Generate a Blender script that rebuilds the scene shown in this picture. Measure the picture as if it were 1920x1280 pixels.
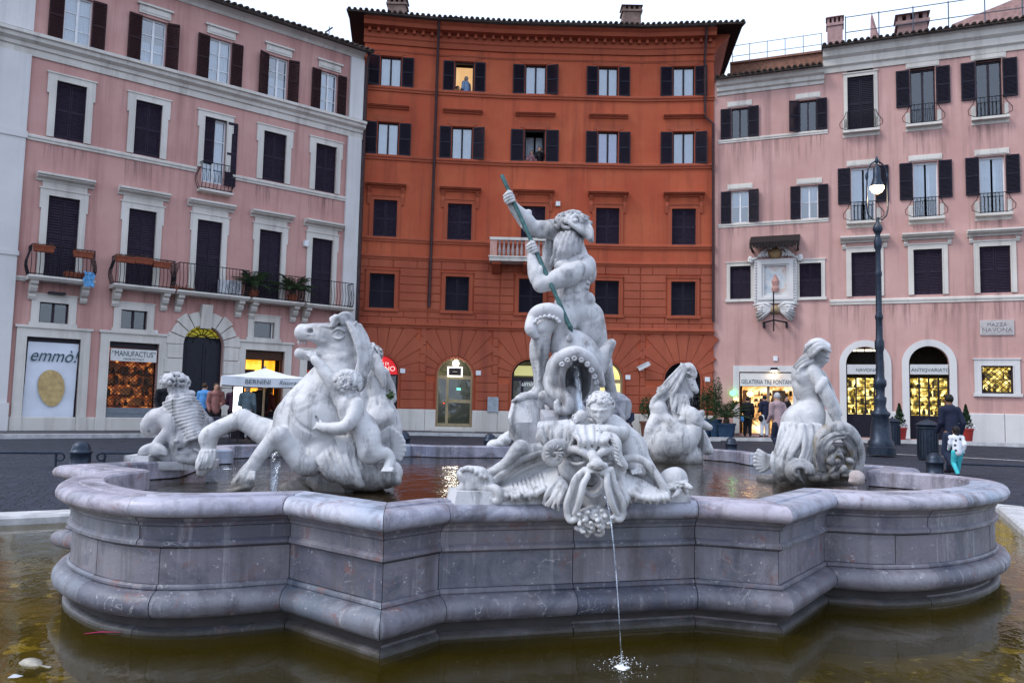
import bpy, bmesh, math, random
import numpy as np
from mathutils import Matrix, Vector, noise as mnoise

for o in list(bpy.data.objects): bpy.data.objects.remove(o)
scene = bpy.context.scene
COL = scene.collection
R_ = math.radians
random.seed(7)

# ---------------------------------------------------------------- camera
FPX, PITCH, ROLL, CAMH = 1489.0, 0.080, 0.0221, 1.30      # focal length in px of the 1920 px wide photo
cam_data = bpy.data.cameras.new('camera')
cam_data.sensor_width = 36.0
cam_data.lens = 36.0 * FPX / 1920.0
cam_data.clip_start = 0.1
cam_data.clip_end = 3000
cam = bpy.data.objects.new('camera', cam_data)
COL.objects.link(cam)
CAMR = Matrix.Rotation(math.pi/2 + PITCH, 3, 'X') @ Matrix.Rotation(ROLL, 3, 'Z')
cam.matrix_world = Matrix.Translation((0, 0, CAMH)) @ CAMR.to_4x4()
scene.camera = cam
scene.render.resolution_x, scene.render.resolution_y = 1024, 682

# ---------------------------------------------------------------- sky, sun, exposure
SUN_EL, SUN_AZ = R_(48), R_(252)          # soft overcast light, strongest from the left
world = bpy.data.worlds.new('World')
scene.world = world
world.use_nodes = True
wn = world.node_tree
wn.nodes.clear()
sky = wn.nodes.new('ShaderNodeTexSky')
sky.sky_type = 'NISHITA'
sky.sun_disc = False
sky.sun_elevation = SUN_EL
sky.sun_rotation = SUN_AZ
sky.air_density = 1.0
sky.dust_density = 2.5
sky.ozone_density = 2.0
# overcast: an even, slightly blue cloud sheet veils most of the clear sky
cloud = wn.nodes.new('ShaderNodeMix')
cloud.data_type = 'RGBA'
cloud.inputs[0].default_value = 0.72
cloud.inputs[7].default_value = (8.4, 9.6, 12.0, 1)
bgn = wn.nodes.new('ShaderNodeBackground')
bgn.inputs['Strength'].default_value = 0.125
won = wn.nodes.new('ShaderNodeOutputWorld')
wn.links.new(sky.outputs[0], cloud.inputs[6])
wn.links.new(cloud.outputs[2], bgn.inputs['Color'])
wn.links.new(bgn.outputs[0], won.inputs['Surface'])
sd = bpy.data.lights.new('sun', 'SUN')
sd.energy = 1.5
sd.angle = R_(18)
sd.color = (1.0, 0.97, 0.95)
sun = bpy.data.objects.new('sun', sd)
COL.objects.link(sun)
sun.rotation_euler = Vector((-math.sin(SUN_AZ)*math.cos(SUN_EL), -math.cos(SUN_AZ)*math.cos(SUN_EL), -math.sin(SUN_EL))).to_track_quat('-Z', 'Y').to_euler()
vs = scene.view_settings
vs.view_transform = 'Standard'
vs.look = 'None'
vs.exposure = 0.42
vs.gamma = 1.0
vs.use_curve_mapping = False

# ---------------------------------------------------------------- pixel helpers (photo pixels, 1920 x 1280)
CAMP = Vector((0, 0, CAMH))
def ray(x, y): return CAMR @ Vector(((x-960)/FPX, -(y-640)/FPX, -1.0))
def atz(x, y, z):
    d = ray(x, y); return CAMP + d*((z-CAMH)/d.z)
def atY(x, y, Y):
    d = ray(x, y); return CAMP + d*(Y/d.y)

# ---------------------------------------------------------------- object helpers
def tag(o, label=None, cat=None, group=None, kind=None):
    if label: o['label'] = label
    if cat: o['category'] = cat
    if group: o['group'] = group
    if kind: o['kind'] = kind
    return o
def empty(name, loc=(0, 0, 0), label=None, cat=None, group=None):
    o = bpy.data.objects.new(name, None)
    o.location = loc
    o.empty_display_size = 0.2
    COL.objects.link(o)
    return tag(o, label, cat, group)
def world_of(o):
    m = o.matrix_basis.copy()
    return world_of(o.parent) @ o.matrix_parent_inverse @ m if o.parent else m
def link(name, me, parent=None, M=None):
    """link mesh data as an object whose WORLD matrix is M (identity by default)"""
    o = bpy.data.objects.new(name, me)
    COL.objects.link(o)
    if M is not None: o.matrix_basis = M
    if parent is not None:
        o.parent = parent
        o.matrix_parent_inverse = world_of(parent).inverted()
    return o
def mk_mesh(name, verts, faces, mat, smooth=False):
    me = bpy.data.meshes.new(name)
    me.from_pydata([tuple(v) for v in verts], [], faces)
    if mat is not None:
        for m in (mat if isinstance(mat, (list, tuple)) else [mat]): me.materials.append(m)
    if smooth: me.polygons.foreach_set('use_smooth', [True]*len(me.polygons))
    me.update()
    return me
class MB:
    """collects primitive shapes into one mesh"""
    def __init__(s): s.v = []; s.f = []
    def add(s, vs, fs):
        n = len(s.v); s.v += [tuple(q) for q in vs]; s.f += [tuple(i+n for i in f) for f in fs]; return s
    def box(s, x0, x1, y0, y1, z0, z1):
        x0, x1 = sorted((x0, x1)); y0, y1 = sorted((y0, y1)); z0, z1 = sorted((z0, z1))
        return s.add([(x0,y0,z0),(x1,y0,z0),(x1,y1,z0),(x0,y1,z0),(x0,y0,z1),(x1,y0,z1),(x1,y1,z1),(x0,y1,z1)],
              [(0,3,2,1),(4,5,6,7),(0,1,5,4),(1,2,6,5),(2,3,7,6),(3,0,4,7)])
    def quad(s, a, b, c, d): return s.add([a, b, c, d], [(0,1,2,3)])
    def extrude(s, prof, u0, u1):
        """profile [(d outward, z)] polygon extruded along local x; outward is -y"""
        n = len(prof); vs = [(u0, -d, z) for d, z in prof]+[(u1, -d, z) for d, z in prof]
        fs = [(i, (i+1) % n, n+(i+1) % n, n+i) for i in range(n)]
        return s.add(vs, fs+[tuple(range(n-1, -1, -1)), tuple(range(n, 2*n))])
    def tube(s, pts, r, n=8, caps=True):
        pts = [Vector(q) for q in pts]; rs = r if isinstance(r, (list, tuple)) else [r]*len(pts)
        rings = []; base = len(s.v); up = None
        for i, q in enumerate(pts):
            t = (pts[min(i+1, len(pts)-1)]-pts[max(i-1, 0)])
            t = t.normalized() if t.length > 1e-9 else Vector((0, 0, 1))
            if up is None: up = t.orthogonal().normalized()
            up = (up - t*up.dot(t)); up = up.normalized() if up.length > 1e-6 else t.orthogonal().normalized()
            w = t.cross(up)
            s.v += [tuple(q + (up*math.cos(a)+w*math.sin(a))*rs[i]) for a in [2*math.pi*k/n for k in range(n)]]
        for i in range(len(pts)-1):
            for k in range(n):
                a = base+i*n+k; b = base+i*n+(k+1) % n
                s.f.append((a, b, b+n, a+n))
        if caps:
            s.f.append(tuple(base+k for k in range(n-1, -1, -1))); e = base+(len(pts)-1)*n
            s.f.append(tuple(e+k for k in range(n)))
        return s
    def lathe(s, prof, n=24, c=(0, 0, 0)):
        base = len(s.v)
        for r, z in prof:
            s.v += [(c[0]+r*math.cos(2*math.pi*k/n), c[1]+r*math.sin(2*math.pi*k/n), c[2]+z) for k in range(n)]
        for i in range(len(prof)-1):
            for k in range(n):
                a = base+i*n+k; b = base+i*n+(k+1) % n
                s.f.append((a, b, b+n, a+n))
        s.f.append(tuple(base+k for k in range(n-1, -1, -1))); e = base+(len(prof)-1)*n
        s.f.append(tuple(e+k for k in range(n)))
        return s
    def mesh(s, name, mat, smooth=False): return mk_mesh(name, s.v, s.f, mat, smooth)
    def build(s, name, mat, parent=None, M=None, smooth=False):
        return link(name, s.mesh(name, mat, smooth), parent, M)
def shade_auto(o, ang=40):
    me = o.data
    me.polygons.foreach_set('use_smooth', [True]*len(me.polygons))
    bm = bmesh.new(); bm.from_mesh(me)
    lim = R_(ang)
    for e in bm.edges:
        if len(e.link_faces) == 2 and e.calc_face_angle(0) > lim: e.smooth = False
    bm.to_mesh(me); bm.free()
    return o

# ---------------------------------------------------------------- materials
def mat_base(name):
    m = bpy.data.materials.new(name); m.use_nodes = True
    nt = m.node_tree
    return m, nt, nt.nodes['Principled BSDF'], nt.nodes['Material Output']
def nd(nt, kind, **kw):
    n = nt.nodes.new(kind)
    for k, v in kw.items():
        if hasattr(n, k) and not k[0].isupper(): setattr(n, k, v)
        else: n.inputs[k.replace('_', ' ')].default_value = v
    return n
def ramp(nt, src, stops):
    r = nt.nodes.new('ShaderNodeValToRGB')
    while len(r.color_ramp.elements) < len(stops): r.color_ramp.elements.new(0.5)
    for e, (p_, c) in zip(r.color_ramp.elements, stops): e.position = p_; e.color = (*c, 1) if len(c) == 3 else c
    nt.links.new(src, r.inputs[0]); return r
def mixc(nt, fac, a, b, mode='MIX'):
    m = nt.nodes.new('ShaderNodeMix'); m.data_type = 'RGBA'; m.blend_type = mode
    if isinstance(fac, (int, float)): m.inputs[0].default_value = fac
    else: nt.links.new(fac, m.inputs[0])
    for i, c in ((6, a), (7, b)):
        if isinstance(c, tuple): m.inputs[i].default_value = (*c[:3], 1)
        else: nt.links.new(c, m.inputs[i])
    return m.outputs[2]
def vecmap(nt, scale=(1, 1, 1), kind='pos', loc=None):
    if kind == 'pos': src = nt.nodes.new('ShaderNodeNewGeometry').outputs['Position']
    else: src = nt.nodes.new('ShaderNodeTexCoord').outputs['Object']
    mp = nt.nodes.new('ShaderNodeMapping'); mp.inputs['Scale'].default_value = scale
    nt.links.new(src, mp.inputs['Vector'])
    return mp
def noisetex(nt, scale, detail=5, rough=0.6, vec=None, dist=0.0):
    n = nt.nodes.new('ShaderNodeTexNoise'); n.inputs['Scale'].default_value = scale
    n.inputs['Detail'].default_value = detail; n.inputs['Roughness'].default_value = rough
    n.inputs['Distortion'].default_value = dist
    if vec is None: vec = vecmap(nt)
    nt.links.new(vec.outputs[0], n.inputs['Vector']); return n
def bump(nt, bsdf, src, strength=0.3, dist=0.02):
    b = nt.nodes.new('ShaderNodeBump'); b.inputs['Strength'].default_value = strength; b.inputs['Distance'].default_value = dist
    nt.links.new(src, b.inputs['Height']); nt.links.new(b.outputs[0], bsdf.inputs['Normal']); return b
def simple(name, col, rough=0.6, metal=0.0, var=0.25, scale=6, bmp=0.15):
    """a colour with a little uneven wear"""
    m, nt, b, o = mat_base(name)
    n = noisetex(nt, scale, 6, 0.65)
    d = tuple(c*(1-var) for c in col); l = tuple(min(1, c*(1+var*0.6)) for c in col)
    r = ramp(nt, n.outputs[0], [(0.3, d), (0.7, l)])
    nt.links.new(r.outputs[0], b.inputs['Base Color'])
    b.inputs['Roughness'].default_value = rough; b.inputs['Metallic'].default_value = metal; b.inputs['Specular IOR Level'].default_value = 0.25
    if bmp: bump(nt, b, n.outputs[0], bmp, 0.01)
    return m
def plaster(name, col, light, dark, patch=0.5):
    """weathered painted stucco: cloudy tone, vertical runs, scattered pale chips"""
    m, nt, b, o = mat_base(name)
    n1 = noisetex(nt, 0.55, 7, 0.62)
    n2 = noisetex(nt, 1.0, 7, 0.68, vecmap(nt, (2.2, 2.2, 0.11)))
    n3 = noisetex(nt, 5.5, 8, 0.7)
    c = mixc(nt, ramp(nt, n1.outputs[0], [(0.36, (0, 0, 0)), (0.68, (1, 1, 1))]).outputs[0], col, light)
    f2 = ramp(nt, n2.outputs[0], [(0.50, (0, 0, 0)), (0.70, (patch,)*3)])
    c = mixc(nt, f2.outputs[0], c, dark)
    f3 = ramp(nt, n3.outputs[0], [(0.70, (0, 0, 0)), (0.745, (0.45,)*3)])
    c = mixc(nt, f3.outputs[0], c, tuple(min(1, x*1.5+0.06) for x in light))
    nt.links.new(c, b.inputs['Base Color'])
    b.inputs['Roughness'].default_value = 0.9
    bump(nt, b, n3.outputs[0], 0.35, 0.015)
    return m
def emit(name, col, strength, var=None, scale=8):
    m, nt, b, o = mat_base(name)
    b.inputs['Base Color'].default_value = (*[c*0.4 for c in col], 1)
    b.inputs['Emission Color'].default_value = (*col, 1)
    b.inputs['Emission Strength'].default_value = strength
    if var:
        n = noisetex(nt, scale, 3, 0.6)
        r = ramp(nt, n.outputs[0], var)
        nt.links.new(r.outputs[0], b.inputs['Emission Color'])
    return m
def glass(name, tint=(0.03, 0.05, 0.08), mixf=0.75):
    """window pane: part mirror of the sky, part see-through"""
    m, nt, b, o = mat_base(name)
    nt.nodes.remove(b)
    g = nt.nodes.new('ShaderNodeBsdfGlossy'); g.inputs['Roughness'].default_value = 0.04; g.inputs[0].default_value = (0.92, 0.96, 1, 1)
    n = noisetex(nt, 1.6, 2, 0.5); bp = nt.nodes.new('ShaderNodeBump'); bp.inputs['Strength'].default_value = 0.12; bp.inputs['Distance'].default_value = 0.05
    nt.links.new(n.outputs[0], bp.inputs['Height']); nt.links.new(bp.outputs[0], g.inputs['Normal'])
    t = nt.nodes.new('ShaderNodeBsdfTransparent'); t.inputs[0].default_value = (0.80, 0.88, 0.96, 1)
    mx = nt.nodes.new('ShaderNodeMixShader')
    fr = nt.nodes.new('ShaderNodeFresnel'); fr.inputs[0].default_value = 1.5
    mr = nt.nodes.new('ShaderNodeMath'); mr.operation = 'ADD'; mr.inputs[1].default_value = 1-mixf
    nt.links.new(fr.outputs[0], mr.inputs[0]); nt.links.new(mr.outputs[0], mx.inputs[0])
    nt.links.new(t.outputs[0], mx.inputs[1]); nt.links.new(g.outputs[0], mx.inputs[2])
    nt.links.new(mx.outputs[0], o.inputs['Surface'])
    return m

M_PINK = plaster('pink_stucco', (0.47, 0.25, 0.225), (0.55, 0.32, 0.285), (0.30, 0.145, 0.13), 0.7)
M_PINK2 = plaster('pale_pink_stucco', (0.48, 0.275, 0.245), (0.57, 0.35, 0.315), (0.28, 0.165, 0.155), 0.75)
M_ORANGE = plaster('burnt_orange_stucco', (0.38, 0.066, 0.026), (0.45, 0.104, 0.042), (0.23, 0.045, 0.021), 0.8)
M_ORANGE2 = plaster('orange_block_stucco', (0.31, 0.066, 0.032), (0.38, 0.095, 0.046), (0.20, 0.042, 0.023), 0.65)
M_OTRIM = plaster('orange_trim', (0.32, 0.066, 0.029), (0.37, 0.085, 0.038), (0.20, 0.042, 0.022), 0.6)
M_STONE = plaster('travertine', (0.55, 0.52, 0.47), (0.66, 0.63, 0.58), (0.36, 0.33, 0.30), 0.7)
M_PALE = plaster('pale_wall', (0.58, 0.57, 0.56), (0.66, 0.65, 0.64), (0.42, 0.42, 0.43), 0.5)
M_SHUT_M = simple('maroon_shutter', (0.024, 0.005, 0.007), 0.65, var=0.5, scale=9)
M_SHUT_P = simple('violet_black_shutter', (0.020, 0.011, 0.027), 0.65, var=0.5, scale=9)
M_SHUT_N = simple('dark_navy_shutter', (0.010, 0.008, 0.019), 0.6, var=0.5, scale=9)
M_WHITEFR = simple('white_window_frame', (0.72, 0.74, 0.76), 0.5, var=0.12)
M_DARKFR = simple('dark_window_frame', (0.022, 0.016, 0.026), 0.5, var=0.3)
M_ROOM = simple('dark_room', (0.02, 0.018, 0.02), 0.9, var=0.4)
M_CURT = simple('pale_curtain', (0.62, 0.66, 0.70), 0.9, var=0.12, scale=3)
M_CURTV = simple('lilac_curtain', (0.50, 0.42, 0.68), 0.9, var=0.1, scale=3)
M_GLASS = glass('window_glass', mixf=.80)
M_GLASSD = glass('dark_window_glass', mixf=.93)
M_IRON = simple('black_iron', (0.016, 0.017, 0.021), 0.5, 0.6, var=0.4, scale=20)
M_ROOF = simple('old_roof_tile', (0.060, 0.045, 0.038), 0.9, var=0.55, scale=5, bmp=0.4)
M_PIPE = simple('drainpipe', (0.06, 0.032, 0.035), 0.5, 0.3, var=0.4)
M_TERRA = simple('terracotta', (0.23, 0.065, 0.035), 0.85, var=0.3)

def drip_mat():
    """rain runs: dark vertical streaks, thick under the sill and breaking up downwards"""
    m, nt, b, o = mat_base('rain_streaks')
    b.inputs['Base Color'].default_value = (.10, .075, .075, 1); b.inputs['Roughness'].default_value = .9
    n = noisetex(nt, 1.0, 6, .7, vecmap(nt, (9, 9, .35))); tc = nt.nodes.new('ShaderNodeTexCoord'); sx = nt.nodes.new('ShaderNodeSeparateXYZ'); nt.links.new(tc.outputs['Generated'], sx.inputs[0])
    f = nt.nodes.new('ShaderNodeMath'); f.operation = 'MULTIPLY'; nt.links.new(ramp(nt, n.outputs[0], [(.48, (0, 0, 0)), (.66, (.38,)*3)]).outputs[0], f.inputs[0]); nt.links.new(ramp(nt, sx.outputs[2], [(.0, (0, 0, 0)), (.9, (1, 1, 1))]).outputs[0], f.inputs[1])
    nt.links.new(f.outputs[0], b.inputs['Alpha']); return m
M_DRIP = drip_mat()
# ================================================================ facades
class Facet:
    """one flat stretch of facade: local x along the wall, outward is -y, z up"""
    def __init__(s, B, p0, p1, wall, zt, zb=0.0):
        s.B, s.wall, s.zt, s.zb = B, wall, zt, zb
        s.p0 = Vector((p0[0], p0[1], 0)); d = Vector((p1[0]-p0[0], p1[1]-p0[1], 0)); s.L = d.length; s.u = d.normalized()
        s.n = Vector((-s.u.y, s.u.x, 0))
        s.M = Matrix(((s.u.x, s.n.x, 0, s.p0.x), (s.u.y, s.n.y, 0, s.p0.y), (0, 0, 1, 0), (0, 0, 0, 1)))
        s.ops = []
    def uz(s, x, y, d=0.0):
        r = ray(x, y); o = s.p0 - s.n*d
        t = (o-CAMP).dot(s.n)/r.dot(s.n); q = CAMP+r*t
        return (q-s.p0).dot(s.u), q.z
    def rect(s, x0, x1, y0, y1):
        """photo box (left, right at mid height; top, bottom at mid width) -> u0,u1,z0,z1"""
        ym = (y0+y1)/2; xm = (x0+x1)/2
        return s.uz(x0, ym)[0], s.uz(x1, ym)[0], s.uz(xm, y1)[1], s.uz(xm, y0)[1]
    def at(s, u, d, z): return s.p0+s.u*u-s.n*d+Vector((0, 0, z))
    def part(s, mb, name, mat, parent=None, smooth=False): return mb.build(name, mat, parent or s.B, s.M, smooth)
    def place(s, name, me, u, d, z, sx=1, sy=1, sz=1, parent=None, rz=0.0):
        M = s.M @ Matrix.Translation((u, -d, z)) @ Matrix.Rotation(rz, 4, 'Z') @ Matrix.Diagonal((sx, sy, sz, 1))
        return link(name, me, parent or s.B, M)
    def open(s, u0, u1, z0, z1, arch=False): s.ops.append((u0, u1, z0, z1, arch))
    def build_wall(s, depth=0.32, u0=0.0, u1=None, name='wall'):
        u1 = s.L if u1 is None else u1
        us = sorted({u0, u1, *[v for o in s.ops for v in o[:2] if u0 < v < u1]})
        zs = sorted({s.zb, s.zt, *[v for o in s.ops for v in o[2:4] if s.zb < v < s.zt]})
        mb = MB()
        for a, b in zip(us, us[1:]):
            for c, d in zip(zs, zs[1:]):
                m, k = (a+b)/2, (c+d)/2
                if any(o[0] < m < o[1] and o[2] < k < o[3] for o in s.ops): continue
                mb.quad((a, 0, c), (b, 0, c), (b, 0, d), (a, 0, d))
        for a, b, c, d, arch in s.ops:
            D = depth
            if not arch:
                mb.quad((a, 0, d), (b, 0, d), (b, D, d), (a, D, d))
                mb.quad((a, 0, c), (a, 0, d), (a, D, d), (a, D, c)); mb.quad((b, 0, c), (b, D, c), (b, D, d), (b, 0, d))
            else:
                r = (b-a)/2; zc = d-r; m = (a+b)/2; N = 16
                P = [(m-r*math.cos(math.pi*i/N), zc+r*math.sin(math.pi*i/N)) for i in range(N+1)]
                for (x0, z0), (x1, z1) in zip(P, P[1:]):
                    mb.quad((x0, 0, z0), (x1, 0, z1), (x1, 0, d), (x0, 0, d)) if max(z0, z1) < d-1e-6 or True else 0
                    mb.quad((x0, 0, z0), (x0, D, z0), (x1, D, z1), (x1, 0, z1))
                mb.quad((a, 0, c), (a, 0, zc), (a, D, zc), (a, D, c)); mb.quad((b, 0, c), (b, D, c), (b, D, zc), (b, 0, zc))
            mb.quad((a, 0, c), (b, 0, c), (b, D, c), (a, D, c))
        w = s.part(mb, name, s.wall)
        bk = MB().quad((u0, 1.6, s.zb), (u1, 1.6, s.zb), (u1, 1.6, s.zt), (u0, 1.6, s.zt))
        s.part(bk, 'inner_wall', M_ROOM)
        return w

# ---- shared unit meshes
def shutter_mesh(name, mat, slats=26):
    mb = MB()
    for a, b in ((0, .09), (.91, 1)): mb.box(a, b, -.02, .02, 0, 1)
    for a, b in ((0, .045), (.48, .52), (.955, 1)): mb.box(.09, .91, -.0195, .0195, a, b)
    for lo, hi in ((.045, .48), (.52, .955)):
        n = slats//2; h = (hi-lo)/n
        for i in range(n):
            z = lo+h*i
            mb.add([(.09, -.016, z+.1*h), (.91, -.016, z+.1*h), (.91, .012, z+1.05*h), (.09, .012, z+1.05*h),
                    (.09, -.010, z), (.91, -.010, z), (.91, .018, z+.95*h), (.09, .018, z+.95*h)],
                   [(0,1,2,3), (7,6,5,4), (0,4,5,1), (3,2,6,7), (0,3,7,4), (1,5,6,2)])
    return mb.mesh(name, mat)
SH_M, SH_P, SH_N = shutter_mesh('shutter', M_SHUT_M), shutter_mesh('shutter', M_SHUT_P), shutter_mesh('shutter', M_SHUT_N)
def frame_mesh(name, mat, rows=3, mull=True):
    mb = MB(); t = .055
    mb.box(0, t, -.03, .03, 0, 1); mb.box(1-t, 1, -.03, .03, 0, 1); mb.box(t, 1-t, -.03, .03, 0, .035); mb.box(t, 1-t, -.03, .03, .965, 1)
    if mull: mb.box(.455, .545, -.035, .025, .035, .965)
    for i in range(1, rows):
        z = i/rows
        for a, b in (((t, .455), (.545, 1-t)) if mull else ((t, 1-t),)): mb.box(a, b, -.02, .02, z-.009, z+.009)
    return mb.mesh(name, mat)
FR_W3, FR_W1, FR_D1 = frame_mesh('window', M_WHITEFR, 3), frame_mesh('window', M_WHITEFR, 1), frame_mesh('window', M_DARKFR, 1)
FR_W2 = frame_mesh('window', M_WHITEFR, 2)
FR_S = frame_mesh('window', M_WHITEFR, 1, False)
PANE = mk_mesh('pane', [(0, 0, 0), (1, 0, 0), (1, 0, 1), (0, 0, 1)], [(0, 1, 2, 3)], M_GLASS)
PANED = mk_mesh('pane', [(0, 0, 0), (1, 0, 0), (1, 0, 1), (0, 0, 1)], [(0, 1, 2, 3)], M_GLASSD)
def curtain_mesh(name, mat, seed):
    rnd = random.Random(seed); N = 40; v = []; f = []
    ph = [rnd.random()*6 for _ in range(3)]
    for i in range(N+1):
        x = i/N; y = .03*math.sin(x*60+ph[0])+.02*math.sin(x*23+ph[1])
        v += [(x, y, 0), (x, y, 1)]
    for i in range(N): f.append((2*i, 2*i+2, 2*i+3, 2*i+1))
    return mk_mesh(name, v, f, mat, True)
CURT = [curtain_mesh('curtain', M_CURT, i) for i in range(3)]
CURTV = curtain_mesh('curtain', M_CURTV, 5)

def window(F, box, frame=FR_W3, shut=None, swidth=None, curt=None, cz=(0.0, 1.0), closed=False, ajar=False, dep=.16, skip_open=False, leaf=(True, True), gap=0.0, pane=None):
    """opening with casement and shutters (open against the wall, or closed in the opening)"""
    u0, u1, z0, z1 = box; w = u1-u0; h = z1-z0
    if not skip_open: F.open(u0, u1, z0, z1)
    if closed:
        for k in (0, 1): F.place('shutter', shut, u0+.01+k*w/2, -.07, z0+.01, w/2-.015, 1, h-.02)
        return None
    fr = F.place('window', frame, u0+.002, -dep, z0+.002, w-.004, 1, h-.004)
    for k in (0, 1): F.place('pane', pane or PANE, u0+w*(.055+.49*k), -dep-.005, z0+h*.035, w*.4, 1, h*.93, fr)
    if curt is not None:
        for k in (0, 1):
            a = u0+.03+k*w*.52; F.place('curtain', curt, a, -dep-.14, z0+.03+h*cz[0], w*.45, 1, h*(cz[1]-cz[0])-.05, fr)
    if shut is not None:
        sw = swidth or w/2
        for k, on in enumerate(leaf):
            if not on: continue
            ang = random.uniform(.02, .06) if random.random() < .7 else random.uniform(.12, .38)
            if k == 0: F.place('shutter', shut, u0-gap, .05, z0+.01, -sw, 1, h-.02, rz=ang)
            else: F.place('shutter', shut, u1+gap, .05, z0+.01, sw, 1, h-.02, rz=-ang)
    return fr
def surround(F, box, w, d, mat, name='window_surround', sill=True, lug=0.0, top=True):
    u0, u1, z0, z1 = box; mb = MB()
    mb.box(u0-w, u0, -d, .1, z0-(0 if sill else 0), z1); mb.box(u1, u1+w, -d, .1, z0, z1)
    if top:
        mb.box(u0-w-lug, u1+w+lug, -d, .1, z1, z1+w)
        e = .035
        mb.box(u0-w-lug-e, u1+w+lug+e, -d-.03, .1, z1+w, z1+w+.05)
    if lug:
        mb.box(u0-w-lug, u0-w, -d+.002, .1, z1-2.2*w, z1); mb.box(u1+w, u1+w+lug, -d+.002, .1, z1-2.2*w, z1)
    if sill: mb.box(u0-w-.05, u1+w+.05, -d-.04, .1, z0-.12, z0)
    # inner bead
    mb.box(u0-.035, u0, -d-.018, -d, z0, z1+.0); mb.box(u1, u1+.035, -d-.018, -d, z0, z1); mb.box(u0-.035, u1+.035, -d-.018, -d, z1, z1+.035)
    return F.part(mb, name, mat)
def hood(F, u0, u1, z, mat, name='window_hood', h=.22, d=.32, console=None):
    mb = MB()
    mb.extrude([(0, z), (.07, z), (.09, z+.3*h), (d*.75, z+.45*h), (d*.8, z+.62*h), (d, z+.7*h), (d, z+.95*h), (d*.9, z+h), (0, z+h*1.12)], u0, u1)
    if console:
        for a in (u0+.08, u1-.08-.14):
            mb.extrude([(0, z-console), (.05, z-console), (.10, z-console*.55), (.06, z-console*.3), (.2, z-.002), (0, z-.002)], a, a+.14)
    return F.part(mb, name, mat)
def band(F, u0, u1, prof, mat, name='string_course'):
    return F.part(MB().extrude(prof, u0, u1), name, mat)
def course(z, h, d): return [(-.05, z), (d*.55, z), (d*.6, z+h*.35), (d, z+h*.5), (d, z+h*.85), (d*.6, z+h), (-.05, z+h+.02)]
def pipe(F, pts, r=.06, name='drainpipe', mat=None):
    mb = MB().tube([F.at(*q) for q in pts], r, 8)
    a, b = pts[0][2], pts[-1][2]
    for k in range(int(abs(a-b)//2.2)):
        z = min(a, b)+1.1+2.2*k; t = (z-a)/(b-a); u = pts[0][0]+(pts[-1][0]-pts[0][0])*t
    o = mb.build(name, mat or M_PIPE, F.B); return shade_auto(o)
def text_mesh(body, size, mat, name, ext=.004, align='CENTER', shear=0, space=1.0):
    cu = bpy.data.curves.new('t', 'FONT'); cu.body = body; cu.size = size; cu.extrude = ext; cu.align_x = align; cu.align_y = 'CENTER'
    cu.shear = shear; cu.space_character = space; cu.resolution_u = 3
    ob = bpy.data.objects.new('t', cu); COL.objects.link(ob)
    dg = bpy.context.evaluated_depsgraph_get(); me = bpy.data.meshes.new_from_object(ob.evaluated_get(dg))
    bpy.data.objects.remove(ob); bpy.data.curves.remove(cu)
    me.name = name; me.materials.clear(); me.materials.append(mat); return me
def text_on(F, body, u, d, z, size, mat, name='lettering', parent=None, shear=0, width=None, space=1.0):
    me = text_mesh(body, size, mat, name, shear=shear, space=space)
    xs = [v.co.x for v in me.vertices]; sx = 1.0
    if width: sx = width/(max(xs)-min(xs))
    M = F.M @ Matrix.Translation((u, -d, z)) @ Matrix.Rotation(math.pi/2, 4, 'X') @ Matrix.Diagonal((sx, 1, 1, 1))
    return link(name, me, parent or F.B, M)
def railing(F, u0, u1, z0, h, dep, belly=.0, step=.13, name='railing', parent=None):
    """iron balcony rail: curved-out bars on three sides"""
    mb = MB(); r = .011
    def bar(x, y, nx, ny):
        P = []
        for k in range(7):
            t = k/6; o = belly*math.sin(math.pi*min(1, t*1.25))**1.2*(1 if t < .8 else 0)
            P.append((x+nx*o, -(y+ny*o), z0+h*t))
        mb.tube(P, r, 5, False)
    n = max(2, int((u1-u0)/step))
    for i in range(n+1): bar(u0+(u1-u0)*i/n, dep, 0, 1)
    m = max(1, int(dep/step))
    for i in range(m):
        bar(u0, dep*i/m+.02, -1, 0); bar(u1, dep*i/m+.02, 1, 0)
    for z in (z0+.05, z0+h): mb.tube([(u0, 0, z), (u0, -dep, z), (u1, -dep, z), (u1, 0, z)], .018, 6)
    return F.part(mb, name, M_IRON, parent)
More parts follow.
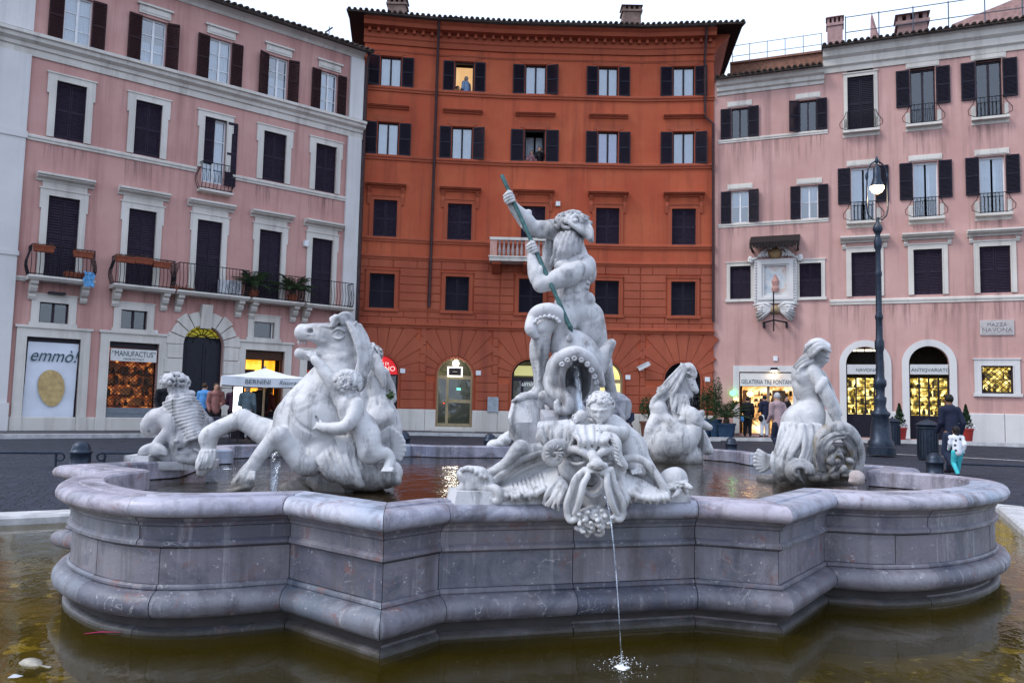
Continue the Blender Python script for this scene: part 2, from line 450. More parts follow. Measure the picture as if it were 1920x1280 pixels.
def roof_strip(B, pts, over, rise, back, mat, z, name='roof', tile=.24, ends=(0, 0)):
    """tiled roof along a facade polyline: eave slab, tile barrels with round eave ends"""
    pts = [Vector((q[0], q[1], 0)) for q in pts]
    if ends[0]: pts[0] = pts[0]-(pts[1]-pts[0]).normalized()*ends[0]
    if ends[1]: pts[-1] = pts[-1]+(pts[-1]-pts[-2]).normalized()*ends[1]
    mb = MB()
    nrm = []
    for i in range(len(pts)):
        d = (pts[min(i+1, len(pts)-1)]-pts[max(i-1, 0)]).normalized(); nrm.append(Vector((d.y, -d.x, 0)))
    for i in range(len(pts)-1):
        a, b = pts[i], pts[i+1]; na, nb = nrm[i], nrm[i+1]
        A0 = a+na*over+Vector((0, 0, z)); B0 = b+nb*over+Vector((0, 0, z))
        A1 = a-na*back+Vector((0, 0, z+rise)); B1 = b-nb*back+Vector((0, 0, z+rise))
        t = Vector((0, 0, .09))
        mb.add([A0, B0, B1, A1, A0-t, B0-t, B1-t, A1-t], [(0,1,2,3), (7,6,5,4), (0,4,5,1), (1,5,6,2), (2,6,7,3), (3,7,4,0)])
        n = max(1, int((b-a).length/tile))
        for k in range(n):
            f = (k+.5)/n; e = A0.lerp(B0, f); g = A1.lerp(B1, f); sl = (g-e).normalized(); rr = tile*.36*random.uniform(.9, 1.08)
            e = e-sl*random.uniform(.03, .09)
            sd_ = (B0-A0).normalized(); up = sd_.cross(sl).normalized()
            if up.z < 0: up = -up
            ring = [(math.cos(math.pi*j/6), math.sin(math.pi*j/6)) for j in range(7)]
            nst = max(2, int((g-e).length/.42)); base = len(mb.v)
            for q in range(nst+1):
                w = q/nst; c = e.lerp(g, w)+Vector((0, 0, .012*(q % 2)))
                mb.v += [tuple(c+sd_*(x*rr)+up*(y*rr*.9+.012)) for x, y in ring]
            for q in range(nst):
                for j in range(6):
                    a_ = base+q*7+j; mb.f.append((a_, a_+1, a_+8, a_+7))
            mb.f.append(tuple(base+j for j in range(6, -1, -1)))
    o = mb.build(name, mat, B); o['kind'] = 'stuff'
    return o
def chimney(B, c, w, h, mat, capm, ang=0):
    mb = MB(); mb.box(-w/2, w/2, -w*.4, w*.4, -.9, h*.62); mb.box(-w*.58, w*.58, -w*.48, w*.48, h*.62, h*.70)
    for x in (-.42, -.14, .14, .42): mb.box(x*w-.07*w, x*w+.07*w, -w*.36, w*.36, h*.70, h*.88)
    mb.add([(-w*.6, -w*.5, h*.88), (w*.6, -w*.5, h*.88), (w*.6, w*.5, h*.88), (-w*.6, w*.5, h*.88), (-w*.45, 0, h), (w*.45, 0, h)],
           [(3,2,1,0), (0,1,5,4), (1,2,5), (2,3,4,5), (3,0,4)])
    return mb.build('chimney', mat, B, Matrix.Translation(c) @ Matrix.Rotation(ang, 4, 'Z'))

def goods(F, u0, u1, z0, z1, d, seed, rows=4, mat=None, parent=None, name='shop_goods'):
    """shelves crowded with jars, boxes and bottles, seen against the lit back of a shop"""
    rnd = random.Random(seed); mb = MB()
    for r in range(rows):
        z = z0+(z1-z0)*r/rows; mb.box(u0, u1, -d-.12, -d+.06, z, z+.03); u = u0+.04
        while u < u1-.1:
            w = rnd.uniform(.05, .16); h = rnd.uniform(.3, .8)*(z1-z0)/rows
            if rnd.random() < .7:
                if rnd.random() < .5: mb.box(u, u+w, -d-.06, -d+.04, z+.03, z+.03+h)
                else: mb.lathe([(w*.45, .03), (w*.5, h*.55), (w*.18, h*.75), (w*.2, h)], 8, (u+w/2, -d, z))
            u += w+rnd.uniform(.02, .12)
    o = F.part(mb, name, mat or simple('shop_goods_dark', (.09, .05, .03), .4, var=.8, scale=6), parent); o['kind'] = 'stuff'
    return o

def drips(F, u0, u1, z, h=1.1): return F.part(MB().quad((u0, -.006, z-h), (u1, -.006, z-h), (u1, -.006, z), (u0, -.006, z)), 'rain_stain', M_DRIP)
# ================================================================ ground, road, pavements, pool
def sstep(t): t = max(0.0, min(1.0, t)); return t*t*(3-2*t)
POOLC = Vector((0.3, 8.6, 0))
ZW, ZWI = -0.30, 0.44                       # water in the sunk pool, water in the raised basin
POOL = [(-4.75, 10.65), (-9.2, 8.16), (-8.9, 3.2), (-3.6, 1.15), (3.6, 1.25), (8.4, 4.0), (6.63, 10.2), (8.1, 13.3), (4.6, 17.2), (-4.7, 16.6)]
def resample(poly, step, closed=True):
    P = [Vector((*q, 0)) if len(q) == 2 else Vector(q) for q in poly]; out = []
    n = len(P) if closed else len(P)-1
    for i in range(n):
        a, b = P[i], P[(i+1) % len(P)]; k = max(1, round((b-a).length/step))
        out += [a.lerp(b, j/k) for j in range(k)]
    if not closed: out.append(P[-1])
    return out
def gz(x, y):
    up = 0.2*sstep((x-5)/12)*sstep((y-15)/14)
    return up
def pool_dist(x, y):
    best = 9e9
    for i in range(len(POOL)):
        a = Vector(POOL[i]); b = Vector(POOL[(i+1) % len(POOL)]); p = Vector((x, y))
        t = max(0, min(1, (p-a).dot(b-a)/(b-a).length_squared)); best = min(best, (p-a-(b-a)*t).length)
    return best
def cobble():
    m, nt, b, o = mat_base('dark_basalt_paving')
    v = nt.nodes.new('ShaderNodeTexVoronoi'); v.feature = 'DISTANCE_TO_EDGE'; v.inputs['Scale'].default_value = 8.5
    v2 = nt.nodes.new('ShaderNodeTexVoronoi'); v2.inputs['Scale'].default_value = 8.5
    mp = vecmap(nt); nt.links.new(mp.outputs[0], v.inputs['Vector']); nt.links.new(mp.outputs[0], v2.inputs['Vector'])
    n = noisetex(nt, 0.5, 6); n2 = noisetex(nt, 2.5, 6)
    c = mixc(nt, n.outputs[0], (0.018, 0.022, 0.034), (0.034, 0.040, 0.060))
    c = mixc(nt, ramp(nt, v2.outputs['Color'], [(0.2, (0, 0, 0)), (0.9, (.5, .5, .5))]).outputs[0], c, (0.042, 0.048, 0.070))
    j = ramp(nt, v.outputs[0], [(0.02, (1, 1, 1)), (0.07, (0, 0, 0))])
    c = mixc(nt, j.outputs[0], c, (0.011, 0.011, 0.014))
    nt.links.new(c, b.inputs['Base Color'])
    nt.links.new(ramp(nt, n2.outputs[0], [(.3, (.55,)*3), (.7, (.85,)*3)]).outputs[0], b.inputs['Roughness']); b.inputs['Specular IOR Level'].default_value = .2
    bump(nt, b, ramp(nt, v.outputs[0], [(0, (0, 0, 0)), (0.12, (1, 1, 1))]).outputs[0], 0.5, 0.02)
    return m
M_ROAD = cobble()
M_PAVE = simple('grey_pavement', (0.085, 0.085, 0.095), 0.8, var=0.35, scale=3, bmp=0.3)
M_KERB = simple('pale_kerb_stone', (0.46, 0.46, 0.47), 0.75, var=0.35, scale=4, bmp=0.3)
KO = resample(POOL, 1.1)
def out_n(P, i):
    d = (P[(i+1) % len(P)]-P[i-1]).normalized(); n = Vector((d.y, -d.x, 0))
    return n if n.dot(P[i]-POOLC) > 0 else -n
KN = [out_n(KO, i) for i in range(len(KO))]
gv, gf = [], []
rings = [0.42, 1.2, 2.4, 4, 6.5, 10, 14, 18, 24, 40, 90, 260]
for d in rings:
    for q, n in zip(KO, KN):
        e = q+n*.42+(q-POOLC).normalized()*(d-.42)
        z = -0.20+0.20*sstep((d-.4)/3.2)
        gv.append((e.x, e.y, z+gz(e.x, e.y)))
N = len(KO)
for k in range(len(rings)-1):
    for i in range(N): gf.append((k*N+i, k*N+(i+1) % N, (k+1)*N+(i+1) % N, (k+1)*N+i))
tag(link('piazza_ground', mk_mesh('piazza_ground', gv, gf, M_ROAD, True)), kind='structure')
kerb = tag(empty('pool_kerb', (0, 8.6, ZW)), kind='structure')
for i in range(N):
    j = (i+1) % N; a0, b0 = KO[i], KO[j]; d = (b0-a0).normalized()*-.001
    a1, b1 = a0+KN[i]*.45, b0+KN[j]*.45
    t = random.uniform(-.195, -.18); mb = MB()
    A, B_, C_, D_ = a0+d, b0-d, b1-d, a1+d; ch = (a1-a0).normalized()*.03
    lo = [Vector((q.x, q.y, -.85)) for q in (A, B_, C_, D_)]; hi = [Vector((q.x, q.y, t-.03)) for q in (A, B_, C_, D_)]
    top = [Vector((q.x, q.y, t)) for q in (A+ch, B_+ch, C_, D_)]
    mb.add(lo+hi+top, [(0,1,5,4), (1,2,6,5), (2,3,7,6), (3,0,4,7), (4,5,9,8), (5,6,10,9), (6,7,11,10), (7,4,8,11), (8,9,10,11)])
    mb.build('kerb_stone', M_KERB, kerb)

def water_mat(name, tint, rip, scale, depthc):
    m, nt, b, o = mat_base(name)
    nt.nodes.remove(b)
    gl = nt.nodes.new('ShaderNodeBsdfGlossy'); gl.inputs['Roughness'].default_value = 0.05; gl.inputs[0].default_value = (1, 1, 1, 1)
    tr = nt.nodes.new('ShaderNodeBsdfTransparent'); tr.inputs[0].default_value = (*tint, 1)
    fr = nt.nodes.new('ShaderNodeFresnel'); fr.inputs[0].default_value = 1.33
    df = nt.nodes.new('ShaderNodeBsdfDiffuse'); df.inputs[0].default_value = (*depthc, 1)
    n1 = noisetex(nt, scale, 4, 0.55, vecmap(nt, (1, .55, 1)), 0.6); n2 = noisetex(nt, scale*3.1, 3, 0.5, vecmap(nt, (1, .7, 1)))
    ad = nt.nodes.new('ShaderNodeMath'); ad.operation = 'MULTIPLY_ADD'; ad.inputs[1].default_value = 0.35
    nt.links.new(n2.outputs[0], ad.inputs[0]); nt.links.new(n1.outputs[0], ad.inputs[2])
    bm_ = nt.nodes.new('ShaderNodeBump'); bm_.inputs['Strength'].default_value = rip; bm_.inputs['Distance'].default_value = 0.05
    nt.links.new(ad.outputs[0], bm_.inputs['Height'])
    for n in (gl, fr): nt.links.new(bm_.outputs[0], n.inputs['Normal'])
    m1 = nt.nodes.new('ShaderNodeMixShader'); m1.inputs[0].default_value = 0.3
    nt.links.new(tr.outputs[0], m1.inputs[1]); nt.links.new(df.outputs[0], m1.inputs[2])
    m2 = nt.nodes.new('ShaderNodeMixShader'); nt.links.new(fr.outputs[0], m2.inputs[0])
    nt.links.new(m1.outputs[0], m2.inputs[1]); nt.links.new(gl.outputs[0], m2.inputs[2])
    nt.links.new(m2.outputs[0], o.inputs['Surface'])
    return m
M_WATER = water_mat('olive_pool_water', (0.90, 0.82, 0.42), 0.13, 2.6, (0.062, 0.046, 0.004))
M_WATER2 = water_mat('basin_water', (0.55, 0.48, 0.32), 0.30, 3.4, (0.05, 0.035, 0.015))
def algae():
    m, nt, b, o = mat_base('algae_floor')
    n = noisetex(nt, 0.9, 7, 0.62, None, 0.6); n2 = noisetex(nt, 3.2, 6, 0.7, None, 1.0)
    c = mixc(nt, ramp(nt, n.outputs[0], [(.35, (0, 0, 0)), (.7, (1, 1, 1))]).outputs[0], (0.05, 0.038, 0.003), (0.26, 0.19, 0.016))
    c = mixc(nt, ramp(nt, n2.outputs[0], [(.57, (0, 0, 0)), (.62, (.95,)*3)]).outputs[0], c, (0.62, 0.50, 0.14))
    nt.links.new(c, b.inputs['Base Color']); b.inputs['Roughness'].default_value = .95
    return m
M_ALGAE = algae()
pin = [(q.x, q.y) for q in KO]
tag(link('pool_floor', mk_mesh('pool_floor', [(x, y, -.72) for x, y in pin]+[(POOLC.x, POOLC.y, -.72)], [(i, (i+1) % N, N) for i in range(N)], M_ALGAE)), kind='structure')
tag(link('pool_water', mk_mesh('pool_water', [(x, y, ZW) for x, y in pin]+[(POOLC.x, POOLC.y, ZW)], [(i, (i+1) % N, N) for i in range(N)], M_WATER)), kind='structure')

# ================================================================ building lines in plan
LP0, LP1 = (-16.2, 26.5), (-6.86, 34.06)
OP = [(-6.93, 34.65), (-3.77, 35.1), (-0.58, 35.35), (5.72, 35.4), (8.92, 35.05)]
RP0 = (9.08, 35.05); RANG = R_(-21.8); RL = 19.0
RP1 = (RP0[0]+RL*math.cos(RANG), RP0[1]+RL*math.sin(RANG))
def strip(name, line, w, zt, mat):
    P = [Vector((*q, 0)) for q in line]; mb = MB()
    Q = []
    for i, q in enumerate(P):
        d = (P[min(i+1, len(P)-1)]-P[max(i-1, 0)]).normalized(); Q.append(q+Vector((d.y, -d.x, 0))*w)
    for i in range(len(P)-1):
        g = [P[i], P[i+1], Q[i+1], Q[i]]
        hi = [Vector((q.x, q.y, gz(q.x, q.y)+zt)) for q in g]; lo = [Vector((q.x, q.y, gz(q.x, q.y)-.1)) for q in g]
        mb.add(hi+lo, [(3,2,1,0), (3,7,6,2), (0,4,7,3), (1,2,6,5)])
    tag(mb.build(name, mat), kind='structure')
    kb = tag(empty(name+'_kerb', (Q[0].x, Q[0].y, 0)), kind='structure')
    S = resample([tuple(q)[:2] for q in Q], 1.0, False)
    for a, b in zip(S, S[1:]):
        d = (b-a).normalized(); n = Vector((d.y, -d.x, 0)); a2, b2 = a-d*.001, b+d*.001; t = zt+random.uniform(.008, .02)
        pts = [a2-n*.0, b2-n*.0, b2+n*.28, a2+n*.28]
        hi = [Vector((q.x, q.y, gz(q.x, q.y)+t)) for q in pts]; lo = [Vector((q.x, q.y, gz(q.x, q.y)-.1)) for q in pts]
        MB().add(hi+lo, [(3,2,1,0), (3,7,6,2), (0,4,7,3), (1,2,6,5), (0,1,5,4)]).build('kerb_stone', M_KERB, kb)
strip('pavement_west', [(-19.3, 24.0), LP0, LP1], 3.2, .11, M_PAVE)
strip('pavement_south', [(-6.86, 34.5)]+OP[1:4]+[(8.9, 34.9)], 2.6, .11, M_PAVE)
strip('pavement_east', [RP0, RP1], 2.0, .12, M_PAVE)
# pale painted line across the road on the right
a, b = atz(1640, 847, .12), atz(1935, 865, .08)
ln = MB(); d = (b-a).normalized(); n = Vector((-d.y, d.x, 0))
pp = [a.lerp(b, i/8) for i in range(9)]
for q, r_ in zip(pp, pp[1:]):
    ln.quad(*[Vector((w.x, w.y, gz(w.x, w.y)+.006)) for w in (q-n*.06, r_-n*.06, r_+n*.06, q+n*.06)])
tag(ln.build('road_line', simple('worn_white_paint', (.6, .6, .6), .8, var=.4, scale=12)), kind='structure')

# ================================================================ LEFT: pink palazzo with travertine trim
BL = empty('pink_palazzo', (-11.5, 30.3, 0), 'pink stucco palazzo with travertine window frames, balconies and a rusticated arched doorway', 'building')
FL = Facet(BL, LP0, LP1, M_PINK, 16.6)
ze = FL.uz(600, 76)[1]; FL.zt = ze
zc0, zc1 = FL.uz(400, 192)[1], FL.uz(400, 157)[1]        # main cornice
zband = FL.uz(375, 317)[1]
L0 = -4.0                                                 # facade runs on past the picture edge
rowA = [FL.rect(*b) for b in ((119, 172, -5, 88), (264, 311, 36, 126), (391, 433, 75, 160.5), (502, 539.5, 106, 190), (600, 632, 135, 216))]
za0 = np.mean([b[2] for b in rowA]); za1 = np.mean([b[3] for b in rowA[1:]])
for i, (u0, u1, _, _) in enumerate(rowA):
    bx = (u0, u1, za0, za1)
    window(FL, bx, FR_W3, SH_M, (u1-u0)*.52, CURT[i % 3], (0, .55 if i % 2 else 1.0))
    mb = MB(); mb.box(u0-.12, u1+.12, -.05, 0, za1+.10, za1+.40); mb.box(u0-.05, u1+.05, -.07, -.05, za1+.17, za1+.33); mb.box(u0-.2, u1+.2, -.12, 0, za1+.40, za1+.47)
    FL.part(mb, 'window_lintel', M_STONE)
rowB = [FL.rect(*b) for b in ((103, 160, 157, 262), (251.5, 302, 193, 293), (381, 423, 223, 330), (492, 535, 249.7, 342), (590, 629, 273, 361))]
zb0 = np.mean([b[2] for i, b in enumerate(rowB) if i != 2]); zb1 = np.mean([b[3] for b in rowB])
for i, (u0, u1, _, _) in enumerate(rowB):
    if i == 2:
        bx = (u0, u1, zb0-.55, zb1)
        window(FL, bx, FR_W3, SH_P, (u1-u0)*.5, CURT[1], (0, 1), leaf=(False, True))
        FL.place('shutter', SH_P, u0+.01, -.05, bx[2]+.8, (u1-u0)*.48, 1, zb1-zb0-.27)
        surround(FL, (u0, u1, zb0, zb1), .2, .07, M_STONE, sill=False, lug=.06)
        mb = MB().box(u0-.16, u1+.26, -.42, 0, bx[2]-.42, bx[2]-.34); FL.part(mb, 'balcony_slab', M_STONE)
        railing(FL, u0-.1, u1+.2, bx[2]-.34, 1.05, .34, .14, .14)
    else:
        bx = (u0, u1, zb0, zb1); window(FL, bx, shut=SH_P, closed=True); surround(FL, bx, .22, .07, M_STONE, sill=False, lug=.06)
for a, b in ((L0, rowB[2][0]-.22), (rowB[2][1]+.3, FL.L)): band(FL, a, b, course(zband-.16, .2, .09), M_STONE)
# main cornice
H = zc1-zc0
band(FL, L0, FL.L+.1, [(-.05, zc0), (.06, zc0), (.08, zc0+.3*H), (.14, zc0+.34*H), (.16, zc0+.5*H), (.3, zc0+.62*H), (.32, zc0+.78*H), (.40, zc0+.82*H), (.40, zc0+.97*H), (-.05, zc0+H*1.06)], M_STONE, 'cornice')
band(FL, L0, FL.L, [(-.05, ze-.28), (.05, ze-.28), (.09, ze-.16), (.2, ze-.06), (.3, ze-.02), (-.05, ze-.02)], M_STONE, 'eaves_moulding')
# piano nobile
rowC = [FL.rect(*b) for b in ((85.7, 145, 370, 524), (237, 289, 394, 540), (366, 413, 416, 551), (483, 525, 433, 562), (582, 621, 447, 569))]
zC0 = np.mean([b[2] for b in rowC]); zC1 = np.mean([b[3] for b in rowC])
for u0, u1, _, _ in rowC:
    bx = (u0, u1, zC0, zC1); window(FL, bx, shut=SH_P, closed=True); surround(FL, bx, .21, .08, M_STONE, sill=False, lug=.05)
    hood(FL, u0-.40, u1+.40, zC1+.46, M_STONE, h=.26, d=.38)
    FL.part(MB().box(u0-.21, u1+.21, -.05, 0, zC1+.262, zC1+.458), 'window_frieze', M_STONE)
def corbel(u, z, parent=None):
    mb = MB().extrude([(0, z-.62), (.10, z-.62), (.17, z-.52), (.13, z-.42), (.3, z-.36), (.40, z-.24), (.36, z-.16), (.52, z-.12), (.55, z-.002), (0, z-.002)], u-.11, u+.11)
    FL.part(mb, 'corbel', M_STONE)
bal = [FL.rect(*b) for b in ((47, 171, 520, 530), (204, 319, 535, 547), (322, 457, 546, 558), (461, 558, 562, 574), (561, 650, 570, 582))]
zs_ = np.mean([b[2] for b in bal])
for u0, u1, _, _ in bal:
    mb = MB().extrude([(0, zs_), (.62, zs_), (.66, zs_+.05), (.72, zs_+.07), (.72, zs_+.14), (0, zs_+.14)], u0, u1); FL.part(mb, 'balcony_slab', M_STONE)
    corbel(u0+.22, zs_); corbel(u1-.22, zs_)
    railing(FL, u0+.05, u1-.05, zs_+.14, 1.02, .64, .10, .125)
band(FL, L0, bal[0][0], course(zs_-.02, .16, .06), M_STONE)
# mezzanine windows
for b in ((73, 128, 568, 606), (226, 275, 582, 617), (475, 513, 604, 634)):
    bx = FL.rect(*b); FL.open(*bx); surround(FL, bx, .24, .06, M_STONE, sill=True)
    u0, u1, z0, z1 = bx
    FL.place('window', FR_S if b[0] > 400 else FR_D1, u0, -.15, z0, u1-u0, 1, z1-z0); FL.place('pane', PANED, u0+.03, -.16, z0+.03, u1-u0-.06, 1, z1-z0-.06)
# ground floor openings
zg = .11
def shop(F, b, w=.3, mat=M_STONE):
    u0, u1, z0, z1 = F.rect(*b); z0 = zg; F.open(u0, u1, z0, z1)
    mb = MB(); mb.box(u0-w, u0, -.07, .1, z0, z1); mb.box(u1, u1+w, -.07, .1, z0, z1); mb.box(u0-w, u1+w, -.07, .1, z1, z1+w)
    mb.box(u0-w-.06, u1+w+.06, -.13, .1, z1+w, z1+w+.08); mb.box(u0-.05, u0, -.09, -.07, z0, z1); mb.box(u1, u1+.05, -.09, -.07, z0, z1); mb.box(u0-.05, u1+.05, -.09, -.07, z1, z1+.05)
    mb.box(u0-w-.03, u0, -.11, -.0, z0, z0+.45); mb.box(u1, u1+w+.03, -.11, 0, z0, z0+.45)
    F.part(mb, 'shop_surround', mat)
    return u0, u1, z0, z1
E1 = shop(FL, (44, 146, 633, 801)); E2 = shop(FL, (200, 293.5, 642, 805)); E4 = shop(FL, (456, 530, 657, 800)); E5 = shop(FL, (572, 636, 671, 800))
# poster screen
u0, u1, z0, z1 = E1
FL.part(MB().box(u0, u1, .12, .2, z0, z1), 'shop_screen', M_DARKFR)
pm = simple('white_poster', (.66, .70, .78), .6, var=.08, scale=1.5)
v = []; f = []; nx, nz = 14, 22
for j in range(nz+1):
    for i in range(nx+1):
        x = u0+.02+(u1-u0-.1)*i/nx+.05*(j/nz); z = z0+.12+(z1-z0-.28)*j/nz
        v.append((x, .08-.035*mnoise.noise((x*1.3, z*1.1, 3))-.02*mnoise.noise((x*3+z*2, z*2.2, 8)), z))
for j in range(nz):
    for i in range(nx): a = j*(nx+1)+i; f.append((a, a+1, a+nx+2, a+nx+1))
pst = link('poster', mk_mesh('poster', v, f, pm, True), BL, FL.M)
ink = simple('dark_slate_ink', (.05, .09, .11), .7); gold = simple('gold_print', (.50, .36, .16), .6, var=.35, scale=5)
text_on(FL, 'emmò!', (u0+u1)/2+.02, -.02, z1-.62, .62, ink, 'lettering', pst, shear=.35, width=1.45)
gm = MB(); cx, cz = (u0+u1)/2+.02, z0+1.42
ring = [(cx+.40*math.cos(t)*(1+.12*math.sin(t))-.05*math.sin(t), -.0, cz+.62*math.sin(t)) for t in [2*math.pi*k/28 for k in range(28)]]
gm.add([(x, .012, z) for x, _, z in ring], [tuple(range(28))]); FL.part(gm, 'gold_shape', gold, pst)
# lit shop with grille
M_SHOPG = emit('warm_shop_goods', (1, .35, .08), 0.7, [(.46, (.003, .002, .002)), (.56, (.16, .025, .006)), (.66, (.8, .28, .06)), (.76, (1, .7, .3))], 3.4)
u0, u1, z0, z1 = E2
FL.part(MB().box(u0, u1, .5, .55, z0, z1), 'shop_display', M_SHOPG)
def grille(F, u0, u1, z0, z1, d, step=.13, r=.012, name='grille', mat=None):
    mb = MB(); w, h = u1-u0, z1-z0
    k = -h
    while k < w:
        for sgn in (1, -1):
            x0 = max(0, k); x1 = min(w, k+h)
            if x1 > x0:
                za, zb = (x0-k, x1-k)
                if sgn < 0: za, zb = h-za, h-zb
                mb.tube([(u0+x0, -d, z0+za), (u0+x1, -d, z0+zb)], r, 4, False)
        k += step
    return F.part(mb, name, mat or M_IRON)
goods(FL, u0+.05, u1-.05, z0+.85, z1-.75, -.42, 3, 4); grille(FL, u0, u1, z0+.85, z1-.7, -.2, .14, .010)
FL.part(MB().box(u0, u1, .12, .22, z1-.2, z1), 'shop_lintel', M_DARKFR)
sh = MB()
for k in range(8): sh.box(u0, u1, .02+.02*(k % 2), .26, z0+.1*k, z0+.1*k+.097)
FL.part(sh, 'roller_shutter', simple('grey_shutter', (.20, .23, .26), .5, .3, var=.2))
sg = FL.part(MB().box(u0+.06, u1-.06, -.02, .08, z1-.68, z1-.24), 'sign', simple('pale_sign', (.62, .62, .60), .5, var=.08))
text_on(FL, '\u201cMANUFACTUS\u201d', (u0+u1)/2, .025, z1-.42, .27, ink, 'lettering', sg, width=1.45)
text_on(FL, 'MADE IN ITALY', (u0+u1)/2, .025, z1-.6, .10, ink, 'lettering', sg)
# rusticated arch with dark door
au0, au1, _, az1 = FL.rect(339, 416, 611, 805); FL.open(au0, au1, zg, az1, True)
ar = (au1-au0)/2; am = (au0+au1)/2; azc = az1-ar
VSM = {}
def voussoir(F, m, zc, r0, r1, t0, t1, d, mat, name='stone_block', gap=.012):
    N = 4; g = gap/r1; P = []
    for k in range(N+1): t = t0+g+(t1-t0-2*g)*k/N; P.append((m-r0*math.cos(t), zc+r0*math.sin(t)))
    for k in range(N, -1, -1): t = t0+g+(t1-t0-2*g)*k/N; P.append((m-r1*math.cos(t), zc+r1*math.sin(t)))
    n = len(P); mb = MB(); c = Vector((sum(p[0] for p in P)/n, sum(p[1] for p in P)/n)); e = .016
    Q = [(p[0]+(c.x-p[0])/max(.05, (Vector(p)-c).length)*e, p[1]+(c.y-p[1])/max(.05, (Vector(p)-c).length)*e) for p in P]
    mb.add([(x, .05, z) for x, z in P]+[(x, -d+.015, z) for x, z in P]+[(x, -d, z) for x, z in Q],
           [(i, (i+1) % n, n+(i+1) % n, n+i) for i in range(n)]+[(n+i, n+(i+1) % n, 2*n+(i+1) % n, 2*n+i) for i in range(n)]+[tuple(range(2*n, 3*n))])
    return F.part(mb, name, mat)
def block(F, u0, u1, z0, z1, d, mat, name='stone_block', e=.014):
    if u1-u0 < .05 or z1-z0 < .05: return
    mb = MB(); mb.add([(u0, .05, z0), (u1, .05, z0), (u1, .05, z1), (u0, .05, z1), (u0, -d+e, z0), (u1, -d+e, z0), (u1, -d+e, z1), (u0, -d+e, z1),
      (u0+e, -d, z0+e), (u1-e, -d, z0+e), (u1-e, -d, z1-e), (u0+e, -d, z1-e)],
      [(0,1,5,4), (1,2,6,5), (2,3,7,6), (3,0,4,7), (4,5,9,8), (5,6,10,9), (6,7,11,10), (7,4,8,11), (8,9,10,11)])
    return F.part(mb, name, mat)
for k in range(9):
    t0, t1 = math.pi*k/9, math.pi*(k+1)/9
    voussoir(FL, am, azc, ar+.003, ar+(.62 if k % 2 == 0 else .54), t0, t1, .13, M_STONE, gap=.02)
bh = (azc-zg)/6
for k in range(6):
    w = .56 if k % 2 else .64
    block(FL, au0-w, au0-.003, zg+bh*k+.02, zg+bh*(k+1), .13, M_STONE); block(FL, au1+.003, au1+w, zg+bh*k+.02, zg+bh*(k+1), .13, M_STONE)
kb = MB().extrude([(0, az1-.1), (.2, az1-.1), (.24, az1+.3), (.3, az1+.72), (.3, az1+.8), (0, az1+.8)], am-.2, am+.2); FL.part(kb, 'keystone', M_STONE)
dm = MB(); dm.box(au0, au1, .22, .3, zg, azc+.35)
for a, b in ((au0+.1, am-.06), (am+.06, au1-.1)):
    for c, d in ((zg+.15, zg+1.2), (zg+1.35, azc+.1)): dm.box(a, b, .19, .22, c, d); dm.box(a+.1, b-.1, .17, .19, c+.1, d-.1)
FL.part(dm, 'door', simple('blue_black_door', (.012, .014, .024), .45, var=.4))
M_FAN = emit('yellow_fanlight_glow', (.42, .36, .02), .42, [(.3, (.25, .22, .01)), (.7, (.5, .45, .04))], 3)
fm = MB(); P = [(am-(ar-.01)*math.cos(math.pi*k/16), .27, azc+(ar-.01)*math.sin(math.pi*k/16)) for k in range(17)]
fm.add(P, [tuple(range(17))]); fan = FL.part(fm, 'fanlight', M_FAN)
fb = MB()
for k in range(1, 10):
    t = math.pi*k/10; fb.tube([(am-.15*math.cos(t), .22, azc+.3+.1*math.sin(t)), (am-ar*.55*math.cos(t+.1), .22, azc+.15+ar*.55*math.sin(t)), (am-ar*.97*math.cos(t), .22, azc+ar*.97*math.sin(t))], .018, 5, False)
for q in (.45, .75): fb.tube([(am-ar*q*math.cos(math.pi*k/14), .22, azc+.1+ar*q*math.sin(math.pi*k/14)) for k in range(15)], .016, 5, False)
FL.part(fb, 'fanlight_grille', M_IRON, fan)
# restaurant doorway, warm inside
M_WARM = emit('restaurant_glow', (1, .33, .02), 1.5, [(.3, (.55, .12, .0)), (.5, (1, .36, .02)), (.72, (1, .58, .10))], 1.4)
u0, u1, z0, z1 = E4
FL.part(MB().box(u0, u1, .9, .95, z0, z1-.35), 'lit_interior', M_WARM)
ib = MB(); ib.box(u0, u1, .1, .2, z1-.35, z1); ib.box(u0, u1, .14, .2, z1-1.25, z1-1.12)
for x in (u0+.02, (u0+u1)/2-.04, u1-.1): ib.box(x, x+.08, .13, .21, z0, z1-.35)
ib.box(u0+.35, u0+.95, .5, .7, z0, z0+1.1); ib.box(u1-.6, u1-.15, .6, .8, z0, z0+1.7); ib.box(u0+.25, u0+.75, .84, .88, z0+1.9, z0+2.4)
FL.part(ib, 'doorway_frame', simple('dark_wood', (.06, .022, .010), .5, var=.4))
u0, u1, z0, z1 = E5
FL.part(MB().box(u0, u1, .6, .65, z0, z1-.5), 'lit_interior', emit('dim_red_glow', (.5, .06, .02), .35))
FL.part(MB().box(u0, u1, .1, .3, z1-.5, z1), 'shop_lintel', M_DARKFR)
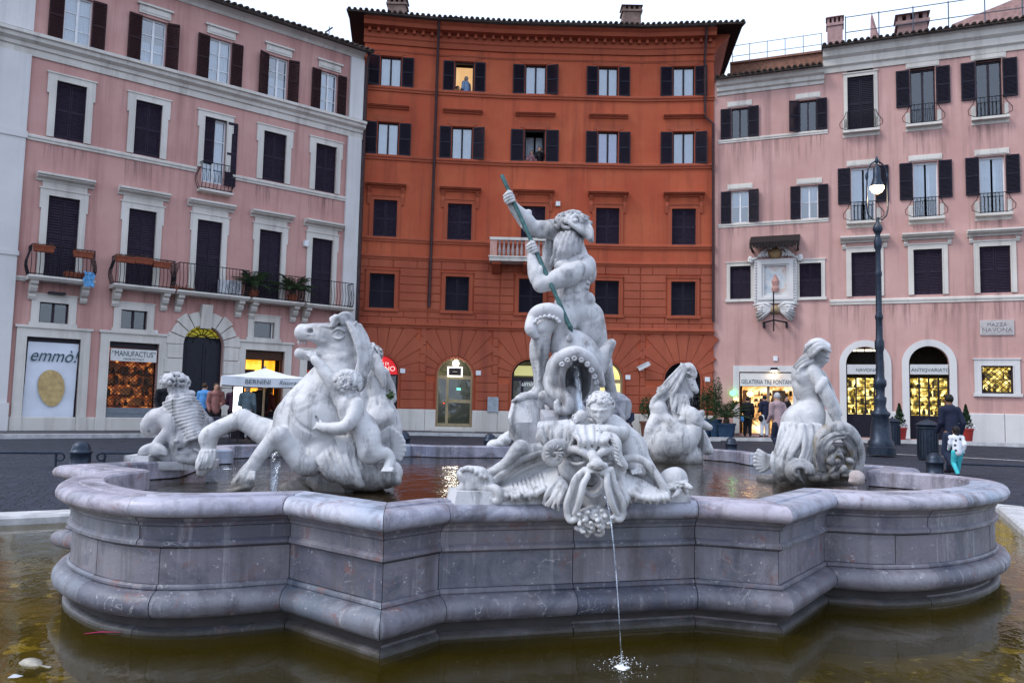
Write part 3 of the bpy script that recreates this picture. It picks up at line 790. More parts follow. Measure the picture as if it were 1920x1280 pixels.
# corner pilaster and the return of the facade
pu = FL.uz(20, 640)[0]
mb = MB(); mb.box(pu-1.6, pu, -.13, .05, zg, zc0); mb.box(pu-1.68, pu+.06, -.2, .05, zg, zg+.9); mb.box(pu-1.65, pu+.04, -.17, .05, zband-.16, zband+.06)
mb.box(pu-1.65, pu+.04, -.17, .05, zC0+.6, zC0+.75); mb.box(pu-1.6, pu, -.13, .05, zc1+.1, ze-.3)
FL.part(mb, 'pilaster', M_PALE)
eu = FL.L
mb = MB(); mb.box(eu-.62, eu+.02, -.12, .05, zg, zc0); mb.box(eu-.62, eu+.02, -.12, .05, zc1+.1, ze-.3); FL.part(mb, 'pilaster', M_PALE)
band(FL, pu, au0-.7, [(0, zg), (.05, zg), (.05, zg+.42), (0, zg+.45)], M_STONE, 'plinth_course')
for a, b in ((au1+.7, E4[0]-.36), (E4[1]+.36, E5[0]-.36)): band(FL, a, b, [(0, zg), (.05, zg), (.05, zg+.42), (0, zg+.45)], M_STONE, 'plinth_course')
for b in bal: drips(FL, b[0]-.1, b[1]+.1, zs_-.0, .8)
for b in rowB: drips(FL, b[0]-.25, b[1]+.25, zband-.17, 1.0)
FL.build_wall(u0=L0)
FL.part(MB().box(FL.L, FL.L+.02, .0, 6, 0, ze), 'side_wall', M_PALE)
roof_strip(BL, [FL.at(L0, 0, 0)[:2], FL.at(FL.L, 0, 0)[:2]], .55, 1.0, 3.0, M_ROOF, ze+.04, ends=(0, .25))
pipe(FL, [(FL.L+.12, .3, ze), (FL.L+.12, .16, ze-.5), (FL.L+.12, .16, .2)], .06)
q = FL.uz(572, 457); FL.part(MB().box(q[0]-.09, q[0]+.09, -.16, 0, q[1]-.12, q[1]+.12), 'alarm_box', M_WHITEFR)
q = FL.uz(105, 551); FL.part(MB().box(q[0]-.25, q[0]+.25, -.3, -.0, q[1]-.04, q[1]+.04), 'wall_lamp', M_DARKFR)
q = FL.uz(290, 624); FL.part(MB().box(q[0]-.1, q[0]+.1, -.04, 0, q[1]-.1, q[1]+.1), 'number_plate', M_WHITEFR)
# roof aerial (small bird-like weathervane)
q = FL.at(FL.uz(622, 80)[0], -.3, ze); av = MB(); av.tube([q, q+Vector((0, 0, .9))], .02, 5); av.tube([q+Vector((-.18, 0, .62)), q+Vector((.15, 0, .86))], .035, 5); av.build('aerial', M_IRON, BL)
# ================================================================ CENTRE: burnt-orange palazzo, gently concave front
BO = empty('orange_palazzo', (1.0, 35.3, 0), 'burnt orange palazzo with blue-black shutters, rusticated base and a row of arched doorways', 'building')
FO = [Facet(BO, OP[i], OP[i+1], M_ORANGE, 17) for i in range(4)]
def fo(x):
    """facet of the orange front under photo column x"""
    return FO[0] if x < 800 else FO[1] if x < 932 else FO[2] if x < 1195 else FO[3]
def zmean(pts): return float(np.mean([fo(x).uz(x, y)[1] for x, y in pts]))
zeO = zmean([(809, 56), (1000, 64), (1165, 65), (1322, 56)])
ZB1 = zmean([(797, 176), (1000, 182.6), (1165, 184.5), (1322, 181)])
ZB2 = zmean([(797, 304.5), (1000, 307.5), (1165, 310.5), (1320, 309)])
ZB3 = zmean([(790, 453.7), (902, 455.6), (1109, 459), (1320, 460.5)])
ZB4 = zmean([(790, 488.7), (1109, 498), (1330, 499)])
ZB5 = zmean([(690, 580), (1330, 594)])
ZB6 = zmean([(690, 611), (1330, 623)])
ZBASE = zmean([(780, 768), (1220, 775)])
for F in FO: F.zt = zeO
cols = [[(713, 752.5, 109, 166), (707.5, 747, 230.6, 293.6), (700, 744, 377, 446), (692.5, 739.4, 514, 578.7)],
        [(852.6, 888.6, 120, 175), (847, 885.6, 242, 301), (839, 884, 384, 452.6), (835, 879, 520.6, 584)],
        [(985, 1024, 122, 177), (983, 1022, 243, 303), (977, 1022, 387, 455), (972.6, 1018, 523, 587)],
        [(1122, 1159, 124, 180), (1121, 1159, 245.6, 306.7), (1117, 1161, 390, 458), (1115, 1160, 526, 590.7)],
        [(1262, 1302, 122, 179), (1262, 1302, 245.6, 306.7), (1259.5, 1304.5, 390, 458), (1258, 1303.7, 527, 592)]]
rz = []
for r_ in range(4):
    bs = [fo((c[r_][0]+c[r_][1])/2).rect(*c[r_]) for c in cols]
    rz.append((float(np.mean([b[2] for b in bs])), float(np.mean([b[3] for b in bs]))))
M_LITROOM = emit('lit_room_wall', (1, .55, .22), .62, [(.3, (.85, .42, .16)), (.7, (1, .66, .32))], .8)
for ci, c in enumerate(cols):
    for r_ in range(4):
        x = (c[r_][0]+c[r_][1])/2; F = fo(x); u0, u1, _, _ = F.rect(*c[r_]); z0, z1 = rz[r_]; bx = (u0, u1, z0, z1); um = (u0+u1)/2
        w = u1-u0
        if r_ < 2:
            if (ci, r_) == (1, 0):
                F.open(*bx); fr = F.part(MB().box(u0, u0+.06, .1, .18, z0, z1).box(u1-.06, u1, .1, .18, z0, z1).box(u0+.06, u1-.06, .1, .18, z1-.06, z1), 'window', M_DARKFR)
                F.part(MB().box(u0-.6, u1+.9, 1.35, 1.4, z0-.8, z1+.3), 'lit_room_wall', M_LITROOM, fr)
                F.part(MB().box(u1-.04, u1, .16, .62, z0, z1), 'open_casement', M_WHITEFR, fr)
                for k in (0, 1): F.place('shutter', SH_N, (u0-.03, u1+.03)[k], .05, z0, (-1, 1)[k]*w*.56, 1, z1-z0)
            elif (ci, r_) == (2, 1):
                F.open(*bx); fr = F.part(MB().box(u0, u0+.06, .1, .18, z0, z1).box(u1-.06, u1, .1, .18, z0, z1).box(u0+.06, u1-.06, .1, .18, z1-.06, z1), 'window', M_DARKFR)
                F.place('curtain', CURT[0], u0+.1, -.8, z0+.1, .35, 1, z1-z0-.2, fr); F.place('curtain', CURT[1], u1-.4, -.8, z0+.1, .3, 1, z1-z0-.2, fr)
                for k in (0, 1): F.place('shutter', SH_N, (u0-.03, u1+.03)[k], .05, z0, (-1, 1)[k]*w*.62, 1, z1-z0)
            else:
                window(F, bx, FR_D1, SH_N, w*.56, CURTV if (ci, r_) == (3, 1) else CURT[(ci+r_) % 3], gap=.03)
            F.part(MB().box(u0-.04, u1+.04, -.05, .0, z1+.02, z1+.10).box(u0-.22, u1+.22, -.02, 0, z1+.10, z1+.32), 'window_lintel', M_OTRIM)
            if r_ == 1: hood(F, um-w*.96, um+w*.96, z1+.62, M_OTRIM, h=.17, d=.22)
        elif r_ == 2:
            window(F, bx, shut=SH_P, closed=True); surround(F, bx, .17, .05, M_OTRIM, sill=False)
            hood(F, um-w*.86, um+w*.86, z1+.55, M_OTRIM, h=.2, d=.3, console=.75)
        else:
            window(F, bx, shut=SH_N, closed=True); surround(F, bx, .16, .085, M_OTRIM, sill=True)
# arched doorways
arch_px = [(683, 745, 664), (818, 885.6, 669.5), (958.7, 1027, 674), (1100, 1168, 679), (1245.6, 1314, 680)]
arches = []
for x0, x1, yt in arch_px:
    F = fo((x0+x1)/2); u0 = F.uz(x0, 740)[0]; u1 = F.uz(x1, 740)[0]; zt = F.uz((x0+x1)/2, yt)[1]
    arches.append((F, u0, u1, zt))
zA = float(np.mean([a[3] for a in arches])); zT = .30
arches = [(F, u0, u1, zA) for F, u0, u1, _ in arches]
for F, u0, u1, zt in arches: F.open(u0, u1, zT, zt, True)
# rusticated blocks: courses clipped round openings, fans of wedge stones over the arches
NB = [0]
def courses(F, z0, z1, n, d, L, obstacles, off=0):
    h = (z1-z0)/n
    for k in range(n):
        a, b = z0+h*k+.012, z0+h*(k+1)-.012
        cuts = [(0.0, 0.0)]+sorted((o[0], o[1]) for o in obstacles if o[2] < b and o[3] > a)+[(L, L)]
        for (p, q), (r_, s_) in zip(cuts, cuts[1:]):
            lo, hi = q+.012, r_-.012; w = hi-lo
            if w < .12: continue
            m = max(1, round(w/1.12)); ed = [lo+w*i/m for i in range(m+1)]
            if (k+off) % 2 and m > 1: ed = [lo]+[lo+w*(i+.5)/m for i in range(m)]+[hi]
            for i in range(len(ed)-1):
                block(F, ed[i]+.012, ed[i+1]-.012, a, b, d, M_ORANGE2); NB[0] += 1
for fi, F in enumerate(FO):
    obs = []
    for c in cols:
        if fo((c[3][0]+c[3][1])/2) is F:
            u0, u1, _, _ = F.rect(*c[3]); obs.append((u0-.2, u1+.2, rz[3][0]-.16, rz[3][1]+.25))
    courses(F, ZB5+.06, ZB4-.04, 6, .045, F.L, obs)
    courses(F, ZB6+.12, ZB5-.06, 2, .045, F.L, [], 1)
    obs = []
    for G, u0, u1, zt in arches:
        if G is F:
            r_ = (u1-u0)/2; m = (u0+u1)/2; zc = zt-r_
            lim = (min(1.62, m-.02), min(1.62, F.L-m-.02)); obs.append((u0-.10, u1+.10, zT-1, zc)); obs.append((m-lim[0]-.01, m+lim[1]+.01, zc, ZB6))
            for k in range(11):
                t0, t1 = math.pi*k/11, math.pi*(k+1)/11; tm = (t0+t1)/2
                R1 = min((ZB6-zc-.04)/max(.2, math.sin(tm)), lim[0 if tm < math.pi/2 else 1]/max(.05, abs(math.cos(tm))), 2.6)
                if R1 < r_+.12: continue
                voussoir(F, m, zc, r_+.06, R1, t0, t1, .05, M_ORANGE2); NB[0] += 1
    courses(F, ZBASE+.02, ZB6-.02, 9, .045, F.L, obs)
for F, u0, u1, zt in arches:                        # narrow orange arch moulding
    r_ = (u1-u0)/2; m = (u0+u1)/2; zc = zt-r_; mb = MB(); N_ = 20
    for i in range(N_):
        t0, t1 = math.pi*i/N_, math.pi*(i+1)/N_
        P = [(m-r*math.cos(t), zc+r*math.sin(t)) for r, t in ((r_, t0), (r_, t1), (r_+.055, t1), (r_+.055, t0))]
        mb.add([(x, .05, z) for x, z in P]+[(x, -.07, z) for x, z in P], [(4,5,6,7), (0,1,5,4), (3,7,6,2)])
    for x in (u0-.055, u1): mb.box(x, x+.055, -.07, .05, ZBASE, zc)
    F.part(mb, 'arch_moulding', M_OTRIM)
for F in FO:
    e = .02
    band(F, -e, F.L+e, course(ZB1-.12, .24, .10), M_OTRIM); band(F, -e, F.L+e, course(ZB2-.12, .24, .10), M_OTRIM)
    band(F, -e, F.L+e, course(ZB3-.14, .22, .09), M_OTRIM); band(F, -e, F.L+e, course(ZB4-.03, .2, .10), M_OTRIM)
    band(F, -e, F.L+e, course(ZB5-.06, .12, .06), M_OTRIM); band(F, -e, F.L+e, course(ZB6-.06, .22, .16), M_OTRIM)
    band(F, -e, F.L+e, course(zeO-1.35, .10, .05), M_OTRIM)
    # stone base, with gaps at the doors
    cuts = sorted((u0, u1) for G, u0, u1, _ in arches if G is F); s0 = 0
    for a, b in cuts+[(F.L, F.L)]:
        if a-s0 > .1:
            n = max(1, round((a-s0)/1.3))
            for i in range(n): block(F, s0+(a-s0)*i/n+.006, s0+(a-s0)*(i+1)/n-.006, .05, ZBASE, .07, M_STONE, 'base_slab', .02)
        s0 = b
    # bracketed cornice
    C0 = zeO-1.0
    band(F, -.05, F.L+.05, [(0, C0), (.08, C0), (.1, C0+.22), (.16, C0+.28), (.16, C0+.62), (.55, C0+.66), (.6, C0+.82), (.72, C0+.9), (.72, C0+.98), (0, C0+.98)], M_OTRIM, 'cornice')
    mb = MB(); n = int(F.L/.38)
    for i in range(n): u = (i+.5)*F.L/n; mb.box(u-.06, u+.06, -.34, -.162, C0+.46, C0+.655)
    o = F.part(mb, 'dentils', M_OTRIM); o['kind'] = 'stuff'
    F.build_wall()
sideL = MB(); A = FO[0].at(0, 0, 0); sideL.quad((A.x, A.y, 0), (A.x-.9, A.y+6, 0), (A.x-.9, A.y+6, zeO), (A.x, A.y, zeO)); sideL.build('side_wall', M_ORANGE, BO)
A = FO[3].at(FO[3].L, 0, 0); MB().quad((A.x, A.y, 0), (A.x, A.y, zeO), (A.x+1.1, A.y+7, zeO), (A.x+1.1, A.y+7, 0)).build('side_wall', M_ORANGE, BO)
MB().extrude([(0, zeO-1), (.16, zeO-.72), (.55, zeO-.34), (.72, zeO-.1), (.72, zeO-.02), (0, zeO-.02)], 0, 6).build('cornice', M_OTRIM, BO, Matrix.Translation(A) @ Matrix.Rotation(R_(81), 4, 'Z'))
roof_strip(BO, OP, .95, 1.15, 3.2, M_ROOF, zeO+.05, ends=(.8, 1.25))
# soffit boards at the two overhanging ends
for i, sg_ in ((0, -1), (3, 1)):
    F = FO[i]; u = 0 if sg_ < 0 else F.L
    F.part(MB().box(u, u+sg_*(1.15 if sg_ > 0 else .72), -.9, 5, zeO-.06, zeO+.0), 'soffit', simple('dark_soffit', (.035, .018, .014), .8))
# balustraded balcony
F = FO[1]; b0 = FO[1].uz(918, 470); b1 = FO[2].uz(1045, 470)
F = FO[2]; u0 = F.uz(918, 470, .8)[0]; u1 = F.uz(1062, 470, .8)[0]; zb = F.uz(985, 490, .8)[1]; zt = F.uz(985, 447, .8)[1]
mb = MB().box(u0, u1, -.95, .0, zb-.02, zb+.14).box(u0-.04, u1+.04, -.99, .0, zb+.14, zb+.2); bc = F.part(mb, 'balcony', M_STONE)
F.part(MB().box(u0, u1, -.98, -.74, zt-.12, zt), 'handrail', M_STONE, bc)
pk = simple('faded_pink_stone', (.52, .30, .25), .8, var=.25)
for x in (u0, (u0+u1)/2-.16, u1-.32): F.part(MB().box(x+.02, x+.32, -.95, -.77, zb+.2, zt-.12), 'pedestal', pk, bc)
bal_me = MB().lathe([(.05, 0), (.05, .1), (.075, .25), (.06, .5), (.035, .75), (.05, .92), (.05, 1)], 10).mesh('baluster', simple('grey_baluster', (.36, .30, .29), .8), True)
for s0, s1 in ((u0+.34, (u0+u1)/2-.18), ((u0+u1)/2+.18, u1-.34)):
    for k in range(6): F.place('baluster', bal_me, s0+(s1-s0)*(k+.5)/6, .86, zb+.2, 1, 1, zt-zb-.32, bc)
for x in (u0+.12, (u0+u1)/2-.2, u1-.5): F.part(MB().extrude([(0, zb-.5), (.2, zb-.45), (.85, zb-.14), (.85, zb-.022), (0, zb-.022)], x, x+.38), 'corbel', M_OTRIM, bc)
# doors, fanlights, signs inside the five arches
brass = simple('bronze_door_frame', (.36, .29, .17), .4, .4, var=.2)
M_DIM = emit('dim_green_hall', (.10, .10, .05), .35, [(.35, (.015, .017, .010)), (.6, (.09, .085, .04)), (.75, (.35, .30, .12))], 2.2)
M_YEL = emit('yellow_hall_light', (1, .78, .28), 1.2, [(.3, (.55, .40, .10)), (.6, (.95, .74, .28)), (.8, (1, .92, .6))], 1.8)
M_DOORG = glass('door_glass', (.012, .016, .014), .95)
def arch_door(i, inner, framem, lamp=False):
    F, u0, u1, zt = arches[i]; r_ = (u1-u0)/2; m = (u0+u1)/2; zc = zt-r_
    N_ = 16; P = [(u0, .9, zT), (u1, .9, zT)]+[(m+r_*math.cos(math.pi*k/N_), .9, zc+r_*math.sin(math.pi*k/N_)) for k in range(N_+1)]
    F.part(MB().add(P, [tuple(range(len(P)))]), 'lit_interior', inner)
    mb = MB(); t = .09
    mb.box(u0, u0+t, .16, .24, zT, zc); mb.box(u1-t, u1, .16, .24, zT, zc); mb.box(u0+t, u1-t, .16, .24, zc-.16, zc); mb.box(u0+t, u1-t, .16, .24, zT, zT+.14)
    mb.box(u0+.42, u0+.54, .16, .24, zT+.14, zc-.16); mb.box(u0+.54, u1-t, .16, .24, zT+1.05, zT+1.2)
    for k in range(N_):
        t0, t1 = math.pi*k/N_, math.pi*(k+1)/N_
        Q = [(m+q*math.cos(w), zc+q*math.sin(w)) for q, w in ((r_-.003, t0), (r_-.003, t1), (r_-.07, t1), (r_-.07, t0))]
        mb.add([(x, .16, z) for x, z in Q]+[(x, .24, z) for x, z in Q], [(0,1,2,3), (2,3,7,6)])
    d = F.part(mb, 'door', framem)
    for a, b, c, e in ((u0+t, u0+.42, zT+.14, zc-.16), (u0+.54, u1-t, zT+.14, zT+1.05), (u0+.54, u1-t, zT+1.2, zc-.16)):
        F.part(MB().quad((a, .2, c), (b, .2, c), (b, .2, e), (a, .2, e)), 'pane', M_DOORG, d)
    F.part(MB().tube([(u0+.5, .1, zT+.95), (u0+.5, .1, zT+1.35)], .02, 6), 'handle', brass, d)
    F.part(MB().box(u0-.15, u1+.15, -.45, .3, .05, zT-.10).box(u0-.02, u1+.02, -.22, .3, zT-.10, zT), 'door_step', M_STONE)
    return F, u0, u1, m, r_, zc, d
M_LAMPW = emit('white_lamp', (1, .93, .78), 22)
F, u0, u1, m, r_, zc, d = arch_door(1, M_DIM, brass)
F.part(MB().lathe([(.02, -.14), (.11, -.10), (.14, 0), (.10, .1), (.02, .14)], 14, (m+.03, .3, zc+.56)), 'door_lamp', M_LAMPW, d, True)
F.part(MB().box(m-.3, m+.3, .1, .14, zc-.02, zc+.36), 'sign', M_DARKFR, d)
F.part(MB().box(m-.33, m-.28, .06, .12, zc-.05, zc+.39).box(m+.28, m+.33, .06, .12, zc-.05, zc+.39).box(m-.28, m+.28, .06, .12, zc+.34, zc+.39).box(m-.28, m+.28, .06, .12, zc-.05, zc), 'sign_rim', emit('lit_sign_rim', (1, .92, .75), 3), d)
F.part(MB().lathe([(.0, 0), (.1, .0), (.1, .02), (0, .02)], 10, (m, .085, zc+.16)), 'sign_emblem', emit('sign_emblem', (.8, .7, .5), .35), d)
F.part(MB().box(m+.1, m+.28, .5, .53, zT+1.62, zT+1.72), 'exit_light', emit('green_exit_light', (.15, .9, .55), 1.6), d)
F.part(MB().lathe([(.0, 0), (.028, .01), (.028, .04), (0, .05)], 8, (u0+.34, .13, zT+1.0)), 'door_buzzer', emit('red_dot', (1, .06, .02), 3), d)
F, u0, u1, m, r_, zc, d = arch_door(2, M_DIM, M_DARKFR)
F.part(MB().box(u0+.12, u1-.5, .55, .6, zc+.1, zc+.55), 'menu_board', emit('pale_yellow_board', (.75, .72, .3), .5), d)
F.part(MB().box(u0+.9, u0+1.3, .3, .34, zT+1.3, zT+1.5), 'red_sign', emit('red_sign', (1, .03, .03), 1.0), d)
text_on(F, 'umini', m-.05, -.1, zc-.28, .30, emit('pale_letters', (.7, .75, .8), .5), 'lettering', d, shear=.3)
F, u0, u1, m, r_, zc, d = arch_door(3, M_YEL, brass)
F, u0, u1, m, r_, zc, d = arch_door(4, simple('very_dark_hall', (.012, .012, .02), .6), M_IRON)
mb = MB()
for k in range(1, 12): mb.tube([(u0+(u1-u0)*k/12, .14, zT), (u0+(u1-u0)*k/12, .14, zc+math.sqrt(max(0, 1-(2*k/12-1)**2))*r_)], .014, 5, False)
F.part(mb, 'door_grille', M_IRON, d)
tw = MB()
for k in range(26): x, z = random.uniform(u0+.55, u1-.1), zT+random.uniform(.3, 2.6); tw.box(x-.02, x+.02, .5, .52, z-.03, z+.03)
tw = F.part(tw, 'window_sparkle', emit('cool_sparkle', (.8, .88, 1), 1.2), d); tw['kind'] = 'stuff'
F, u0, u1, m, r_, zc, d = arch_door(0, simple('dark_red_shop', (.03, .008, .008), .6), M_DARKFR)
P = [(m+(r_-.02)*math.cos(math.pi*k/16), .10, zc-.1+(r_+.08)*math.sin(math.pi*k/16)) for k in range(17)]
sg = F.part(MB().add(P, [tuple(range(17))]), 'sign', emit('lit_red_sign', (.75, .012, .018), .55), d)
for t_, z_, s_ in (('O DI', .46, .17), ('TIANO', .24, .30)): text_on(F, t_, m+.12, -.08, zc+z_-.1, s_, emit('sign_white', (1, .9, .85), .7), 'lettering', sg)
F.part(MB().lathe([(.0, -.05), (.1, -.03), (.1, .03), (0, .05)], 10, (m-.1, .02, zc+r_-.18)), 'sign_lamp', emit('sign_spot', (1, .7, .55), 6), sg)
# pipes, plates, camera, box
pipe(FO[1], [(.12, .75, zeO-.05), (.12, .62, zeO-.35), (.1, .15, zeO-1.15), (.05, .12, FO[1].uz(788, 575)[1])], .065)
F = FO[3]
pipe(F, [(F.L-.42, .75, zeO-.05), (F.L-.42, .15, zeO-1.2), (F.L-.4, .12, ZB1-.9), (F.L-.05, .16, ZB1-1.25), (F.L-.03, .16, ZB6+.5)], .06)
pipe(FO[0], [(.06, .2, zeO-2.2), (.06, .2, .3)], .07)
q = FO[2].uz(1046, 383); FO[2].part(MB().box(q[0]-.1, q[0]+.1, -.14, 0, q[1]-.1, q[1]+.1), 'alarm_box', M_WHITEFR)
for x, y in ((755, 695), (897, 699), (1177, 707), (1326, 711)):
    F = fo(x); q = F.uz(x, y); F.part(MB().box(q[0]-.11, q[0]+.11, -.075, 0, q[1]-.1, q[1]+.1), 'number_plate', M_WHITEFR)
F = FO[1]; q = F.uz(924, 758); F.part(MB().box(q[0]-.24, q[0]+.24, -.14, 0, q[1]-.33, q[1]+.33), 'meter_box', simple('grey_meter_box', (.34, .38, .42), .5, .2, var=.3))
F = FO[3]; q = F.uz(1207, 687)
cc = F.part(MB().box(-.27, .27, -.09, .09, -.09, .09).box(-.31, .20, -.11, .11, .09, .115), 'security_camera', M_WHITEFR)
cc.matrix_basis = F.M @ Matrix.Translation((q[0], -.35, q[1])) @ Matrix.Rotation(R_(-28), 4, 'Y') @ Matrix.Rotation(R_(-25), 4, 'Z')
F.part(MB().tube([(q[0]-.1, 0, q[1]-.2), (q[0]-.05, -.3, q[1]-.16), (q[0], -.35, q[1]-.02)], .025, 6), 'camera_bracket', M_WHITEFR)
for x, y in ((745, 35), (850, 44), (1183, 48)):
    p_ = atY(x, y, 36.6); chimney(BO, (p_.x, 36.6, p_.z-.2), .85 if x != 850 else .5, 1.15 if x != 850 else .45, simple('sooty_plaster', (.22, .15, .13), .9, var=.4), M_ROOF)

# ================================================================ RIGHT: pale pink palazzo with a low wing and a shrine
BR = empty('pale_pink_palazzo', (17, 32, 0), 'pale pink stucco palazzo with iron balconets, wall shrine and two arched shopfronts', 'building')
FR = Facet(BR, RP0, RP1, M_PINK2, 16)
zg2 = .3
zlow = FR.uz(1445, 143)[1]; zhi = FR.uz(1730, 72)[1]; ustep = FR.uz(1547, 300)[0]
zl1 = FR.uz(1446, 257)[1]; zl2 = FR.uz(1449, 418)[1]; zr3 = FR.uz(1738, 562)[1]
FR.zt = zlow
FH = Facet(BR, FR.at(ustep, 0, 0)[:2], RP1, M_PINK2, zhi, zlow)     # upper wall of the taller part
def wrow(F, boxes, **kw):
    bs = [F.rect(*b) for b in boxes]; z0 = float(np.mean([b[2] for b in bs])); z1 = float(np.mean([b[3] for b in bs]))
    return [(b[0], b[1], z0, z1) for b in bs]
def balconet(F, u0, u1, z, h=.82):
    F.part(MB().box(u0-.2, u1+.2, -.26, .0, z-.1, z), 'window_sill', M_STONE)
    mb = MB(); n = max(5, int((u1-u0)/.12))
    for i in range(n+1):
        x = u0-.02+(u1-u0+.04)*i/n; mb.tube([(x, -.14, z+.02), (x, -.16, z+h)], .012, 5, False)
    for s_, x in ((-1, u0-.02), (1, u1+.02)):
        mb.tube([(x, -.14, z+.03), (x+s_*.28, -.14, z+.16), (x+s_*.30, -.14, z+.34), (x+s_*.12, -.14, z+.58), (x+s_*.04, -.14, z+h)], .014, 5, False)
    for zz in (z+.05, z+h): mb.tube([(u0-.02, 0, zz), (u0-.02, -.15, zz), (u1+.02, -.15, zz), (u1+.02, 0, zz)], .016, 5)
    return F.part(mb, 'railing', M_IRON)
def lintel(F, b, w=.16): F.part(MB().box(b[0]-w, b[1]+w, -.035, 0, b[3]+.06, b[3]+.30).box(b[0]-w+.06, b[1]+w-.06, -.05, -.035, b[3]+.1, b[3]+.24), 'window_lintel', M_STONE)
for i, b in enumerate(wrow(FR, ((1371, 1403, 202.5, 259.5), (1499, 1531, 187, 245.6)))):
    window(FR, b, FR_D1, SH_N, (b[1]-b[0])*.62, None, pane=PANED); lintel(FR, b)
for i, b in enumerate(wrow(FR, ((1371, 1404, 358, 417), (1501, 1534, 347, 410.6)))):
    window(FR, b, FR_W2, SH_N, (b[1]-b[0])*.58, CURT[i], (.5, 1)); lintel(FR, b)
for z in (zl1, zl2): band(FR, 0.03, ustep+.12, course(z-.09, .17, .05), M_STONE)
for i, b in enumerate(wrow(FH, ((1589, 1638.6, 139.5, 243.7), (1707, 1754, 131, 234), (1830, 1879, 116, 223)))):
    if b[2] < zlow: FR.ops.append((b[0]+ustep, b[1]+ustep, b[2], zlow, False))
    if i == 0: window(FH, b, shut=SH_N, closed=True); surround(FH, b, .15, .03, M_STONE, sill=False)
    else:
        window(FH, b, FR_D1, None, pane=PANED); h = (b[3]-b[2])*.66
        for k in (0, 1): FH.place('shutter', SH_N, (b[0]-.02, b[1]+.02)[k], .05, b[3]-h, (-1, 1)[k]*(b[1]-b[0])*.56, 1, h)
        lintel(FH, b)
    balconet(FH, b[0], b[1], b[2]); drips(FH if b[2]-1.6 > zlow else FR, b[0]-.3+(0 if b[2]-1.6 > zlow else ustep), b[1]+.3+(0 if b[2]-1.6 > zlow else ustep), b[2]-.25, 1.5)
    FH.part(MB().box(b[0]-.2, b[0]-.03, -.03, 0, b[2]-.25, b[2]+.55).box(b[1]+.03, b[1]+.2, -.03, 0, b[2]-.25, b[2]+.55).box(b[0]-.03, b[1]+.03, -.03, 0, b[2]-.25, b[2]-.1), 'window_surround', M_STONE)
r2 = wrow(FR, ((1596, 1641, 313, 414), (1712.5, 1759, 303, 410.6), (1837, 1885, 294, 401)))
for i, b in enumerate(r2):
    window(FR, b, FR_S, None, curt=CURT[i], cz=(.38, 1)); h = (b[3]-b[2])*.66; lintel(FR, b)
    for k in (0, 1): FR.place('shutter', SH_N, (b[0]-.02, b[1]+.02)[k], .05, b[3]-h, (-1, 1)[k]*(b[1]-b[0])*.54, 1, h)
    balconet(FR, b[0], b[1], b[2]); drips(FR, b[0]-.3, b[1]+.3, b[2]-.25, .7)
    FR.part(MB().box(b[0]-.2, b[0]-.03, -.03, 0, b[2]-.25, b[2]+.55).box(b[1]+.03, b[1]+.2, -.03, 0, b[2]-.25, b[2]+.55).box(b[0]-.03, b[1]+.03, -.03, 0, b[2]-.25, b[2]-.1), 'window_surround', M_STONE)
for b in wrow(FR, ((1596.5, 1647, 472, 555), (1713, 1767, 468, 552), (1836.7, 1895, 462, 549))):
    window(FR, b, shut=SH_P, closed=True); surround(FR, b, .2, .05, M_STONE, sill=False)
    hood(FR, b[0]-.42, b[1]+.42, b[3]+.42, M_STONE, h=.24, d=.34, console=.26)
band(FR, FR.uz(1556, 566)[0], FR.L, course(zr3-.12, .22, .06), M_STONE); drips(FR, FR.uz(1560, 566)[0], FR.L, zr3-.13, 1.2); drips(FR, .2, ustep, zl1-.1, 1.4); drips(FR, .2, ustep-.5, zl2-.1, .5)
for b in wrow(FR, ((1369, 1408, 498.6, 560.4), (1499, 1540, 494, 557.5))):
    window(FR, b, shut=SH_P, closed=True); surround(FR, b, .15, .04, M_STONE, sill=True)
# shops
u0, u1, z0, z1 = FR.rect(1386, 1487, 697, 817); z0 = zg2; FR.open(u0, u1, z0, z1); GS = (u0, u1, z0, z1)
FR.part(MB().box(u0-.25, u0, -.06, .1, z0, z1).box(u1, u1+.25, -.06, .1, z0, z1).box(u0-.25, u1+.25, -.06, .1, z1, z1+.26), 'shop_surround', M_PALE)
M_GEL = emit('gelato_shop_glow', (1, .7, .35), 1.3, [(.34, (.08, .03, .01)), (.48, (.75, .36, .10)), (.60, (1, .72, .40)), (.72, (1, .92, .75))], 2.6)
FR.part(MB().box(u0, u1, 1.3, 1.35, z0, z1-.6), 'lit_interior', M_GEL)
goods(FR, u0+.5, u1-.1, z0+1.15, z1-.75, -1.15, 9, 3); ib = MB(); ib.box(u0+1.15, u0+1.25, .1, .3, z0, z1-.6); ib.box(u0+1.3, u1-.05, 1.0, 1.1, z0, z0+1.1); ib.box(u0+.05, u0+.4, 1.0, 1.15, z0, z0+1.9); ib.box(u1-.9, u1-.35, .9, 1.0, z0+1.3, z0+1.9)
FR.part(ib, 'shop_counter', simple('shop_fittings', (.30, .22, .16), .5, var=.4))
FR.part(MB().lathe([(0, -.14), (.13, -.08), (.15, .04), (.05, .14)], 12, (u0+.42, .5, z1-.95)), 'shop_lamp', emit('orange_globe', (1, .52, .15), 5), smooth=True)
sg = FR.part(MB().box(u0+.03, u1-.03, -.02, .12, z1-.62, z1-.05), 'sign', simple('white_sign_board', (.66, .64, .62), .5, var=.06))
text_on(FR, 'GELATERIA TRE FONTANE', (u0+u1)/2+.06, .025, z1-.44, .26, ink, 'lettering', sg, width=(u1-u0)*.97)
q = FR.uz(1452, 692); sl = FR.part(MB().box(q[0]-.14, q[0]+.14, -.3, -.0, q[1]-.05, q[1]+.06), 'sign_lamp', M_DARKFR)
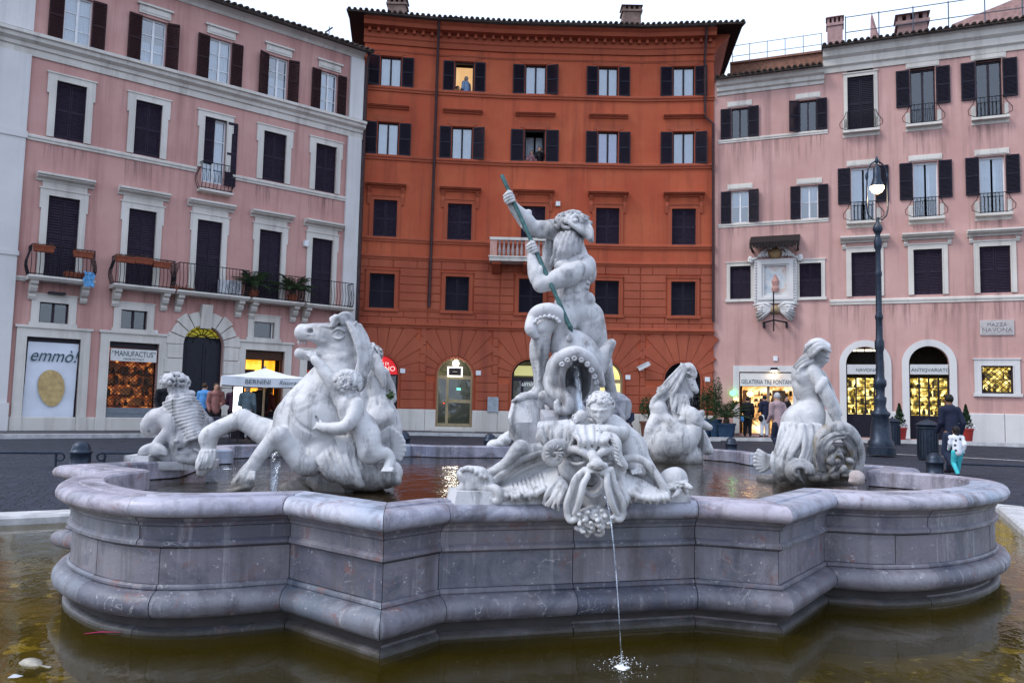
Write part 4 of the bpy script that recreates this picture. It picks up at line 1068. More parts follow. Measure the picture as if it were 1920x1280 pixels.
FR.part(MB().quad((q[0]-.1, -.27, q[1]-.053), (q[0]-.1, -.05, q[1]-.053), (q[0]+.1, -.05, q[1]-.053), (q[0]+.1, -.27, q[1]-.053)), 'lamp_glow', emit('warm_spot', (1, .75, .45), 30), sl)
q = FR.uz(1454, 672); FR.part(MB().box(q[0]-.09, q[0]+.09, -.05, 0, q[1]-.1, q[1]+.1), 'number_plate', M_WHITEFR)
q = FR.uz(1375, 737); FR.part(MB().lathe([(0, -.13), (.12, -.07), (.12, .07), (0, .13)], 10, (q[0], -.18, q[1])), 'shop_light', emit('green_light', (.12, 1, .25), 3))
q = FR.uz(1379, 750); FR.part(MB().lathe([(0, -.15), (.1, -.07), (.1, .07), (0, .15)], 10, (q[0]+.03, -.13, q[1])), 'shop_light', emit('amber_light', (1, .55, .2), 3))
M_GOLDW = emit('golden_goods', (1, .75, .2), 1.3, [(.40, (.01, .008, .003)), (.5, (.35, .22, .02)), (.58, (1, .78, .25)), (.70, (1, .95, .6))], 5)
for (x0, x1, yt), nm in (((1587, 1659, 649.6), 'NAVONA'), ((1705, 1781, 648.5), 'ANTIQVARIATO')):
    u0 = FR.uz(x0, 740)[0]; u1 = FR.uz(x1, 740)[0]; zt = FR.uz((x0+x1)/2, yt)[1]; FR.open(u0, u1, zg2, zt, True)
    r_ = (u1-u0)/2; m = (u0+u1)/2; zc = zt-r_; mb = MB(); N_ = 20
    for i in range(N_):
        t0, t1 = math.pi*i/N_, math.pi*(i+1)/N_
        P = [(m-q*math.cos(t), zc+q*math.sin(t)) for q, t in ((r_, t0), (r_, t1), (r_+.26, t1), (r_+.26, t0))]
        mb.add([(x, .05, z) for x, z in P]+[(x, -.06, z) for x, z in P], [(4,5,6,7), (0,1,5,4), (3,7,6,2)])
    for x in (u0-.26, u1): mb.box(x, x+.26, -.06, .05, zg2, zc)
    FR.part(mb, 'arch_surround', M_PALE)
    FR.part(MB().box(u0, u1, .75, .8, zg2+.95, zc-.55), 'lit_goods', M_GOLDW)
    goods(FR, u0+.04, u1-.04, zg2+.98, zc-.6, -.6, int(x0), 4, simple('antique_goods', (.12, .08, .03), .3, .4, var=.7, scale=6))
    gl_ = MB(); gl_.box(u0, u1, .14, .22, zg2, zg2+.95)
    for k in range(5): x = u0+(u1-u0-.06)*k/4; gl_.box(x, x+.06, .15, .21, zg2+.95, zc-.42)
    for z in (zg2+1.5, zg2+2.05): gl_.box(u0, u1, .16, .2, z, z+.03)
    FR.part(gl_, 'shopfront', M_SHUT_N)
    sg = FR.part(MB().box(u0+.04, u1-.04, -.02, .1, zc-.42, zc-.02), 'sign', simple('pale_shop_sign', (.55, .55, .55), .5, var=.1))
    text_on(FR, nm, m+.05, .025, zc-.25, .19, ink, 'lettering', sg)
    if nm == 'NAVONA':
        for k in range(4): FR.part(MB().box(m-.62+k*.32, m-.34+k*.32, .3, .33, zc+.55, zc+.63), 'strip_light', emit('strip_light', (1, .92, .7), 2.2), sg)
        grille(FR, u0+.2, u1-.2, zc+.05, zc+.55, -.25, .14, .008)
b = FR.rect(1840, 1899.6, 685.5, 737.6); FR.open(*b); surround(FR, b, .24, .05, M_PALE, sill=True)
FR.part(MB().box(b[0], b[1], .3, .35, b[2], b[3]), 'lit_goods', M_GOLDW); goods(FR, b[0]+.03, b[1]-.03, b[2]+.02, b[3]-.06, -.2, 77, 2, simple('gilt_goods', (.2, .13, .04), .3, .5, var=.7)); grille(FR, b[0], b[1], b[2], b[3], -.08, .2, .016)
FR.part(MB().box(b[0], b[0]+.06, .04, .12, b[2], b[3]).box(b[1]-.06, b[1], .04, .12, b[2], b[3]).box(b[0]+.06, b[1]-.06, .04, .12, b[3]-.06, b[3]).box(b[0]+.06, b[1]-.06, .04, .12, b[2], b[2]+.06), 'window', M_DARKFR)
# street name plaque
b = FR.rect(1837, 1901, 600, 628); pl = FR.part(MB().box(b[0], b[1], -.05, .0, b[2], b[3]).box(b[0]+.07, b[1]-.07, -.06, -.05, b[2]+.07, b[3]-.07), 'street_plaque', simple('grey_marble_plaque', (.48, .45, .44), .6, var=.2))
inkg = simple('faded_letters', (.20, .19, .20), .8)
text_on(FR, 'PIAZZA', (b[0]+b[1])/2, .064, b[2]+(b[3]-b[2])*.68, .2, inkg, 'lettering', pl); text_on(FR, 'NAVONA', (b[0]+b[1])/2, .064, b[2]+(b[3]-b[2])*.33, .24, inkg, 'lettering', pl)
# stone base slabs
xs = [GS[1]+.3, FR.uz(1577, 740)[0]], [FR.uz(1670, 740)[0], FR.uz(1694, 740)[0]], [FR.uz(1794, 740)[0], FR.L]
zb_ = FR.uz(1850, 775)[1]
for a, b in xs:
    n = max(1, round((b-a)/1.6))
    for i in range(n): block(FR, a+(b-a)*i/n+.008, a+(b-a)*(i+1)/n-.008, .1, zb_, .08, M_PALE, 'base_slab', .02)
# wall shrine: canopy, scrolled pediment, framed picture, carved bracket, lamp
SHR = tag(empty('wall_shrine', FR.at(FR.uz(1453, 580)[0], 0, FR.uz(1453, 600)[1])), 'carved white wall shrine with framed religious picture under a dark wooden canopy', 'shrine')
b = FR.rect(1433, 1475, 499, 554); u0, u1, z0, z1 = b; m = (u0+u1)/2; hw = (u1-u0)/2
def pict():
    mt, nt, bs, o = mat_base('faded_picture')
    n = noisetex(nt, 2.2, 4); c = ramp(nt, n.outputs[0], [(.3, (.36, .42, .48)), (.5, (.60, .62, .62)), (.62, (.58, .46, .40)), (.75, (.46, .24, .20))])
    nt.links.new(c.outputs[0], bs.inputs['Base Color']); bs.inputs['Roughness'].default_value = .25; return mt
fr = FR.part(MB().box(u0-.42, u0, -.14, .05, z0-.35, z1+.3).box(u1, u1+.42, -.14, .05, z0-.35, z1+.3).box(u0, u1, -.14, .05, z1, z1+.3).box(u0, u1, -.14, .05, z0-.35, z0)
  .box(u0-.28, u0-.1, -.2, -.14, z0-.2, z1+.18).box(u1+.1, u1+.28, -.2, -.14, z0-.2, z1+.18).box(u0-.1, u1+.1, -.2, -.14, z1+.06, z1+.18).box(u0-.1, u1+.1, -.2, -.14, z0-.2, z0-.08), 'frame', M_PALE, SHR)
bead = MB().lathe([(0, -.05), (.04, -.03), (.04, .03), (0, .05)], 6).mesh('bead', M_PALE, True)
for k in range(15):
    for x in (u0-.35, u1+.35): FR.place('bead', bead, x, .15, z0-.25+(z1-z0+.45)*k/14, parent=fr)
FR.part(MB().box(u0, u1, -.03, .02, z0, z1), 'picture', pict(), SHR)
FR.part(MB().lathe([(0, 0), (.13, .04), (.17, .16), (.12, .3), (.16, .5), (.02, .8)], 12, (m, -.04, z0+.12)), 'painted_figure', simple('figure_red_paint', (.5, .28, .24), .6, var=.4), SHR)
cn = MB(); zc_ = z1+1.25; w_ = 1.02
cn.add([(m-w_, -.75, zc_-.3), (m+w_, -.75, zc_-.3), (m+w_, 0, zc_+.1), (m-w_, 0, zc_+.1), (m-w_, -.75, zc_-.42), (m+w_, -.75, zc_-.42), (m+w_, 0, zc_-.02), (m-w_, 0, zc_-.02)], [(0,1,2,3), (7,6,5,4), (0,4,5,1), (1,5,6,2), (3,7,4,0), (2,6,7,3)])
for k in range(17): x = m-w_+2*w_*(k+.5)/17; cn.box(x-.05, x+.05, -.77, -.74, zc_-.58+.05*(k % 2), zc_-.31)
for x in (m-w_+.05, m+w_-.11): cn.box(x, x+.06, -.7, .0, zc_-.62, zc_-.5)
FR.part(cn, 'canopy', simple('black_wood', (.018, .013, .013), .8, var=.4), SHR)
sc = MB()
for s_ in (-1, 1):
    P = [(m+s_*(.12+.92*t-.1*math.sin(3*t)), -.16, z1+.75-.42*t**1.6+.1*math.sin(t*6)) for t in [k/14 for k in range(15)]]
    P += [(m+s_*(1.0+.1*math.cos(q)), -.16, z1+.32+.1*math.sin(q)) for q in [1.5-.5*k for k in range(9)]]
    sc.tube(P, [.07+.03*math.sin(k) for k in range(len(P))], 8)
    for k in range(4): sc.tube([(m+s_*(.3+.12*k), -.14, z1+.4), (m+s_*(.36+.13*k), -.2, z1+.52-.03*k), (m+s_*(.3+.14*k), -.18, z1+.62-.07*k)], [.05, .07, .03], 7)
FR.part(sc, 'scroll', M_PALE, SHR, True)
FR.part(MB().lathe([(0, -.26), (.2, -.2), (.3, 0), (.2, .2), (0, .26)], 14, (m, -.02, z1+.55)), 'cartouche', simple('ochre_cartouche', (.36, .24, .12), .7, var=.4), SHR, True)
lo_ = MB()
for s_ in (-1, 1):
    for k in range(6):
        a = .15+.42*k; lo_.tube([(m+s_*.1, -.12, z0-.55), (m+s_*(.35+.5*math.sin(a)*.9), -.2, z0-.45-.12*k+.1*math.cos(a)), (m+s_*(.95-.1*k), -.14, z0-.42-.11*k)], [.09, .07, .03], 7)
    lo_.tube([(m+s_*.3, -.15, z0-.38), (m+s_*.62, -.22, z0-.5), (m+s_*.5, -.2, z0-.75), (m+s_*.28, -.18, z0-.7)], [.05, .08, .07, .03], 7)
FR.part(lo_, 'carved_bracket', M_PALE, SHR, True)
FR.part(MB().lathe([(0, -.2), (.2, -.15), (.28, 0), (.2, .15), (0, .2)], 14, (m, -.03, z0-.62)), 'cartouche', simple('ochre_cartouche2', (.36, .26, .15), .7, var=.4), SHR, True)
lm = MB().tube([(m-.05, -.5, z0+.1), (m-.05, -.5, z0-1.6)], .03, 6).tube([(m-.5, -.35, z0-1.22), (m-.05, -.5, z0-1.12), (m+.5, -.35, z0-1.22)], .035, 6).tube([(m-.05, 0, z0-1.2), (m-.05, -.5, z0-1.2)], .025, 6)
lm.box(m-.5, m-.42, -.36, -.02, z0-1.42, z0-1.2).box(m+.42, m+.5, -.36, -.02, z0-1.42, z0-1.2); FR.part(lm, 'lamp_bracket', M_IRON, SHR)
# cornices and roofs
def corn(F, a, b, z, h): band(F, a, b, [(0, z-h), (.05, z-h), (.07, z-h*.8), (.16, z-h*.72), (.17, z-h*.45), (.3, z-h*.34), (.34, z-h*.12), (.42, z-h*.06), (.42, z), (0, z)], M_STONE, 'cornice')
corn(FR, 0.0, ustep-.0, zlow-.02, .62); corn(FH, -.05, FH.L, zhi-.02, 1.0)
FR.build_wall(u0=-.35); FH.build_wall()
FH.part(MB().box(-.02, 0, 0.001, 6, zlow-1, zhi), 'side_wall', M_PINK2)
A = FR.at(0, 0, 0); roof_strip(BR, [A[:2], FR.at(ustep, 0, 0)[:2]], .6, .85, 2.3, M_ROOF, zlow+.03, ends=(.05, -.05))
roof_strip(BR, [FH.at(0, 0, 0)[:2], FH.at(FH.L, 0, 0)[:2]], .6, .5, 1.3, M_ROOF, zhi+.03, ends=(.1, 0))
FR.part(MB().box(.3, ustep, 2.3, 2.6, zlow, zlow+1.75).box(.3, ustep, 2.2, 2.7, zlow+1.75, zlow+1.85), 'parapet_wall', simple('old_terracotta_wall', (.26, .13, .09), .9, var=.4))
rl = MB()
for k in range(6): u = .4+(ustep-.5)*k/5; rl.tube([(u, 2.4, zlow+1.8), (u, 2.4, zlow+2.75)], .02, 5)
for z in (2.2, 2.72): rl.tube([(.4, 2.4, zlow+z), (ustep-.1, 2.4, zlow+z)], .018, 5)
FR.part(rl, 'roof_railing', simple('grey_rail', (.25, .28, .32), .5, .4))
rl = MB()
for k in range(9): u = .9+1.35*k; rl.tube([(u, 1.2, zhi+.4), (u, 1.2, zhi+2.0)], .025, 5)
for z in (1.25, 1.95): rl.tube([(.9, 1.2, zhi+z), (11.7, 1.2, zhi+z)], .022, 5)
FH.part(rl, 'roof_railing', simple('dark_rail', (.10, .12, .15), .5, .4))
q = FH.at(.45, -.25, zhi+.2); chimney(BR, q, .62, 1.45, simple('pinkish_chimney', (.38, .24, .23), .9), M_ROOF, RANG)
q = FH.at(3.6, -1.9, zhi+.3); chimney(BR, q, 1.15, 1.7, simple('brown_chimney', (.30, .19, .18), .9), M_ROOF, RANG)
q = FH.at(12.3, -.5, zhi+.2); chimney(BR, q, .8, 2.2, simple('pinkish_chimney2', (.36, .23, .22), .9), M_ROOF, RANG)
ph = MB(); ph.add([(5.6, 2.2, zhi), (10, 2.2, zhi), (10, 5, zhi), (5.6, 5, zhi), (5.2, 2.2, zhi+1.4), (10, 2.2, zhi+2.9), (10, 5, zhi+2.9), (5.2, 5, zhi+1.4)], [(0,1,5,4), (1,2,6,5), (3,0,4,7), (4,5,6,7), (2,3,7,6)])
FH.part(ph, 'roof_structure', simple('rooftop_pink', (.42, .26, .24), .9, var=.3))
FH.part(MB().add([(1.9, 1.6, zhi), (2.6, 1.6, zhi), (2.6, 2, zhi), (1.9, 2, zhi), (1.95, 1.8, zhi+2.0), (2.0, 1.8, zhi+2.3)], [(0,1,4), (1,2,5,4), (2,3,5), (3,0,4,5)]), 'roof_gable', simple('rooftop_pink2', (.42, .26, .24), .9))
# ================================================================ FOUNTAIN BASIN: lobed marble wall swept along its plan, stone by stone
ZR = 0.62                                              # top of the coping
def crom(P, n=8):
    """Catmull-Rom through the points"""
    P = [Vector(q) for q in P]; out = []
    for i in range(len(P)-1):
        a = P[i-1] if i else P[0]*2-P[1]; b, c = P[i], P[i+1]; d = P[i+2] if i+2 < len(P) else P[-1]*2-P[-2]
        for k in range(n):
            t = k/n; out.append(.5*((2*b)+(c-a)*t+(2*a-5*b+4*c-d)*t*t+(3*b-a-3*c+d)*t*t*t))
    return out+[P[-1]]
segs = [  # nosing outline, counter-clockwise from the front face; lists of plan points, curved when more than two
 [(-.39, 5.45), (1.41, 5.96)], [(1.41, 5.96), (2.04, 5.76)], [(2.04, 5.76), (2.77, 6.76)],
 [(2.77, 6.76), (3.2, 6.68), (3.76, 6.84), (4.32, 7.2), (4.86, 7.78), (5.2, 8.5), (5.12, 9.15), (4.72, 9.55)],
 [(4.72, 9.55), (5.24, 10.2)], [(5.24, 10.2), (4.85, 10.62)], [(4.85, 10.62), (4.5, 11.7)], [(4.5, 11.7), (4.85, 12.2)], [(4.85, 12.2), (4.1, 12.75)],
 [(4.1, 12.75), (4.0, 13.4), (3.5, 13.95), (2.8, 14.05), (2.2, 13.75)],
 [(2.2, 13.75), (1.25, 14.2)], [(1.25, 14.2), (.8, 13.7)], [(.8, 13.7), (-1.15, 13.15)], [(-1.15, 13.15), (-1.75, 13.35)], [(-1.75, 13.35), (-2.35, 12.35)],
 [(-2.35, 12.35), (-3.1, 12.55), (-3.9, 12.2), (-4.4, 11.5), (-4.1, 10.75)],
 [(-4.1, 10.75), (-4.62, 10.25)], [(-4.62, 10.25), (-4.1, 9.8)], [(-4.1, 9.8), (-3.92, 8.75)], [(-3.92, 8.75), (-4.49, 7.89)], [(-4.49, 7.89), (-3.72, 7.32)],
 [(-3.72, 7.32), (-3.76, 6.85), (-3.5, 6.2), (-3.02, 5.68), (-2.56, 5.42), (-2.1, 5.42), (-1.58, 5.64)],
 [(-1.58, 5.64), (-.77, 4.97)], [(-.77, 4.97), (-.39, 5.45)]]
path = []; brk = []                                    # dense path; indices where a stone joint falls
for sg in segs:
    P = [Vector((*q, 0)) for q in sg]
    if len(P) > 2: P = crom(P, 5)
    else:
        L_ = (P[1]-P[0]).length; k = max(1, round(L_/.3)); P = [P[0].lerp(P[1], i/k) for i in range(k+1) if i in (0, k) or .4 < L_*i/k < L_-.4]
    brk.append(len(path)); path += P[:-1]
NP = len(path)
def mitre(i):
    a, b, c = path[i-1], path[i], path[(i+1) % NP]
    d0, d1 = (b-a).normalized(), (c-b).normalized(); n0, n1 = Vector((d0.y, -d0.x, 0)), Vector((d1.y, -d1.x, 0))
    m = (n0+n1); m = m/max(.5, m.dot(n0)) if m.length > 1e-6 else n0
    return m
MIT = [mitre(i) for i in range(NP)]
def tide(nt, src):
    m = nt.nodes.new('ShaderNodeMapRange'); m.inputs[1].default_value = -.20; m.inputs[2].default_value = -.05; m.inputs[3].default_value = .9; m.inputs[4].default_value = 0.0
    nt.links.new(src, m.inputs[0]); return m.outputs[0]
def stone_mat(name='lilac_grey_marble', lift=1.0):
    """grey-lilac breccia marble: each stone has its own cast, slate and rust clouds, pale veins, water stains"""
    m, nt, b, o = mat_base(name)
    oi = nt.nodes.new('ShaderNodeObjectInfo')
    geo = nt.nodes.new('ShaderNodeNewGeometry')
    off = nt.nodes.new('ShaderNodeVectorMath'); off.operation = 'ADD'
    cb = nt.nodes.new('ShaderNodeCombineXYZ'); mu = nt.nodes.new('ShaderNodeMath'); mu.operation = 'MULTIPLY'; mu.inputs[1].default_value = 37.0
    nt.links.new(oi.outputs['Random'], mu.inputs[0]); nt.links.new(mu.outputs[0], cb.inputs[0]); nt.links.new(mu.outputs[0], cb.inputs[2])
    nt.links.new(geo.outputs['Position'], off.inputs[0]); nt.links.new(cb.outputs[0], off.inputs[1])
    n1 = noisetex(nt, 1.3, 8, .65, off, .8); n2 = noisetex(nt, 4.5, 9, .7, off, .4); n3 = noisetex(nt, 2.4, 9, .72, off, .9)
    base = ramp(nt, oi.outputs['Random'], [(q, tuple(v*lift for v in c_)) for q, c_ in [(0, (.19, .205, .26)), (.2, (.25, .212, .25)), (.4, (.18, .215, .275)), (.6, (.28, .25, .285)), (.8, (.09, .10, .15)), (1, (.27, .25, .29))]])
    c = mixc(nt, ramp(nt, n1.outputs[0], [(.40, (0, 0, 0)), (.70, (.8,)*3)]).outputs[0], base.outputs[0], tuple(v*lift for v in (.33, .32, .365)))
    c = mixc(nt, ramp(nt, n3.outputs[0], [(.48, (0, 0, 0)), (.66, (.75,)*3)]).outputs[0], c, (.05, .058, .085))
    c = mixc(nt, ramp(nt, n2.outputs[0], [(.57, (0, 0, 0)), (.68, (.7,)*3)]).outputs[0], c, (.20, .07, .05))
    # veins: thin bands where a warped noise crosses its middle
    wv = noisetex(nt, 1.2, 6, .6, off, .3); ab = nt.nodes.new('ShaderNodeMath'); ab.operation = 'SUBTRACT'; ab.inputs[1].default_value = .5; nt.links.new(wv.outputs[0], ab.inputs[0])
    a2 = nt.nodes.new('ShaderNodeMath'); a2.operation = 'ABSOLUTE'; nt.links.new(ab.outputs[0], a2.inputs[0])
    gate = ramp(nt, n3.outputs[0], [(.50, (0, 0, 0)), (.58, (1, 1, 1))])
    vn = ramp(nt, a2.outputs[0], [(.001, (.5,)*3), (.0032, (0, 0, 0))])
    vm = nt.nodes.new('ShaderNodeMath'); vm.operation = 'MULTIPLY'; nt.links.new(vn.outputs[0], vm.inputs[0]); nt.links.new(gate.outputs[0], vm.inputs[1])
    c = mixc(nt, vm.outputs[0], c, (.66, .62, .62))
    # speckles and vertical lime runs
    sp = noisetex(nt, 26, 3, .6); c = mixc(nt, ramp(nt, sp.outputs[0], [(.66, (0, 0, 0)), (.72, (.6,)*3)]).outputs[0], c, (.58, .57, .60))
    st = noisetex(nt, 1.0, 6, .65, vecmap(nt, (4.5, 4.5, .5))); c = mixc(nt, ramp(nt, st.outputs[0], [(.50, (0, 0, 0)), (.70, (.8,)*3)]).outputs[0], c, (.075, .065, .075))
    st2 = noisetex(nt, 1.0, 5, .65, vecmap(nt, (11, 11, .5))); c = mixc(nt, ramp(nt, st2.outputs[0], [(.58, (0, 0, 0)), (.74, (.45,)*3)]).outputs[0], c, (.52, .50, .52))
    # slimy waterline: uneven dark tide mark just above the pool
    sx = nt.nodes.new('ShaderNodeSeparateXYZ'); nt.links.new(geo.outputs['Position'], sx.inputs[0])
    tm = nt.nodes.new('ShaderNodeMath'); tm.operation = 'MULTIPLY_ADD'; tm.inputs[1].default_value = .22; nt.links.new(n2.outputs[0], tm.inputs[0]); nt.links.new(sx.outputs[2], tm.inputs[2])
    c = mixc(nt, tide(nt, tm.outputs[0]), c, (.035, .032, .022))
    nt.links.new(c, b.inputs['Base Color'])
    nt.links.new(ramp(nt, n2.outputs[0], [(.3, (.28,)*3), (.75, (.62,)*3)]).outputs[0], b.inputs['Roughness'])
    bp = nt.nodes.new('ShaderNodeMath'); bp.operation = 'ADD'; nt.links.new(n2.outputs[0], bp.inputs[0]); nt.links.new(sp.outputs[0], bp.inputs[1])
    bump(nt, b, bp.outputs[0], .35, .012)
    return m
M_MARBLE = stone_mat(lift=.66)  # wall and foot darkened: shade below the rim put into the colour
M_COPING = stone_mat('lit_coping_marble', 1.45)  # same marble lightened: light falling on the rim put into the colour
BAS = empty('fountain_basin', (0, 9.3, ZW), 'lobed lilac grey marble fountain basin with rounded rim and bulging foot', 'basin')
PROF = dict(  # (offset outwards from the nosing line, height)
 coping=[(-.35, ZR-.17), (-.35, ZR-.01), (-.335, ZR+.008), (-.17, ZR+.008), (-.165, ZR-.004), (-.09, ZR), (-.05, ZR-.008), (-.018, ZR-.03), (-.002, ZR-.065), (-.006, ZR-.095), (-.03, ZR-.12), (-.07, ZR-.132), (-.12, ZR-.135)],
 frieze=[(-.3, ZR-.135), (-.075, ZR-.135), (-.085, ZR-.155), (-.105, ZR-.17), (-.11, ZR-.19), (-.125, ZR-.20), (-.13, ZR-.285), (-.118, ZR-.29), (-.10, ZR-.305), (-.10, ZR-.325), (-.118, ZR-.335), (-.135, ZR-.345), (-.3, ZR-.345)],
 wall_slab=[(-.3, ZR-.345), (-.137, ZR-.347), (-.137, ZR-.585), (-.3, ZR-.587)],
 base_torus=[(-.3, ZR-.588), (-.125, ZR-.588), (-.11, ZR-.60), (-.11, ZR-.615), (-.12, ZR-.625), (-.085, ZR-.632), (-.045, ZR-.65), (-.018, ZR-.685), (-.012, ZR-.72), (-.022, ZR-.76), (-.055, ZR-.79), (-.10, ZR-.806), (-.3, ZR-.806)],
 plinth=[(-.3, ZR-.807), (-.19, ZR-.807), (-.205, ZR-.83), (-.18, ZR-.85), (-.15, ZR-.86), (-.15, ZR-.875), (-.115, ZR-.885), (-.10, ZR-.90), (-.10, ZR-1.33), (-.3, ZR-1.33)])
def cut_list(step, seed):
    """joint positions: every plan corner, then roughly every `step` metres"""
    rnd = random.Random(seed); cuts = []
    for i, b in enumerate(brk):
        e = brk[(i+1) % len(brk)] if i+1 < len(brk) else NP
        ln = sum((path[(k+1) % NP]-path[k]).length for k in range(b, e)); m = max(1, round(ln/step*rnd.uniform(.85, 1.15)))
        cuts += [b+round((e-b)*j/m) for j in range(m)]
    return sorted(set(cuts))
def sweep_piece(i0, i1, prof, mat, name, gap=.003):
    idx = list(range(i0, i1+1)); mb = MB(); n = len(prof)
    dz = random.uniform(-.002, .002); do = random.uniform(-.003, .003)
    for k, i in enumerate(idx):
        p_ = path[i % NP].copy(); m = MIT[i % NP]
        if k == 0: p_ += (path[(i+1) % NP]-path[i % NP]).normalized()*gap
        if k == len(idx)-1: p_ -= (path[i % NP]-path[(i-1) % NP]).normalized()*gap
        mb.v += [(p_.x+m.x*(d+do), p_.y+m.y*(d+do), z+dz) for d, z in prof]
    for k in range(len(idx)-1):
        for j in range(n): a = k*n+j; b = k*n+(j+1) % n; mb.f.append((a, a+n, b+n, b))
    mb.f.append(tuple(range(n))); mb.f.append(tuple((len(idx)-1)*n+j for j in range(n-1, -1, -1)))
    return shade_auto(mb.build(name, mat, BAS), 38)
for nm, step, seed in (('coping', 1.25, 1), ('frieze', 1.1, 2), ('wall_slab', .8, 3), ('base_torus', 1.0, 4), ('plinth', 1.2, 5)):
    cl = cut_list(step, seed)
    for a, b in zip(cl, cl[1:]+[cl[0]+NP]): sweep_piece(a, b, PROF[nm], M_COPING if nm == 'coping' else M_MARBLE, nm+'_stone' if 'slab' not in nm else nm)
# dark mortar core behind the joints, inner face, floor
core = MB()
for i in range(NP): core.v += [(path[i].x+MIT[i].x*d, path[i].y+MIT[i].y*d, z) for d, z in ((-.15, ZR-.02), (-.15, ZR-1.3), (-.33, ZR-.05), (-.33, ZR-.6))]
for i in range(NP):
    j = (i+1) % NP; core.f += [(i*4, j*4, j*4+1, i*4+1), (i*4+2, i*4+3, j*4+3, j*4+2)]
core.build('mortar_core', simple('dark_mortar', (.05, .045, .045), .95), BAS)
cen = Vector((0, 9.4, 0))
inn = [path[i]+MIT[i]*-.2 for i in range(NP)]
tag(link('basin_floor', mk_mesh('basin_floor', [(q.x, q.y, .12) for q in inn], [tuple(range(NP))], simple('brown_silt', (.10, .06, .03), .95, var=.6, scale=2))), kind='structure')
# dense water sheet with real small waves round the spouts
tag(link('basin_water', mk_mesh('basin_water', [(q.x, q.y, ZWI) for q in inn], [tuple(range(NP))], M_WATER2)), kind='structure')
# ================================================================ SCULPTURE ENGINE: smooth-blended solids -> surface mesh
_rng = np.random.RandomState(3)
_LAT = _rng.rand(24, 24, 24).astype(np.float32)
def vnoise(X, Y, Z):
    """smooth lattice noise in [0,1]"""
    out = 0
    ix, iy, iz = np.floor(X).astype(int), np.floor(Y).astype(int), np.floor(Z).astype(int)
    fx, fy, fz = X-ix, Y-iy, Z-iz
    fx, fy, fz = (t*t*(3-2*t) for t in (fx, fy, fz))
    for a in (0, 1):
        for b in (0, 1):
            for c in (0, 1):
                w = (fx if a else 1-fx)*(fy if b else 1-fy)*(fz if c else 1-fz)
                out = out+w*_LAT[(ix+a) % 24, (iy+b) % 24, (iz+c) % 24]
    return out
def surface_nets(F, org, vox):
    ins = F < 0
    nx, ny, nz = F.shape
    c = [ins[a:nx-1+a, b:ny-1+b, d:nz-1+d] for a in (0, 1) for b in (0, 1) for d in (0, 1)]
    s = sum(q.astype(np.int8) for q in c); act = (s > 0) & (s < 8)
    I = np.argwhere(act)
    if len(I) == 0: return np.zeros((0, 3)), []
    idx = -np.ones(act.shape, np.int64); idx[act] = np.arange(len(I))
    cor = np.array([(a, b, d) for a in (0, 1) for b in (0, 1) for d in (0, 1)])
    V = np.stack([F[I[:, 0]+a, I[:, 1]+b, I[:, 2]+d] for a, b, d in cor], 1)
    acc = np.zeros((len(I), 3)); cnt = np.zeros(len(I))
    for i in range(8):
        for j in range(i+1, 8):
            if np.abs(cor[i]-cor[j]).sum() != 1: continue
            va, vb = V[:, i], V[:, j]; m = (va < 0) != (vb < 0)
            t = np.where(m, va/np.where(m, va-vb, 1), 0)
            acc += m[:, None]*(cor[i]+t[:, None]*(cor[j]-cor[i])); cnt += m
    P = (I+acc/cnt[:, None])*vox+org
    Q = []
    for ax in range(3):
        sl0 = [slice(1, -1)]*3; sl1 = [slice(1, -1)]*3
        sl0[ax] = slice(0, F.shape[ax]-1); sl1[ax] = slice(1, F.shape[ax])
        a, b = ins[tuple(sl0)], ins[tuple(sl1)]
        e1, e2 = [k for k in range(3) if k != ax]
        for flip, m in ((False, a & ~b), (True, ~a & b)):
            J = np.argwhere(m)
            for k in range(3):
                if k != ax: J[:, k] += 1
            def cell(o1, o2):
                q = J.copy(); q[:, e1] += o1; q[:, e2] += o2; return idx[q[:, 0], q[:, 1], q[:, 2]]
            q = np.stack([cell(-1, -1), cell(0, -1), cell(0, 0), cell(-1, 0)], 1)
            if flip ^ (ax == 1): q = q[:, ::-1]
            Q.append(q)
    return P, np.concatenate(Q)
